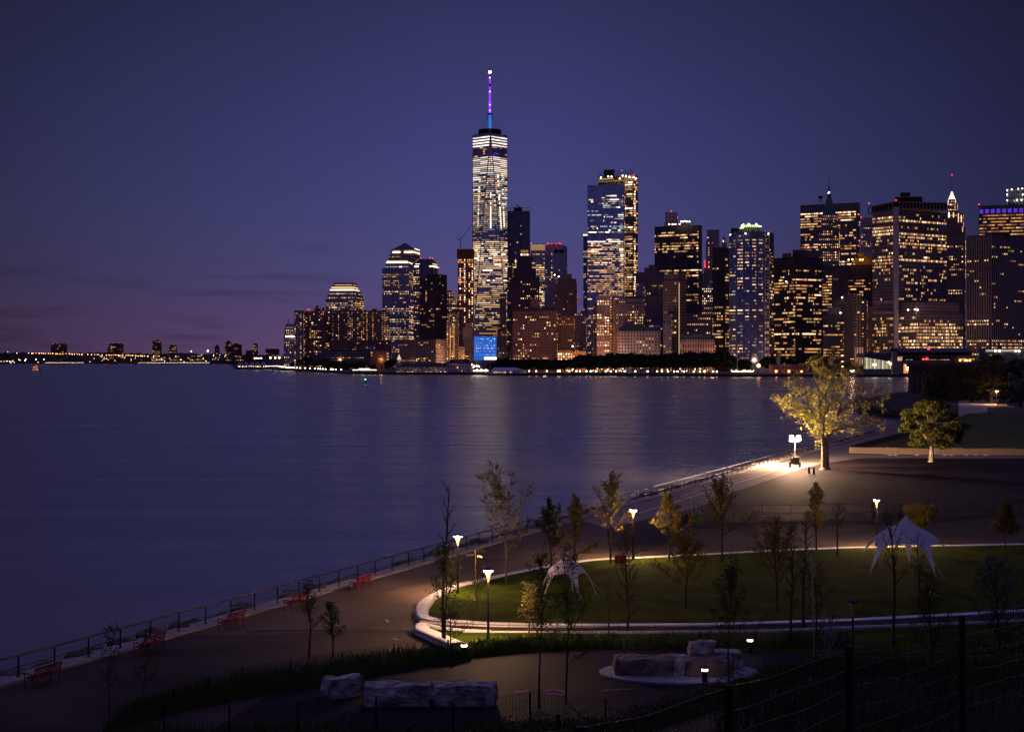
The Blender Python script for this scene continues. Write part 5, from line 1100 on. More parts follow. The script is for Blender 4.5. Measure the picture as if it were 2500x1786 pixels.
# dark straight joint between the two pavings at the left
sheet("paving_joint", [G(600, 1537), G(1010, 1536), G(1010, 1541), G(600, 1543)], mat("joint_dark", (.035, .028, .03), .85), .008)
for a, c in (((700, 1500), (1120, 1395)), ((740, 1520), (1100, 1420)), ((610, 1560), (700, 1583))):
    p, q = G(*a), G(*c); n = Vector((-(q - p).y, (q - p).x, 0)).normalized() * .055; sheet("paving_seam", [p + n, q + n, q - n, p - n], bpy.data.materials["joint_dark"], .009)
sheet("plaza_paving", [G(640, 1706), G(700, 1684), G(837, 1660), G(1000, 1630), G(1150, 1609), G(1300, 1594), G(1460, 1586), G(1700, 1586), G(1900, 1592), G(2050, 1600), Vector((17, 64, 0)), Vector((-4, 60, 0)), Vector((-13, 62, 0))], mat("plaza_asphalt", (.011, .010, .019), .8, noise=.3, nscale=.5, bump=.3, bscale=8, spec=.1), .008)

# lookout hill
b = MB(); nx, ny = 56, 52; xs = [-26 + i * 1.25 for i in range(nx)]; ys = [-14 + j * 1.62 for j in range(ny)]
for j in range(ny):
    for i in range(nx): b.v.append((xs[i], ys[j], hz(xs[i], ys[j]) if ys[j] < 66.5 else 2.3))
for j in range(ny - 1):
    for i in range(nx - 1): a = j * nx + i; b.f.append((a, a + 1, a + nx + 1, a + nx)); b.m.append(0); b.uv += [(0, 0)] * 4
o = b.build("hillside", mat("hill_soil", (.018, .018, .010), .95, noise=.5, nscale=1.2, bump=.6, bscale=5), smooth=True); o["kind"] = "structure"

# lawn with pale moulded kerb bench
KERB = mat("kerb_pale", (.66, .63, .68), .6, noise=.10, nscale=1.5)
_t = KERB.node_tree; _b = _t.nodes["Principled BSDF"]; _u = _t.nodes.new("ShaderNodeUVMap"); _u.uv_map = "uv"; _k = _t.nodes.new("ShaderNodeTexBrick"); _k.offset = 0
_k.inputs["Scale"].default_value = 1; _k.inputs["Brick Width"].default_value = 2.1; _k.inputs["Row Height"].default_value = 200; _k.inputs["Mortar Size"].default_value = .022; _k.inputs["Mortar Smooth"].default_value = .3
_t.links.new(_u.outputs[0], _k.inputs["Vector"]); _o = _b.inputs["Base Color"].links[0].from_socket; _t.links.new(_o, _k.inputs["Color1"]); _t.links.new(_o, _k.inputs["Color2"]); _k.inputs["Mortar"].default_value = (.12, .11, .12, 1); _t.links.new(_k.outputs["Color"], _b.inputs["Base Color"])
LAWN = mat("lawn_grass", (.036, .052, .005), .95, noise=.6, nscale=.4, bump=1.0, bscale=14, spec=.03, col2=(.016, .026, .004))
U = [(1016, 1516), (1014, 1503), (1018, 1488), (1027, 1476), (1039, 1466), (1069, 1448), (1122, 1428), (1188, 1412.5), (1235, 1401), (1309, 1386), (1369, 1376), (1430, 1368), (1489, 1363.5), (1528, 1363), (1600, 1359), (1740, 1352), (1879, 1344), (2044, 1337.5), (2250, 1333), (2500, 1328), (2700, 1324), (3300, 1312)]
Lo = [(1016, 1516), (1024, 1522), (1050, 1525), (1100, 1527.5), (1190, 1531), (1309, 1532), (1500, 1531.5), (1740, 1529.5), (1900, 1525), (2081, 1519), (2250, 1510), (2369, 1504), (2500, 1496), (2700, 1484), (3300, 1448)]
def kerb(name, pts, wd, hfun, side, label, closed=False):
    """moulded bench-like kerb: rounded section swept along the ground line"""
    P_ = [G(*p) for p in pts]; n = len(P_); b = MB(); rows = []; al = [0]
    for a, c in zip(P_, P_[1:]): al.append(al[-1] + (c - a).length)
    for i, p in enumerate(P_):
        a = P_[max(0, i - 1)]; c = P_[min(n - 1, i + 1)]; d = (c - a).normalized(); nn = Vector((-d.y, d.x, 0)) * side
        h = hfun(i, pts[i]); w_ = wd(i, pts[i]) if callable(wd) else wd
        sec = [(0.06, 0), (0.0, h * .25), (.07, h * .55), (.0, h * .86), (.07, h), (w_ * .6, h * 1.02), (w_ - .05, h * .97), (w_, h * .6), (w_, 0)]
        rows.append([p + nn * s + Vector((0, 0, z)) for s, z in sec])
    m = len(rows[0])
    for r_ in rows: b.v += [tuple(p) for p in r_]
    for i in range(n - 1):
        for k in range(m - 1):
            q = [i * m + k, (i + 1) * m + k, (i + 1) * m + k + 1, i * m + k + 1]; b.f.append(tuple(q if side > 0 else q[::-1])); b.m.append(0); uu = [(al[i], 100), (al[i + 1], 100), (al[i + 1], 100), (al[i], 100)]; b.uv += uu if side > 0 else uu[::-1]
    for r_ in (0, n - 1): b.f.append(tuple(r_ * m + k for k in range(m))); b.m.append(0); b.uv += [(0, 0)] * m
    o = b.build(name, KERB, smooth=False); return tag(o, label, "kerb")
kerb("lawn_kerb", U, lambda i, p: .62 if i > 3 else .75, lambda i, p: max(.10, .46 - i * .045), -1, "pale moulded kerb bench curving along the far edge of the lawn")
kerb("lawn_kerb", Lo, lambda i, p: .72, lambda i, p: max(.13, .46 - i * .06), 1, "pale moulded kerb bench along the near edge of the lawn")
lawn_pts = [G(*p) for p in U] + [G(*p) for p in Lo[::-1]]
sheet("lawn", lawn_pts, LAWN, .05)
L2a = [(1013, 1546), (1014, 1537), (1024, 1532), (1040, 1530.5), (1062, 1532), (1093, 1535.5), (1130, 1537), (1200, 1539)]
L2b = [(1013, 1546), (1013, 1553), (1030, 1560), (1051, 1570), (1080, 1583), (1098, 1590.5)]
kerb("bed_kerb", L2a, .55, lambda i, p: max(.06, .45 - i * .06), -1, "thin pale kerb on the far side of the small lit grass bed")
kerb("bed_kerb", L2b, .85, lambda i, p: .46, 1, "thick pale kerb bench on the near side of the small lit grass bed")
sheet("small_grass_bed", [G(*p) for p in L2a] + [G(1500, 1552), G(1900, 1551), G(2081, 1541), G(2500, 1520), G(2700, 1512)] + [G(2700, 1585), G(2200, 1600), G(1900, 1590), G(1460, 1584), G(1300, 1592), G(1150, 1607)] + [G(*p) for p in L2b[::-1]][0:1] + [G(*p) for p in L2b[::-1]], LAWN, .05)
p = [G(1130, 1545.5), G(1549, 1546), G(1900, 1542), G(2081, 1533.5), G(2458, 1519), G(2700, 1508)]
b = MB()
for a, c in zip(p, p[1:]): b.prism([(a.x, a.y), (c.x, c.y), (c.x, c.y + .16), (a.x, a.y + .16)], GZ, GZ + .12)
tag(b.build("path_edging", KERB), "thin pale edging line on the near side of the curved path", "kerb")
p = [G(1700, 1279), G(1800, 1279), G(2000, 1275), G(2250, 1268), G(2500, 1254), G(2650, 1247)]

# sea railing with its concrete kerb
b = MB(); b.prism([(RX(55) - .8, 55), (RX(55) + .55, 55), (RX(438) + .55, 438), (RX(438) - .8, 438)], GZ, GZ + .14)
tag(b.build("sea_kerb", mat("sea_kerb_concrete", (.38, .34, .33), .85, noise=.25, nscale=2)), "long pale concrete kerb under the sea railing", "kerb")
RAIL = mat("rail_black", (.018, .017, .02), .38, .5)
rail = thing("sea_railing", (RX(60), 60, GZ), "long black two bar railing along the water's edge", "railing")
ro = (RX(60), 60, GZ)
b = MB(); b.tube((0, 0, 0), (0, 0, 1.15), .045, .045, 6); b.box((0, 0, .15), (.2, .2, .03)); post0 = b.build("railing_post", RAIL, rail)
nposts = 140; step = 2.72
for k in range(nposts):
    y = 60 + k * step * DY; x = RX(y)
    if k == 0: q = post0
    elif k < 100: q = post0.copy(); COL.objects.link(q)
    else: break
    q.location = (x - ro[0], y - ro[1], 0)
b = MB()
for k in range(100, nposts): y = 60 + k * step * DY; b.tube((RX(y), y, GZ), (RX(y), y, GZ + 1.15), .045, .045, 5)
q = b.build("distant_posts", RAIL, rail, ro); q["kind"] = "stuff"
ye = 60 + (nposts - 1) * step * DY
for z_, r_, nm in ((1.16, .05, "top_rail"), (.62, .034, "middle_rail")):
    b = MB(); b.path([(RX(y), y, GZ + z_) for y in [60 + (ye - 60) * k / 30 for k in range(31)]], r_, r_, 6); b.build(nm, mat("rail_metal", (.02, .018, .02), .42, .3) if "rail_metal" not in bpy.data.materials else bpy.data.materials["rail_metal"], rail, ro)
b = MB(); y = 60
while y < 150: b.tube((RX(y), y, GZ + .12), (RX(y), y, GZ + 1.12), .0035, .0035, 3, 0, False); y += .12
b.build("wire_infill", RAIL, rail, ro)

# rocks outside the railing
ROCK = mat("riprap_stone", (.10, .09, .085), .9, noise=.5, nscale=1.2, bump=.8, bscale=3)
def rock_pts(b, c, sx, sy, sz_, rnd, mi=0, n=1):
    import bmesh
    bm = bmesh.new(); bmesh.ops.create_icosphere(bm, subdivisions=1 if n == 1 else 2, radius=1)
    fx = [rnd.uniform(.7, 1.25) for _ in range(8)]
    off = len(b.v)
    for v in bm.verts:
        j = rnd.uniform(.78, 1.18); b.v.append((c[0] + v.co.x * sx * j, c[1] + v.co.y * sy * j, c[2] + v.co.z * sz_ * j))
    for f in bm.faces: b.f.append(tuple(off + v.index for v in f.verts)); b.m.append(mi); b.uv += [(0, 0)] * 3
    bm.free()
b = MB(); rnd = random.Random(9); y = 56
while y < 330:
    s = rnd.uniform(.35, .9); d = rnd.uniform(.9, 2.2)
    rock_pts(b, (RX(y) - d * 1.05, y, 2.55 - (d - .9) * .8 + rnd.uniform(-.1, .12)), s * 1.2, s, s * .62, rnd)
    if rnd.random() < .8: rock_pts(b, (RX(y) - d * 1.05 - 1.6, y, 1.2 + rnd.uniform(-.3, .3)), s * 1.4, s * 1.2, s * .9, rnd)
    y += rnd.uniform(.25, .6)
tag(b.build("shore_rocks", ROCK), "dark rocks heaped against the seawall outside the railing", "rocks", kind="stuff")
b = MB()
for k in range(40): ya, yc = 55 + k * 8, 63 + k * 8; b.face([(RX(ya) - .8, ya, 2.2), (RX(yc) - .8, yc, 2.2), (RX(yc) - 4, yc, -.4), (RX(ya) - 4, ya, -.4)])
o = b.build("rock_bank", ROCK); o["kind"] = "structure"

# red benches facing the water
REDP = mat("bench_red", (.19, .002, .005), .55, .0, spec=.1)
def make_bench():
    r = thing("park_bench", (0, 0, GZ), "", "bench", "red benches along the sea railing")
    h = .95
    def flat(pts, w_=.05):
        b = MB()
        for p, q in zip(pts, pts[1:]): b.tube(p, q, w_ / 2, w_ / 2, 5)
        return b
    for s in (-h, h):
        flat([(-.30, s, 0), (-.25, s, .05), (-.23, s, .25), (-.26, s, .44), (-.28, s, .62)]).build("leg", REDP, r)
        flat([(.34, s, 0), (.28, s, .05), (.23, s, .25), (.24, s, .44)]).build("leg", REDP, r)
        flat([(-.28, s, .62), (-.20, s, .66), (.05, s, .63), (.27, s, .62)], .06).build("armrest", REDP, r)
    b = MB()
    for k in range(10): b.box((-.26 + k * .055, 0, .44 + .02 * math.cos(k * .6)), (.04, 1.86, .02))
    st = b.build("seat", REDP, r)
    for s in (-.6, 0, .6): b = MB(); b.box((0, s, .42), (.5, .05, .02)); b.build("support_bar", REDP, st)
    b = MB()
    for k in range(7): z = .50 + k * .062; b.tube((.25 + k * .022, -.93, z), (.25 + k * .022, .93, z), .02, .02, 5)
    for s in (-.95, 0, .95): b.tube((.24, s, .43), (.40, s, .93), .028, .028, 5)
    b.tube((.40, -.97, .93), (.40, .97, .93), .035, .035, 6); b.build("backrest", REDP, r)
    return r
bench0 = make_bench(); ra = -math.atan2(DX, DY)
for i, ((px, py), lb) in enumerate(zip([(878, 1439), (721, 1485), (564, 1532.5), (363.5, 1592), (103, 1669)],
        ("red metal bench farthest along the railing, brightest of the five", "red bench second from the far end of the railing row", "red bench in the middle of the railing row", "dim red bench fourth along the railing, near the rocks at the left", "dark red bench nearest the lower left corner by the railing"))):
    p = G(px, py)
    if i == 0: bench0.location = p; bench0.rotation_euler = (0, 0, ra); bench0["label"] = lb
    else: dup(bench0, p, ra, lb)

# park lamps: tapered post, glowing inverted cone, dark cap
LPOST = mat("lamp_post_dark", (.03, .028, .032), .5, .5)
LGLOW = emat("lantern_glow", (1, .44, .15), 1.5); LLAMP = emat("lamp_ring", (1, .56, .26), 3900, sample=True); LOFF = mat("lantern_glass", (.55, .42, .28), .25)
def make_lamp(lit_, h=3.9):
    r = thing("park_lamp", (0, 0, GZ), "", "street lamp", "park lamps")
    b = MB(); b.lathe((0, 0, 0), [(.11, 0), (.11, .25), (.075, .3), (.055, h - .72)], 10); b.build("post", LPOST, r)
    b = MB(); b.lathe((0, 0, h - .72), [(.045, 0), (.07, .14), (.13, .38), (.20, .60)], 12); b.build("lantern", LGLOW if lit_ else LOFF, r)
    b = MB(); b.lathe((0, 0, h - .10), [(.25, 0), (.27, .03), (.25, .09), (.12, .16)], 16); cp = b.build("cap", LPOST, r)
    if lit_: b = MB(); b.lathe((0, 0, h - .147), [(.235, 0), (.235, .045)], 16); b.build("lamp_ring", LLAMP, cp)
    return r
lp = make_lamp(True); lamps = [((1117.5, 1450), "lit lamp beside the railing, leftmost of the five park lamps"), ((1192, 1562), "lit lamp nearest the viewer, at the near kerb of the lawn"), ((1546, 1366), "lit lamp at the far edge of the lawn, mid picture"), ((2140, 1333), "lit lamp on the road behind the large white tent")]
for i, ((px, py), lb) in enumerate(lamps):
    if i == 0: lp.location = G(px, py); lp["label"] = lb
    else: dup(lp, G(px, py), 0, lb)
lo = make_lamp(False); lo.location = (16.15, 74.5, GZ); lo["label"] = "unlit lamp with a pale cone, above the curved path at the right"
rl = make_lamp(True, 4.6); rl.location = W(2433, 0, 534).xyz * 1; rl.location.z = GZ; rl["label"] = "bright lamp under the big trees by the round fort"; rl.scale = (1.9, 1.9, 1)

# bollard lights
BGLOW = emat("bollard_glow", (1, .80, .66), 9, sample=True)
def make_bollard():
    r = thing("bollard_light", (0, 0, GZ), "", "bollard light", "bollard lights")
    b = MB(); b.lathe((0, 0, 0), [(.13, 0), (.13, .62)], 12); b.build("post", LPOST, r)
    b = MB(); b.lathe((0, 0, .62), [(.15, 0), (.15, .10)], 12); b.build("light_ring", BGLOW, r)
    b = MB(); b.lathe((0, 0, .72), [(.165, 0), (.165, .06), (.09, .10)], 12); b.build("cap", LPOST, r)
    return r
bl0 = make_bollard()
for i, ((px, Y), lb) in enumerate(zip([(1133, 80.5), (1831, 82), (1720.5, 74.2)], ("bollard light beside the tall grass below the small lit bed", "bollard light in the planting near the right end of the plaza", "bollard light in front of the long flat rocks"))):
    p = W(px, 0, Y); p.z = GZ
    if i == 0: bl0.location = p; bl0["label"] = lb
    else: dup(bl0, p, 0, lb)

# signposts
def fingerpost(px, py, lb, h=2.6, dark=False, small=False):
    p = G(px, py); r = thing("signpost", p, lb, "signpost"); m = mat("post_bronze", (.12, .09, .06), .5, .4) if not dark else LPOST
    b = MB(); b.tube((0, 0, 0), (0, 0, h), .045, .04, 8); b.build("post", m, r)
    if small: b = MB(); b.box((-.03, -.06, h - .28), (.16, .03, .5)); b.build("sign_panel", mat("sign_grey", (.10, .09, .12), .6), r)
    else:
        b = MB(); b.box((-.36, 0, h - .32), (.55, .03, .14)); b.build("finger_board", LPOST, r)
        b = MB(); b.box((.28, -.15, h - .42), (.42, .03, .16), 0, R(-35)); b.build("finger_board", mat("board_pale", (.5, .42, .3), .7), r)
        b = MB(); b.box((.38, .02, h - .08), (.6, .03, .13), 0, R(12)); b.build("finger_board", LPOST, r)
    return r
fingerpost(1161, 1437, "slim signpost with small finger boards left of the far lawn kerb")
fingerpost(1011.5, 1524, "short post with a narrow panel at the tip of the lawn kerb", 1.2, True, True)
# tall thin pole in the planting
p = W(1984, 0, 62); r = tag(bpy.data.objects.new("thin_pole", None), "tall thin grey pole rising from the planting at the right", "pole"); COL.objects.link(r); r.location = (p.x, 62, hz(p.x, 62))
b = MB(); b.tube((.1, 0, 0), (-.03, 0, zz(1351, 62) - hz(p.x, 62)), .03, .025, 6); b.build("pole", mat("pole_grey", (.35, .33, .4), .5, .4), r)

# mobile light tower
def light_tower():
    p = G(1941, 1141); r = thing("light_tower", p, "mobile light tower on wheels blazing beside the plane tree", "light tower")
    m = mat("trailer_grey", (.16, .13, .10), .6); ty = mat("tyre_black", (.03, .03, .03), .8)
    b = MB(); b.box((0, 0, .95), (.95, 1.5, .9)); b.box((0, 0, 1.44), (1.05, 1.3, .06)); b.build("cabinet", m, r)
    for s in (-1, 1):
        b = MB()
        b.v = []; n = 16
        for k in range(n): a = 2 * math.pi * k / n; b.v += [(s * .58, .36 * math.cos(a) + .2, .36 + .36 * math.sin(a)), (s * .80, .36 * math.cos(a) + .2, .36 + .36 * math.sin(a))]
        for k in range(n): i, j = 2 * k, 2 * ((k + 1) % n); b.f.append((i, j, j + 1, i + 1)); b.m.append(0); b.uv += [(0, 0)] * 4
        b.f.append(tuple(range(0, 2 * n, 2))); b.f.append(tuple(range(1, 2 * n, 2))[::-1]); b.m += [0, 0]; b.uv += [(0, 0)] * (2 * n); wh = b.build("wheel", ty, r); c = MB(); c.tube((s * .57, .2, .36), (s * .815, .2, .36), .17, .17, 10); c.build("rim", m, wh)
        b = MB(); b.box((s * .69, .2, .78), (.26, .9, .05)); b.build("mudguard", m, r)
    b = MB(); b.tube((-.7, -1.0, .35), (.7, -1.0, .35), .04); b.tube((-.7, 1.1, .35), (.7, 1.1, .35), .04); b.tube((0, -.7, .4), (0, -2.2, .4), .05); b.build("chassis", ty, r)
    b = MB(); b.tube((0, .1, 1.4), (0, .1, 4.1), .07, .05, 6); b.tube((-.65, .1, 4.05), (.65, .1, 4.05), .04, .04, 5); b.tube((-.1, .1, 1.45), (-.2, .1, 2.0), .03); b.tube((.1, .1, 1.45), (.2, .1, 2.0), .03); b.build("mast", mat("mast_zinc", (.5, .45, .4), .5, .5), r)
    gl = emat("floodlight_glow", (1, .62, .38), 13000, sample=True); gf = emat("floodlight_front", (1, .60, .36), 4600, sample=True)
    for x, z in ((-.5, 3.92), (.5, 3.92), (-.5, 4.32), (.5, 4.32)):
        b = MB(); b.box((x, .1, z), (.50, .20, .36)); hs = b.build("lamp_housing", LPOST, r)
        for s in (-1, 1): b = MB(); b.box((x, .1 + s * .14, z), (.44, .04, .30)); b.build("lamp_glass", gf if s < 0 else gl, hs)
light_tower()
def utility(px, py, lb, k):
    r = thing("drinking_fountain" if k else "utility_post", G(px, py), lb, "post")
    b = MB(); b.lathe((0, 0, 0), [(.14, 0), (.12, .8)], 10); b.build("post", LPOST, r)
    b = MB(); b.box((0 if not k else -.1, 0, .88), (.28 if not k else .5, .3, .14)); b.build("bowl" if k else "cap", LPOST, r)
utility(1975.5, 1156, "short dark utility post left of the drinking fountain near the plane tree", 0)
utility(1987, 1157, "dark drinking fountain on the field near the plane tree", 1)

# reed fence round the far lawn
REED = mat("reed", (.25, .18, .13), .9, noise=.5, nscale=9, stretch=(6, 6, .4))
def reed_fence(pts, lb, hh=1.07):
    p0 = pts[0]; r = thing("reed_fence", p0, lb, "fence"); rnd = random.Random(31)
    for a, c in zip(pts, pts[1:]):
        Ln = (c - a).length; n = max(1, int(Ln / 3.6)); d = (c - a) / n
        for k in range(n):
            s = a + d * k; b = MB(); m = 40; u = d / m
            hl = hh * rnd.uniform(.94, 1.04)
            for i in range(m):
                q = s + u * (i + .5); w_ = u.length * .48; h = hl * rnd.uniform(.93, 1.03); dn = d.normalized(); nn = Vector((-dn.y, dn.x, 0)) * .02; j = rnd.uniform(-.02, .02)
                A = q - dn * w_ - nn; B_ = q + dn * w_ - nn; t = dn * j
                b.prism([(A.x, A.y), (B_.x, B_.y), ((B_ + nn * 2).x, (B_ + nn * 2).y), ((A + nn * 2).x, (A + nn * 2).y)], GZ, GZ + h, 0, top=[((x + t).x, (x + t).y) for x in (A, B_, B_ + nn * 2, A + nn * 2)])
            b.build("reed_panel", REED, r, tuple(p0))
reed_fence([G(2073, 1106), G(2200, 1108.5), G(2350, 1110), G(2540, 1111)], "pale reed fence running along the near edge of the far lawn")
reed_fence([G(2074, 1104), G(2130, 1088), G(2199, 1069), G(2260, 1053)], "dim reed fence running back from the corner beside the plane tree")
rnd = random.Random(4); b = MB()
for px in (2171, 2185, 2237, 2305, 2322, 2357, 2380, 2404): q = G(px, 1111.5); rock_pts(b, (q.x, q.y - .35, GZ + .1), .45, .25, .13, rnd)
tag(b.build("sandbags", mat("sandbag_pale", (.5, .42, .34), .9)), "pale sandbags at the foot of the reed fence", "sandbags", kind="stuff")
sheet("far_lawn", [G(2080, 1103), G(2540, 1109), G(2900, 1110), G(2900, 985), G(2450, 1003), G(2360, 1010), G(2320, 1025), G(2205, 1066)], mat("far_lawn_grass", (.075, .085, .018), .95, noise=.4, nscale=.3, bump=1, bscale=5), .05)
sheet("fort_road", [G(2340, 1016), G(2420, 1008), G(2440, 975), G(2340, 978)], mat("fort_road_paving", (.4, .33, .27), .8), .012)

# round sandstone fort
def fort(r, org):
    b = MB(); cx, cyy = 216, 722; z = GZ; zt = zz(885, 690); n = 48; fm = mat("fort_sandstone", (.20, .12, .10), .95, noise=.4, nscale=.6, bump=.5, bscale=2)
    b.lathe((cx, cyy, 0), [(33, z), (33, zt - 2.2), (34, zt - 1.9), (34, zt)], n); b.build("fort_wall", fm, r, org)
    dk = mat("opening_dark", (.01, .008, .01), .9)
    for lv in range(3):
        for k in range(9):
            a = R(190 + k * 9); q = Vector((cx + 33.05 * math.cos(a), cyy + 33.05 * math.sin(a), z + 2.6 + lv * 3.6)); c = MB(); c.box(q, (.3, 1.0, 1.7), 0, a); c.build("embrasure", dk, r, org)
fr = thing("round_fort", (216, 722, GZ), "dark round sandstone fort behind the trees at the right shore", "fort"); fort(fr, (216, 722, GZ))
b = MB(); b.prism([(164, 686), (196, 668), (200, 690), (170, 712)], -1, GZ + .02, 0); b.build("fort_quay", SEAW)["kind"] = "structure"
r = thing("quay_railing", (165, 685, GZ), "thin railing and mast on the fort's low quay", "railing")
b = MB()
for k in range(12): u = k / 11; x, y = 165 + 27 * u, 686.5 - 15 * u; b.tube((x, y, GZ), (x, y, GZ + 1.3), .05)
b.tube((165, 686.5, GZ + 1.3), (192, 671.5, GZ + 1.3), .05); b.tube((165, 686.5, GZ + .7), (192, 671.5, GZ + .7), .04); b.build("rail", DARK, r, (165, 685, GZ))
b = MB(); b.tube((W(2251, 0, 690).x, 690, GZ), (W(2251, 0, 690).x, 690, zz(920, 690)), .12, .08); b.build("mast", mat("mast_pale", (.4, .36, .4), .5), r, (165, 685, GZ))
# hip roofed house and banner wall at the right
def house(r, org):
    b = MB(); q = (168, 505); b.prism([(164, 505), (206, 505), (206, 520), (164, 520)], GZ, zz(914, 505)); b.build("wall", mat("house_wall", (.24, .22, .26), .9), r, org)
    b = MB(); b.prism([(163, 504), (207, 504), (207, 521), (163, 521)], zz(914, 505), zz(893, 505), 0, top=[(171, 512), (200, 512), (200, 513), (171, 513)]); b.build("roof", mat("house_slate", (.09, .09, .13), .7), r, org)
    b = MB(); b.box((170, 509, zz(893, 505)), (1.6, 1.6, 3)); b.build("chimney", SEAW, r, org)
hr = thing("slate_house", (185, 505, GZ), "low house with a blue slate hipped roof behind the big right trees", "house"); house(hr, (185, 505, GZ))
r = thing("panel_wall", G(2450, 1007.5), "low wall of grey panels on the far lawn's back edge", "wall"); a, c = G(2411, 1007.5), G(2560, 1007)
for k in range(9):
    u0, u1 = k / 9, (k + .93) / 9; b = MB(); p, q = a + (c - a) * u0, a + (c - a) * u1; b.prism([(p.x, p.y), (q.x, q.y), (q.x, q.y + .15), (p.x, p.y + .15)], GZ, GZ + 1.65); b.build("wall_panel", mat("panel_grey", (.22, .19, .22), .8) if k == 0 else bpy.data.materials["panel_grey"], r, tuple(G(2450, 1007.5)))
for px, wd, lb in ((2440, 14, "flower box with dark red flowers left of the leaning props"), (2470, 12, "flower box with dark red flowers right of the leaning props")):
    q = G(px, 1009); r = thing("flower_box", q, lb, "flower box"); b = MB(); b.box((0, 0, .2), (wd * .11, .4, .4)); b.build("box", mat("box_pink", (.5, .2, .4), .8), r); b = MB(); rnd = random.Random(px)
    for _ in range(60): rock_pts(b, (rnd.uniform(-.7, .7), rnd.uniform(-.2, .2), .45 + rnd.uniform(0, .25)), .09, .09, .07, rnd)
    b.build("flowers", mat("flower_red", (.35, .01, .03), .8), r)

# white star tents
def tent(cx, cyy, Rr, H, n, rot, label, arch=.5):
    r = thing("star_tent", (cx, cyy, GZ), label, "tent"); b = MB(); NT = n * 48; NR = 22
    prof_ = [(0, 1), (.06, .93), (.14, .85), (.25, .78), (.40, .715), (.55, .62), (.70, .47), (.82, .31), (.92, .14), (1, 0)]
    def zf(t):
        for (a, va), (c, vc) in zip(prof_, prof_[1:]):
            if t <= c: return va + (vc - va) * (t - a) / (c - a)
        return 0
    rin = .66
    for i in range(NT):
        th = 2 * math.pi * i / NT; ph = abs(((th * n / (2 * math.pi) + .5) % 1) - .5) * 2       # 0 on a leg, 1 midway
        rm = rin * .93 + (1 - rin * .93) * (1 - ph) ** 6.5
        for j in range(NR + 1):
            t = rm * j / NR; zq = H * zf(t); 
            if t > .3: zq -= H * .05 * math.sin(math.pi * min(1, ph)) * (t - .3)
            b.v.append((Rr * t * math.cos(th + rot), Rr * t * math.sin(th + rot), zq))
    for i in range(NT):
        for j in range(NR): a = i * (NR + 1) + j; c = ((i + 1) % NT) * (NR + 1) + j; b.f.append((a, a + 1, c + 1, c)); b.m.append(0); b.uv += [(0, 0)] * 4
    b.build("canopy", TENT, r, smooth=True)
    for k in range(n):
        th = 2 * math.pi * k / n + rot; c_, s_ = math.cos(th), math.sin(th); q = MB()
        q.path([(Rr * t * c_, Rr * t * s_, H * zf(t) - .03) for t in (.3, .45, .6, .75, .88, 1)], .03, .03, 5); q.box((Rr * c_, Rr * s_, .02), (.3, .3, .03)); q.build("leg_pole", mat("tent_pole", (.5, .48, .55), .5) if "tent_pole" not in bpy.data.materials else bpy.data.materials["tent_pole"], r)
    for k in range(n):
        if k % 2: continue
        th = 2 * math.pi * k / n + rot; c_, s_ = math.cos(th), math.sin(th); q = MB(); q.tube((Rr * .8 * c_, Rr * .8 * s_, H * zf(.8)), (Rr * 1.3 * c_, Rr * 1.3 * s_, 0), .015, .015, 4); q.build("guy_rope", bpy.data.materials["tent_pole"], r)
TENT = mat("tent_fabric", (.74, .70, .80), .75)
_t = TENT.node_tree; _tr = _t.nodes.new("ShaderNodeBsdfTranslucent"); _tr.inputs[0].default_value = (.7, .66, .8, 1); _mx = _t.nodes.new("ShaderNodeMixShader"); _mx.inputs[0].default_value = .4
_t.links.new(_t.nodes["Principled BSDF"].outputs[0], _mx.inputs[1]); _t.links.new(_tr.outputs[0], _mx.inputs[2]); _t.links.new(_mx.outputs[0], _t.nodes["Material Output"].inputs[0])
tent(28.55, 114.0, 3.9, 4.0, 5, R(0), "large white star shaped tent on the lawn at the right")
tent(3.52, 101.6, 2.0, 2.9, 5, R(4), "small white star shaped tent on the lawn behind dark young trees")
# red chair on the lawn
r = thing("lawn_chair", G(1516, 1386), "dark red lounge chair on the lawn beneath the middle lamp", "chair"); m = mat("chair_red", (.3, .01, .02), .5)
b = MB(); b.box((0, 0, .3), (.9, .6, .05)); b.build("seat", m, r); b = MB(); b.box((0, .32, .6), (.9, .05, .6)); b.build("backrest", m, r)
for x in (-.4, .4):
    for y in (-.25, .28): b = MB(); b.tube((x, y, 0), (x, y, .3), .03); b.build("leg", m, r)

# bins
def bin_(px, col, lb, lid=None, Y=147, w_=.36, h=1.15):
    p = W(px, 0, Y); p.z = GZ; r = thing("litter_bin", p, lb, "bin", "bins by the mesh enclosure"); m = mat("bin_body", col, .5); l = mat("bin_lid", lid or col, .4)
    b = MB(); b.lathe((0, 0, 0), [(w_ * .85, 0), (w_, h * .78)], 14); b.build("bin_body", m, r)
    b = MB(); b.lathe((0, 0, h * .78), [(w_ * 1.06, 0), (w_ * 1.06, .05), (w_ * .8, h * .14), (w_ * .3, h * .22)], 14); b.build("lid", l, r)
bin_(1701, (.01, .13, .05), "green dome lidded bin right of the brown one", (.02, .22, .13), w_=.38)
bin_(1684, (.035, .02, .02), "brown bin left of the green dome lidded bin", (.12, .06, .07))
bin_(1668, (.02, .03, .12), "blue lidded bin left of the brown bin", (.04, .05, .32))
bin_(1648, (.03, .02, .03), "black dome lidded bin left of the blue one", (.05, .03, .06))
bin_(1629, (.3, .28, .36), "pale grey bin right beside the leftmost bin", (.5, .46, .6), 146)
bin_(1619, (.3, .28, .36), "pale grey leftmost bin of the row by the mesh enclosure", (.5, .46, .6), 146)
r = thing("camera_pole", G(1637.5, 1290), "dark pole with two camera boxes on an arm behind the bins", "pole"); b = MB(); b.tube((0, 0, 0), (0, 0, 3.1), .055, .05, 6); b.build("pole", LPOST, r)
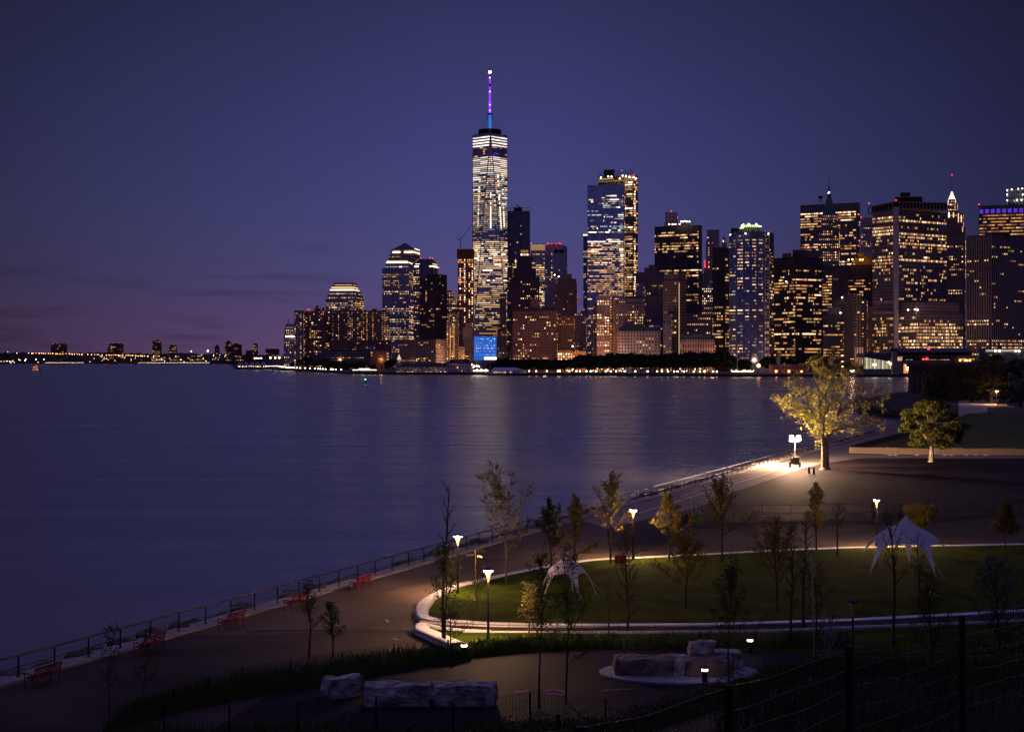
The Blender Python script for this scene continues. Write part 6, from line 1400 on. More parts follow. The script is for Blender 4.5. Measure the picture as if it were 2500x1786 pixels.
b = MB(); b.box((.25, 0, 2.95), (.5, .12, .08)); b.build("arm", LPOST, r)
for x in (.25, .75): b = MB(); b.box((x, 0, 2.9), (.3, .22, .2)); b.build("camera_box", mat("camera_grey", (.2, .17, .24), .6), r)

# fences of posts, rails and wires
def wire_fence(name, label, pts, h, mP, rp=.03, rails=(1.0,), wires_h=(), vstep=None, wr=.004, cat="fence", base=None, rr=.02, sag=0, spacing=None, mW=None):
    """pts are ground points; returns the fence thing with posts, rails and mesh as parts"""
    p0 = Vector(pts[0]); r = thing(name, p0, label, cat); P_ = []
    for a, c in zip(pts, pts[1:]):
        a, c = Vector(a), Vector(c); n = max(1, round((c - a).length / spacing)) if spacing else 1
        P_ += [a + (c - a) * k / n for k in range(n)]
    P_.append(Vector(pts[-1])); first = None
    for i, p in enumerate(P_):
        if base: p.z = base(p.x, p.y)
        if first is None: b = MB(); b.tube((0, 0, -.1), (0, 0, h), rp, rp, 8); first = b.build("fence_post", mP, r); q = first
        elif i < 100: q = first.copy(); COL.objects.link(q)
        q.location = p - p0
    def seg(a, c, f, k): t = k / 10; return a + (c - a) * t + Vector((0, 0, h * f - sag * 4 * t * (1 - t) * (1 + .25 * math.sin(a.x * 3 + f * 5))))
    for f in rails:
        b = MB()
        for a, c in zip(P_, P_[1:]): b.path([seg(a, c, f, k) for k in range(0, 11, 10 if not sag else 1)], rr, rr, 5)
        b.build("fence_rail", mW or mP, r, tuple(p0))
    if wires_h or vstep:
        b = MB()
        for a, c in zip(P_, P_[1:]):
            for f in wires_h: b.path([seg(a, c, f, k) for k in range(0, 11, 10 if not sag else 1)], wr, wr, 3)
            if vstep:
                n = int((c - a).length / vstep)
                for k in range(1, n):
                    t = k / n * 10; top = seg(a, c, 1.0, t); g = a + (c - a) * k / n; b.tube(g + Vector((0, 0, .03)), top, wr, wr, 3, 0, False)
        b.build("wire_mesh", mW or mP, r, tuple(p0))
    return r
FG = mat("fence_grey", (.16, .14, .17), .5, .5); FB = mat("fence_black", (.012, .012, .012), .5, .2)
WIREM = mat("wire_metal", (.09, .075, .06), .30, .85)
wire_fence("mesh_fence", "long thin grey mesh fence along the near edge of the dark field", [G(1720, 1281), G(2000, 1277), G(2250, 1270), G(2500, 1256), G(2640, 1249)], 1.75, FG, .028, (1.0, .55), (), None, spacing=2.75)
wire_fence("mesh_enclosure", "grey mesh enclosure behind the row of bins", [G(1611, 1286), G(1630, 1272), G(1683, 1273), G(1716, 1290)], 2.1, FG, .035, (1.0,), (.05,), .25, .003, spacing=2.4)
bed_f = [Vector((-16, 66.8, GZ)), Vector((-12.7, 73.9, GZ)), Vector((-10.7, 76, GZ)), Vector((-8.4, 77.8, GZ)), Vector((-6, 79.9, GZ)), Vector((-3.3, 81.2, GZ))]
wire_fence("bed_fence", "low black wire fence between the promenade and the tall grass", bed_f, .85, FB, .035, (), (.98, .75, .5, .25), .12, .004, spacing=2.7)
def on(px, Y): x = (px - 1250) / F * Y; return Vector((x, Y, hz(x, Y)))
wire_fence("plaza_fence", "low black wire fence in front of the three big boulders", [on(400, 48), on(560, 48.5), on(727, 49.5), on(918, 50.5), on(1106, 51.7), on(1294, 53), on(1478, 54)], 1.2, FB, .033, (), (.99, .8, .6, .4, .2), .13, .004)
wire_fence("slope_fence", "low black wire fence crossing the planted slope at the right", [on(1850, 66), on(2010, 63), on(2165, 60), on(2330, 57), on(2500, 54)], 1.1, FB, .035, (), (.98, .6, .3), .2, .004, spacing=3)
near = [(-3.2, 9.5), (.55, 12.8), (2.15, 15.6), (3.9, 18.2), (5.9, 20.6), (8.6, 23.0)]
tops = [15.3, 14.82, 14.58, 14.49, 14.45, 14.5]
nf = thing("wire_garden_fence", (near[1][0], near[1][1], tops[1] - 1.4), "near wire fence with thick black posts and glinting sagging wires at the lower right", "fence"); no = (near[1][0], near[1][1], tops[1] - 1.4)
for (x, y), t in zip(near[1:], tops[1:]):
    b = MB(); b.lathe((x, y, 0), [(.042, t - 1.75), (.042, t - .01), (.03, t)], 12); b.build("fence_post", FB, nf, no)
def wpt(i, t, dz):
    (x0, y0), (x1, y1) = near[i], near[i + 1]; a, c = tops[i] - .03 - dz, tops[i + 1] - .03 - dz
    return Vector((x0 + (x1 - x0) * t, y0 + (y1 - y0) * t, a + (c - a) * t - .035 * 4 * t * (1 - t) + .012 * math.sin(t * 9 + i + dz * 7)))
for k in range(6):
    b = MB()
    for i in range(len(near) - 1): b.path([wpt(i, t / 12, k * .235) for t in range(13)], .006, .006, 4)
    b.build("horizontal_wire", mat("wire_glint", (.55, .42, .30), .22, 1.0) if "wire_glint" not in bpy.data.materials else bpy.data.materials["wire_glint"], nf, no)
b = MB()
for i in range(len(near) - 1):
    Ln = math.hypot(near[i + 1][0] - near[i][0], near[i + 1][1] - near[i][1]); n = int(Ln / .062)
    for k in range(n): t = k / n; b.tube(wpt(i, t, -.01), wpt(i, t, 1.32), .0042, .0042, 3, 0, False)
b.build("vertical_wires", FB, nf, no)
for px, Y, tp, lb in ((999.6, 33, 1768, "lone low black post top at the bottom edge, left"), (1363, 31, 1741, "lone black post with a domed cap in the planting at the bottom edge")):
    p = on(px, Y); b = MB(); h = zz(tp, Y) - p.z; b.lathe((0, 0, 0), [(.045, -.3), (.045, h - .03), (.05, h - .03), (.03, h)], 10); o = b.build("black_post", FB); o.location = p; tag(o, lb, "post")
# ---------------------------------------------------------------- boulders
GRAN = mat("granite_boulder", (.40, .36, .36), .9, noise=.5, nscale=2.2, bump=1.0, bscale=7, col2=(.13, .11, .12))
GRANR = mat("granite_rust", (.24, .16, .14), .9, noise=.5, nscale=2.5, bump=1.0, bscale=7, col2=(.10, .07, .065))
def boulder(px, Y, w_, d, h, rz, label, m=None, z=GZ, parent=None, seed=1, name="boulder", group=None):
    import bmesh
    from mathutils import noise
    bm = bmesh.new(); bmesh.ops.create_cube(bm, size=1); bmesh.ops.subdivide_edges(bm, edges=bm.edges[:], cuts=9, use_grid_fill=True)
    for v in bm.verts:
        c = v.co.copy(); r_ = max(abs(c.x), abs(c.y), abs(c.z)) * 2
        n = Vector(c); sph = n.normalized() * .62; c = c.lerp(sph, .22)
        s = Vector((c.x * w_, c.y * d, c.z * h)); q = s * 1.1 + Vector((seed * 7.1, seed * 3.3, 0))
        s += n.normalized() * (noise.noise(q) * .14 + noise.noise(q * 2.7) * .07 + noise.noise(q * 7) * .04 + noise.noise(q * 16) * .015)
        v.co = s
    me = bpy.data.meshes.new(name); bm.to_mesh(me); bm.free(); me.materials.append(m or GRAN)
    o = bpy.data.objects.new(name, me); COL.objects.link(o); x = (px - 1250) / F * Y; o.location = (x, Y, z + h / 2 - .06); o.rotation_euler = (0, 0, rz)
    return tag(o, label, "boulder", group)
boulder(836, 71.6, 1.75, 1.0, .95, R(28), "pale irregular boulder, leftmost and standing apart on the plaza", seed=2)
boulder(971, 69.8, 3.0, 1.1, 1.0, R(1), "long flat topped boulder in the middle of the three on the plaza", seed=3)
boulder(1133, 69.8, 2.85, 1.1, 1.0, R(-2), "long flat topped boulder, rightmost of the three on the plaza", seed=4)
b = MB(); c = W(1660, 0, 76.2); n = 40; b.prism([(c.x + 3.9 * math.cos(2 * math.pi * k / n), 76.6 + 2.7 * math.sin(2 * math.pi * k / n)) for k in range(n)], GZ, GZ + .10)
tag(b.build("gravel_disc", mat("gravel_pale", (.34, .31, .36), .95, noise=.4, nscale=6, bump=.8, bscale=12)), "pale round gravel pad under the long flat rocks", "gravel pad")
for i, (px, Y, w_, d, h, m, lb) in enumerate(((1546, 76.3, 1.7, 1.5, .86, GRANR, "rusty left end rock of the low slab group"), (1602, 76.2, 1.5, 1.5, .86, GRANR, "dark middle rock of the low slab group"), (1660, 76.4, 1.6, 1.7, .85, GRAN, "pale faced rock right of the dark one in the slab group"), (1730, 76.2, 2.2, 1.7, .82, GRANR, "long right end rock of the low slab group"), (1775, 77.6, 1.3, 1.0, .95, GRAN, "low pale rock behind the right end of the slab group"))):
    boulder(px, Y, w_ * 1.08, d, h, R((i * 7) % 5 - 2), lb, m, GZ + .08, seed=10 + i)
boulder(1712, 76.9, 1.25, .9, .72, R(6), "small block shaped rock resting on top of the slab group", GRAN, GZ + .86, seed=21)
# chalk marks on the plaza
b = MB(); rnd = random.Random(6)
def squig(x0, y0, x1, y1, n, amp):
    prev = None
    for k in range(n + 1):
        px = x0 + (x1 - x0) * k / n; py = y0 + (y1 - y0) * k / n + rnd.uniform(-amp, amp); p = G(px, py)
        if prev is not None: dd = (p - prev).normalized(); nn = Vector((-dd.y, dd.x, 0)) * .05; b.face([(q.x, q.y, GZ + .014) for q in (prev - nn, p - nn, p + nn, prev + nn)])
        prev = p
squig(1328, 1682, 1380, 1686, 7, 4); squig(1334, 1692, 1378, 1694, 5, 2); squig(1463, 1686, 1545, 1679, 8, 2.5); squig(1258, 1690, 1290, 1683, 4, 3)
b2 = MB(); b_keep = b; b = b2
squig(942, 1513, 950, 1519, 3, 1.5); squig(952, 1556, 972, 1561, 4, 1.2)
tag(b.build("chalk_marks", mat("chalk_white", (.6, .55, .5), .9)), "two tiny white chalk marks on the promenade left of the pale kerb tip", "chalk drawing"); b = b_keep
o = b.build("chalk_marks", mat("chalk_magenta", (.45, .10, .42), .9)); tag(o, "faint magenta chalk scribbles on the dark plaza", "chalk drawing")

# ---------------------------------------------------------------- trees
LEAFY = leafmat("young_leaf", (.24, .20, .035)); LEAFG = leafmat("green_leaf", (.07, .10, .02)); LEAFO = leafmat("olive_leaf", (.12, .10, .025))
BARKP = mat("plane_bark", (.46, .38, .29), .8, noise=.4, nscale=3); BARKD = mat("dark_bark", (.045, .035, .03), .9, noise=.3, nscale=5)
def make_tree(name, label, pos, h, spread, leafm, barkm, seed, start=.3, nb=16, twig=3, leafn=8, leafs=.13, up=.75, tr=None, profile='oval', lean=0, fork=None, group=None, wob=.03, cat="tree", clus=.28):
    rnd = random.Random(seed); r = thing(name, pos, label, cat, group); tb = MB(); lb_ = MB(); tr = tr or h * .012 + .02
    pts = []; n = 9
    for k in range(n + 1): t = k / n; pts.append(Vector((math.sin(t * 4 + seed) * wob * h * t + lean * t * h, math.cos(t * 3 + seed) * wob * h * t * .6, h * t * (.97))))
    tb.path(pts, tr, tr * .12, 7)
    def at_(t): x = t * n; i = min(n - 1, int(x)); return pts[i].lerp(pts[i + 1], x - i)
    for k in range(nb):
        t = start + (1 - start) * ((k + rnd.random() * .8) / nb) ** .9 * .97; a = k * 2.4 + rnd.uniform(-.5, .5)
        rel = (t - start) / (1 - start)
        if profile == 'oval': ln = spread * 1.25 * (math.sin(math.pi * (rel * .80 + .17)) ** .8) * rnd.uniform(.7, 1.05)
        elif profile == 'cone': ln = spread * (1.02 - rel) * rnd.uniform(.8, 1.05) + .1
        elif profile == 'vase': ln = spread * 1.5 * (.75 + .35 * math.sin(rel * 3)) * rnd.uniform(.75, 1.1)
        elif profile == 'airy': ln = spread * 1.45 * (1.28 - .8 * rel) * rnd.uniform(.6, 1.15)
        else: ln = spread * rnd.uniform(.5, 1)
        p = at_(t); d = Vector((math.cos(a), math.sin(a), up * rnd.uniform(.5, 1.3))).normalized(); q = [p.copy()]; m = 5
        if profile == 'airy': d = Vector((math.cos(a), math.sin(a), .55 + rel * 1.3)).normalized()
        if profile == 'vase': d = Vector((math.cos(a), math.sin(a), .9 + rel)).normalized()
        for s in range(m): d = (d + Vector((rnd.uniform(-.18, .18), rnd.uniform(-.18, .18), rnd.uniform(-.05, .22) * (1 if up > 0 else -.2)))).normalized(); p = p + d * ln / m; q.append(p.copy())
        br = tr * (.42 - .25 * rel); tb.path(q, br, br * .2, 5)
        for s in range(1, m + 1):
            for _ in range(twig):
                dd = (d + Vector((rnd.gauss(0, .75), rnd.gauss(0, .75), rnd.gauss(.15, .5)))).normalized(); e = q[s] + dd * ln * rnd.uniform(.14, .34) * (1.1 if s < m else .8)
                tb.tube(q[s], e, br * .25 + .004, .004, 3, 0, False)
                if leafm:
                    for _ in range(leafn):
                        if rnd.random() < .9: f = rnd.uniform(.3, 1.1); g = q[s].lerp(e, f) + Vector((rnd.gauss(0, 1), rnd.gauss(0, 1), rnd.gauss(0, .8))) * clus * .45; leaf(lb_, g, leafs * rnd.uniform(.6, 1.3), rnd)
    tb.build("trunk", barkm, r)
    if leafm: lb_.build("crown", leafm, r)
    return r
def tree_at(px, py_b, py_t, wpx, **k):
    if isinstance(py_b, tuple): Y, z = py_b[0], (py_b[1] if len(py_b) > 1 else None); x = (px - 1250) / F * Y; z = GZ if z is None else (hz(x, Y) if z == 'h' else z); p = Vector((x, Y, z))
    else: p = G(px, py_b)
    h = zz(py_t, p.y) - p.z; return make_tree(pos=p, h=h, spread=wpx / 2 * p.y / F, **k)
yt = "young_tree"
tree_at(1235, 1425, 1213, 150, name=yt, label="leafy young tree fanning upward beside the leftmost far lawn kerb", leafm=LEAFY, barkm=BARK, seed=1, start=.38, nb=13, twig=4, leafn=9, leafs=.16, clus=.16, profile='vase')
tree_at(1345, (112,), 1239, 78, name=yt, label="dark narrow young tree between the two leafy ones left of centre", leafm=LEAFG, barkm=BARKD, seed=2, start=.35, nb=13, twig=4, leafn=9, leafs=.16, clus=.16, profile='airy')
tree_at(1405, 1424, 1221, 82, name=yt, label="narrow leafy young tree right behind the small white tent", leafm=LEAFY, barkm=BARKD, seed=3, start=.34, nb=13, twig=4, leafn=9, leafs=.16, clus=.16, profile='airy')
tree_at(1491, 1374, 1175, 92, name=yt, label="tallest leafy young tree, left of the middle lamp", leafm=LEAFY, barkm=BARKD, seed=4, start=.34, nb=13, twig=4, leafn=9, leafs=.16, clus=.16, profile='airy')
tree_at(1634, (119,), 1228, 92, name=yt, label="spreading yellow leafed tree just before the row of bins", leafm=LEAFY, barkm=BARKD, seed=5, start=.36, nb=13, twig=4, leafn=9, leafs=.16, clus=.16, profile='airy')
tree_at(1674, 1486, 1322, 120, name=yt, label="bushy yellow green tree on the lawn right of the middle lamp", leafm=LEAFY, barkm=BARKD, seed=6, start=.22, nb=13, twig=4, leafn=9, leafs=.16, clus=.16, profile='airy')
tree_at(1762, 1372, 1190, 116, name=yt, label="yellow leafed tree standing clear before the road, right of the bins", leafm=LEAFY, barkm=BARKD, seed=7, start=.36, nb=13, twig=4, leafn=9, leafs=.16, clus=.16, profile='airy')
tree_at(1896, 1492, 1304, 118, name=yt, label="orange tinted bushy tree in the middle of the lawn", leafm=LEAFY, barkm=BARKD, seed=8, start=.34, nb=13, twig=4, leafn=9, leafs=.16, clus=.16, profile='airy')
tree_at(1993, 1343, 1183, 44, name=yt, label="slender tree with sparse leaves in the beams of the light tower", leafm=LEAFY, barkm=BARKD, seed=9, start=.3, nb=13, twig=4, leafn=9, leafs=.16, clus=.16, profile='airy')
tree_at(2045, 1358, 1222, 40, name="bare_tree", label="bare thin tree right of the slender leafy one, at the lawn's far edge", leafm=None, barkm=BARKD, seed=10, start=.35, nb=14, twig=3)
tree_at(1962, (90,), 1250, 58, name="bare_tree", label="bare bushy topped tree on the lawn left of the slender leafy one", leafm=None, barkm=BARKD, seed=11, start=.3, nb=20, twig=4)
tree_at(1930, (84,), 1290, 52, name="bare_tree", label="bare upright tree in front of the orange tinted bushy tree", leafm=LEAFO, barkm=BARKD, seed=12, start=.3, nb=16, twig=3, leafn=1, leafs=.12, profile='vase')
tree_at(2180, (84,), 1246, 82, name="bare_tree", label="bare tree with upright twigs before the large white tent", leafm=LEAFO, barkm=BARKD, seed=13, start=.45, nb=12, twig=3, leafn=1, leafs=.10, profile='vase')
tree_at(2244, (96,), 1294, 46, name="bare_tree", label="small bare tree with curling twigs before the tent's right side", leafm=LEAFO, barkm=BARKD, seed=14, start=.35, nb=12, twig=3, leafn=1, leafs=.1)
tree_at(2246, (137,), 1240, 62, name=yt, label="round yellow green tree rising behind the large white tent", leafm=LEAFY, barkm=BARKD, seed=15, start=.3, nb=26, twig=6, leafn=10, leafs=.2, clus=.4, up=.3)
tree_at(2455, 1340, 1228, 64, name="conical_tree", label="dark cone shaped tree at the right edge of the lawn by the road", leafm=LEAFO, barkm=BARKD, seed=16, start=.33, nb=30, twig=5, leafn=7, leafs=.16, profile='cone', up=.1)
tree_at(1084, (84,), 1173, 50, name="bare_tree", label="tall bare leader tree before the leftmost lamp", leafm=None, barkm=BARKD, seed=17, start=.42, nb=13, twig=2, profile='vase')
tree_at(1086, (83.6,), 1345, 110, name="dark_tree", label="dark dense young tree hiding the foot of the leftmost lamp", leafm=LEAFG, barkm=BARKD, seed=18, profile='airy', start=.28, nb=12, twig=5, leafn=4, leafs=.14, clus=.3)
tree_at(754.5, (80.5,), 1426, 62, name="sapling", label="thin crooked sapling with few leaves, left of the other promenade sapling", leafm=LEAFG, barkm=BARKD, seed=19, profile='airy', start=.35, nb=9, twig=3, leafn=4, leafs=.13, wob=.05)
tree_at(812, (80.5,), 1471, 40, name="sapling", label="slightly shorter leafy sapling before the lit promenade, right of the thin crooked one", leafm=LEAFG, barkm=BARKD, seed=20, profile='airy', start=.3, nb=10, twig=3, leafn=4, leafs=.13, wob=.05)
tree_at(269, (66, 2.4), 1530, 66, name="sapling", label="dim sapling at the lower left with a leafy tip against the water", leafm=LEAFG, barkm=BARKD, tr=.03, seed=22, profile='airy', start=.35, nb=10, twig=3, leafn=2, leafs=.12, wob=.04)
tree_at(349, (66, 2.4), 1528, 48, name="sapling", label="dim leaning sapling beside the fourth bench", leafm=LEAFG, barkm=BARKD, tr=.03, seed=23, profile='airy', start=.35, nb=9, twig=3, leafn=2, leafs=.12, lean=.03)
tree_at(1317, (69, 2.5), 1345, 96, name="dark_tree", label="dark tree on the plaza edge, left of the densest dark tree", leafm=LEAFG, barkm=BARKD, tr=.05, seed=24, profile='airy', start=.38, nb=14, twig=5, leafn=2, leafs=.12)
tree_at(1382, (70, 2.5), 1352, 128, name="dark_tree", label="densest dark tree, hiding half of the small white tent", leafm=LEAFG, barkm=BARKD, tr=.055, seed=25, profile='airy', start=.25, nb=12, twig=3, leafn=7, leafs=.12, clus=.22)
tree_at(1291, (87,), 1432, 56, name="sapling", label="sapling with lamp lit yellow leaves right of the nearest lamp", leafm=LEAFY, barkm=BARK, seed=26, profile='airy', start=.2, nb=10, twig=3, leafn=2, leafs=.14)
tree_at(1532, (88,), 1308, 64, name="bare_tree", label="bare twiggy tree below the middle lamp", leafm=LEAFO, barkm=BARKD, seed=27, start=.12, nb=26, twig=4, leafn=1, leafs=.12, profile='vase')
tree_at(1486, (87,), 1402, 30, name="sapling", label="thin bare sapling left of the bare twiggy tree", leafm=None, barkm=BARKD, seed=28, start=.3, nb=10, twig=2)
tree_at(1780, (72, 2.5), 1396, 118, name="dark_tree", label="dark tree at the plaza's far right before the lawn", leafm=LEAFG, barkm=BARKD, tr=.05, seed=29, profile='airy', start=.35, nb=16, twig=5, leafn=3, leafs=.13)
tree_at(2022, (60, 'h'), 1512, 76, name="bare_tree", label="small silvery bare tree on the slope at the right", leafm=None, barkm=mat("silver_bark", (.30, .26, .28), .7), seed=30, start=.15, nb=16, twig=3, profile='vase')
tree_at(1990, (78,), 1400, 90, name="dark_tree", label="dark leafy tree on the lawn's near edge before the path", leafm=LEAFO, barkm=BARKD, seed=31, profile='airy', start=.4, nb=12, twig=4, leafn=2, leafs=.12)
tree_at(2272, (70, 'h'), 1420, 110, name="dark_tree", label="rusty brown leafed tree right of the unlit lamp", leafm=LEAFO, barkm=BARKD, seed=32, profile='airy', start=.35, nb=16, twig=4, leafn=2, leafs=.12)
tree_at(2440, (66, 'h'), 1345, 150, name="blossom_shrub", label="dark shrub flecked with pale blossom at the right edge", leafm=mat("blossom_leaf", (.16, .18, .16), .7, noise=.8, nscale=5, col2=(.03, .045, .02)), barkm=BARKD, seed=33, start=.2, nb=26, twig=5, leafn=6, leafs=.075, cat="shrub")
tree_at(1102, (78,), 1470, 70, name="dark_tree", label="dark young tree before the thick kerb of the small lit bed", leafm=LEAFG, barkm=BARKD, seed=34, profile='airy', start=.4, nb=9, twig=4, leafn=2, leafs=.12)
tree_at(1166, (92,), 1355, 46, name="bare_tree", label="thin tree behind the nearest lamp, right of the signpost", leafm=LEAFO, barkm=BARKD, seed=35, start=.3, nb=12, twig=3, leafn=2, leafs=.12)

# the plane tree by the light tower
def plane_tree():
    rnd = random.Random(12); p = G(2015, 1146); r = thing("plane_tree", p, "big pale barked plane tree lit gold by the light tower", "tree"); tb = MB(); lb_ = MB(); k_ = p.y / F
    V = lambda px, py, dy=0: Vector(((px - 2015) * k_, dy, (1146 - py) * k_))
    tb.path([V(2015, 1146), V(2014.5, 1136), V(2014, 1110), V(2013.5, 1078)], .62, .46, 12); tb.tube(V(2015, 1147), V(2015, 1140), .95, .6, 12)
    def limb(q, r0, r1): tb.path(q, r0, r1, 7)
    mains = [([V(2013, 1080), V(2006, 1058, -.5), V(2003, 1038, -1), V(1990, 1026, -1.5), V(1966, 1012, -2.5), V(1945, 1002, -3), V(1905, 1006, -3)], .34),
             ([V(2003, 1040, -1), V(1998, 1000, -.5), V(2002, 960, .5), V(1990, 915, 1), V(1984, 880, 1)], .26),
             ([V(2015, 1078), V(2036, 1050, 1), V(2046, 1020, 1.5), V(2062, 1000, 2), V(2094, 975, 2.5), V(2125, 955, 3)], .30),
             ([V(2034, 1054, 1), V(2056, 1044, 0), V(2080, 1040, -1), V(2120, 1035, -1), V(2150, 1032, -1)], .16),
             ([V(2046, 1020, 1.5), V(2060, 960, 0), V(2076, 920, -1), V(2092, 890, -1)], .2),
             ([V(2000, 985, 0), V(2020, 950, -1), V(2032, 905, -1.5), V(2028, 866, -1)], .2),
             ([V(1990, 1026, -1.5), V(1965, 985, -2), V(1945, 955, -1), V(1925, 930, 0)], .15),
             ([V(2062, 1000, 2), V(2100, 990, 0), V(2140, 978, 1), V(2166, 978, 1)], .15),
             ([V(1966, 1012, -2.5), V(1935, 985, 1), V(1900, 975, 2)], .1),
             ([V(2013, 1078), V(2020, 1040, 2.5), V(2015, 1000, 4), V(2035, 950, 5), V(2045, 900, 5)], .22),
             ([V(2006, 1058, -.5), V(2000, 1020, -3), V(2010, 980, -5), V(2020, 930, -5)], .2)]
    for q, r0 in mains:
        limb(q, r0, .04)
        for i in range(1, len(q)):
            for _ in range(8):
                t = rnd.random(); s = q[i - 1].lerp(q[i], t); d = Vector((rnd.gauss(0, 1), rnd.gauss(0, 1), rnd.gauss(.2, .6))).normalized(); ln = rnd.uniform(.8, 2.3); m = s + d * ln * .5 + Vector((0, 0, rnd.uniform(-.1, .2))); e = m + (d + Vector((rnd.gauss(0, .4), rnd.gauss(0, .4), rnd.gauss(.1, .3)))).normalized() * ln * .6
                if i == 1 and t < .6: continue
                tb.path([s, m, e], .05, .012, 4)
                for _ in range(5):
                    f = rnd.uniform(.2, 1); b0 = m.lerp(e, f); e2 = b0 + Vector((rnd.gauss(0, 1), rnd.gauss(0, 1), rnd.gauss(0, .8))) * .35; tb.tube(b0, e2, .012, .006, 3, 0, False)
                    for _ in range(6): leaf(lb_, e2 + Vector((rnd.gauss(0, 1), rnd.gauss(0, 1), rnd.gauss(0, 1))) * .17, rnd.uniform(.18, .36), rnd)
    for z in (3, 6, 7.5, 12): 
        for _ in range(4): leaf(lb_, Vector((-.5 + rnd.uniform(-.2, .1), -.4, z * .5 + rnd.uniform(-.2, .2))), .3, rnd)
    tb.build("trunk", BARKP, r); lb_.build("crown", leafmat("plane_leaf", (.32, .30, .05), nscale=1), r)
plane_tree()
# dense round maple
def maple(px, py, wpx, top, bot, label, seed, leafm, n=9000, ls=.3, Y=None, name="maple_tree", bark=None):
    rnd = random.Random(seed); p = G(px, py) if Y is None else Vector(((px - 1250) / F * Y, Y, GZ)); k_ = p.y / F; r = thing(name, p, label, "tree"); tb = MB(); lb_ = MB()
    H = zz(top, p.y) - GZ; h0 = zz(bot, p.y) - GZ; rad = wpx / 2 * k_
    tb.path([(0, 0, 0), (.05, 0, h0 * .5), (0, 0, h0)], rad * .075, rad * .055, 9); tb.tube((0, 0, 0), (0, 0, .3), rad * .11, rad * .07, 9)
    for k in range(11):
        a = k * 2.4; e = Vector((math.cos(a) * rad * .6, math.sin(a) * rad * .6, h0 + (H - h0) * (.35 + .5 * rnd.random()))); m = Vector((math.cos(a) * rad * .2, math.sin(a) * rad * .2, h0 + (H - h0) * .2)); tb.path([(0, 0, h0 * .9), m, e], rad * .035, .03, 6)
    cl = []
    for _ in range(120):
        u = rnd.random(); a = rnd.uniform(0, 6.283); rel = rnd.random()
        rr = rad * (math.sin(math.pi * (rel * .72 + .22)) ** .7) * rnd.uniform(.4, .98); cl.append((Vector((rr * math.cos(a), rr * math.sin(a), h0 * .85 + (H - h0) * (.05 + .9 * rel))), rad * rnd.uniform(.10, .2)))
    for _ in range(n):
        c, cr_ = rnd.choice(cl); d = Vector((rnd.gauss(0, 1), rnd.gauss(0, 1), rnd.gauss(0, 1))).normalized(); leaf(lb_, c + Vector((d.x, d.y, d.z * .55)) * cr_ * rnd.uniform(.4, 1.15), ls * rnd.uniform(.6, 1.2), rnd)
    tb.build("trunk", bark or BARKP, r); lb_.build("crown", leafm, r); return r
maple(2273.5, 1127, 168, 968, 1085, "dense round crowned tree with a pale trunk before the reed fence", 3, leafmat("maple_leaf", (.11, .115, .014), nscale=.8, tr=.2), 30000, .30)
maple(2330, 0, 150, 887, 985, "broad dark tree before the round fort's right side", 5, LEAFO, 9000, .7, Y=600, name="broad_tree", bark=BARKD)
maple(2420, 0, 120, 860, 965, "tall dark tree behind the bright lamp by the fort", 6, LEAFO, 8000, .6, Y=545, name="broad_tree", bark=BARK)
maple(2492, 0, 110, 872, 985, "dark tree at the right edge over the slate roofed house", 7, LEAFG, 7000, .6, Y=490, name="broad_tree", bark=BARKD)
maple(2372, 0, 110, 905, 980, "low dark tree between the fort and the bright lamp", 8, LEAFO, 6000, .55, Y=565, name="broad_tree", bark=BARKD)
maple(2300, 0, 90, 905, 990, "dark tree hugging the left face of the round fort", 9, LEAFO, 5000, .6, Y=640, name="broad_tree", bark=BARKD)

# ---------------------------------------------------------------- grass, shrubs (uncountable)
GRASSM = mat("tall_grass", (.075, .12, .03), .85, noise=.4, nscale=1.0); GRASSY = mat("meadow_plants", (.085, .075, .022), .9, noise=.5, nscale=1.2)
def blades(name, label, n, fn, h0, h1, m, seed, w_=.02, tuft=1):
    rnd = random.Random(seed); b = MB()
    for _ in range(n):
        x, y, z = fn(rnd)
        for _ in range(tuft):
            xx, yy = x + rnd.gauss(0, .06), y + rnd.gauss(0, .06); h = rnd.uniform(h0, h1); a = rnd.uniform(0, 6.28); l = rnd.uniform(.05, .35) * h; c, s = math.cos(a), math.sin(a); t = rnd.uniform(0, 6.28)
            wx, wy = math.cos(t) * w_, math.sin(t) * w_
            b.face([(xx - wx, yy - wy, z - .05), (xx + wx, yy + wy, z - .05), (xx + c * l * .5 + wx * .5, yy + s * l * .5 + wy * .5, z + h * .65), (xx + c * l, yy + s * l, z + h)])
    return tag(b.build(name, m), label, "grass", kind="stuff")
def band(rnd):
    t = rnd.random(); tab = [(-16.6, 66.0, 2.2), (-14.4, 70.4, 2.6), (-11.5, 73.4, 2.6), (-8.3, 76.4, 2.4), (-5.4, 79.0, 2.0), (-2.1, 81.0, 1.6), (1.1, 82.6, 1.4), (4.5, 83.6, 1.5), (14, 83.6, 1.8), (18, 83.5, 2)]
    x = t * (len(tab) - 1); i = int(x); f = x - i; a, c = tab[i], tab[i + 1]; w_ = a[2] + (c[2] - a[2]) * f
    yo = rnd.uniform(-.3, 1.0) * w_ if a[0] > -4 else rnd.uniform(-.9, .75) * w_
    return a[0] + (c[0] - a[0]) * f, a[1] + (c[1] - a[1]) * f + yo, GZ
blades("tall_grass", "tall dark grass between the promenade, the lit beds and the plaza", 9000, band, .25, .85, GRASSM, 1, .013, 2)
def slope(rnd):
    Y = rnd.uniform(44, 57); px = rnd.uniform(250, 2500); x = (px - 1250) / F * Y; return x, Y, hz(x, Y)
blades("slope_grass", "dark rough grass covering the hill slope along the bottom", 12000, slope, .12, .5, GRASSM, 2, .012, 1)
def rslope(rnd):
    Y = rnd.uniform(26, 70); px = rnd.uniform(1750, 2560); x = (px - 1250) / F * Y; return x, Y, hz(x, Y)
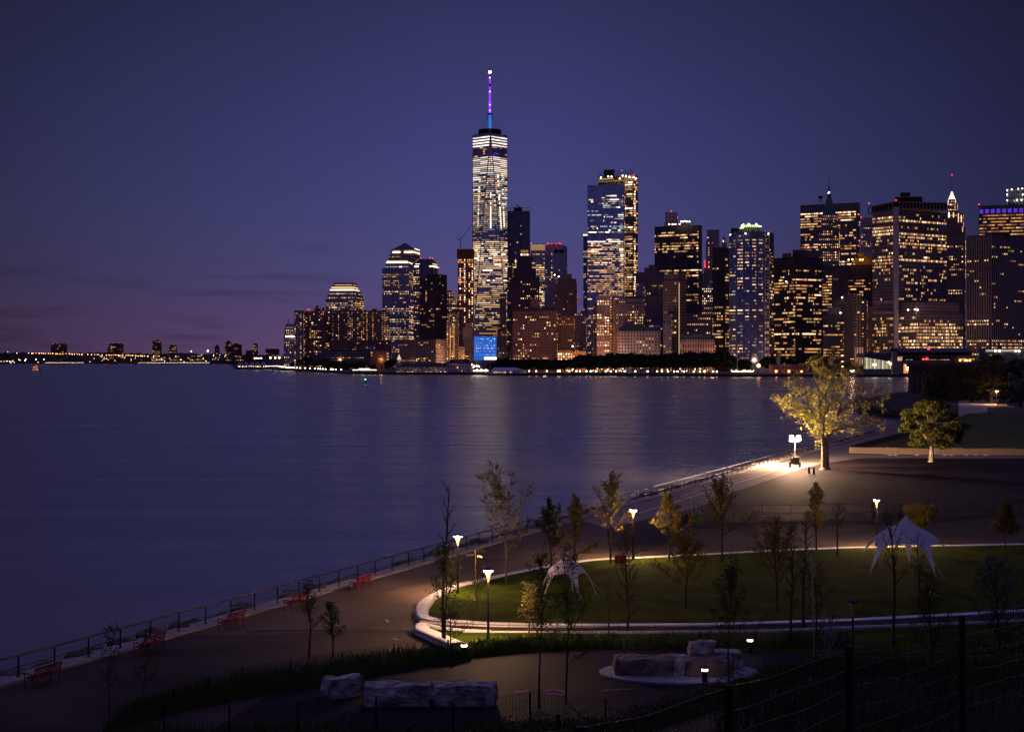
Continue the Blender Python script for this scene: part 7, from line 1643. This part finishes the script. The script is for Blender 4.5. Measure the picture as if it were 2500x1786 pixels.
blades("bank_grass", "rough grass on the bank at the lower right", 9000, rslope, .15, .6, GRASSY, 3, .016, 1)
def clumps(name, label, n, fn, m, seed, r0=.25, r1=.6, k=70, ls=.09):
    rnd = random.Random(seed); b = MB()
    for _ in range(n):
        x, y, z = fn(rnd); r_ = rnd.uniform(r0, r1)
        for _ in range(k):
            d = Vector((rnd.gauss(0, 1), rnd.gauss(0, 1), abs(rnd.gauss(0, 1)))).normalized() * r_ * rnd.uniform(.4, 1.1); leaf(b, Vector((x, y, z)) + Vector((d.x, d.y, d.z * 1.2)), ls * rnd.uniform(.6, 1.4), rnd)
    return tag(b.build(name, m), label, "shrubs", kind="stuff")
def slope2(rnd):
    Y = rnd.uniform(46, 59); px = rnd.uniform(1150, 1900); x = (px - 1250) / F * Y; return x, Y, hz(x, Y)
clumps("shrubbery", "low olive shrubs on the slope before the plaza", 240, slope2, GRASSY, 5)
def slope3(rnd):
    Y = rnd.uniform(40, 66); px = rnd.uniform(1700, 2560); x = (px - 1250) / F * Y; return x, Y, hz(x, Y)
clumps("bank_shrubbery", "dark mixed shrubs on the bank behind the near wire fence", 130, slope3, LEAFO, 6, .25, .6)
def slope4(rnd):
    Y = rnd.uniform(46, 54); px = rnd.uniform(620, 1200); x = (px - 1250) / F * Y; return x, Y, hz(x, Y)
clumps("slope_weeds", "scattered low weeds on the slope at bottom centre left", 110, slope4, GRASSY, 7, .15, .35, 40)
def hedge(rnd):
    px = rnd.choice((1600, 1640, 1660, 1690, 1720, 1760)) + rnd.gauss(0, 10); Y = 83.5 + rnd.uniform(-.4, .8); return (px - 1250) / F * Y, Y, GZ
clumps("path_shrubbery", "dark shrubs beside the path above the long flat rocks", 26, hedge, LEAFG, 8, .3, .55, 90)
def fringe(rnd):
    t = rnd.random(); P_ = [G(1700, 1279), G(1800, 1279), G(2000, 1275.5), G(2250, 1268.5), G(2500, 1254.5), G(2650, 1247)]; x = t * 5; i = min(4, int(x)); q = P_[i].lerp(P_[i + 1], x - i); return q.x, q.y + rnd.gauss(0, .35), GZ
blades("verge_grass", "thin weedy verge between the dark field and the road", 2500, fringe, .08, .3, mat("verge_yellow", (.16, .13, .04), .9), 9, .05, 1)
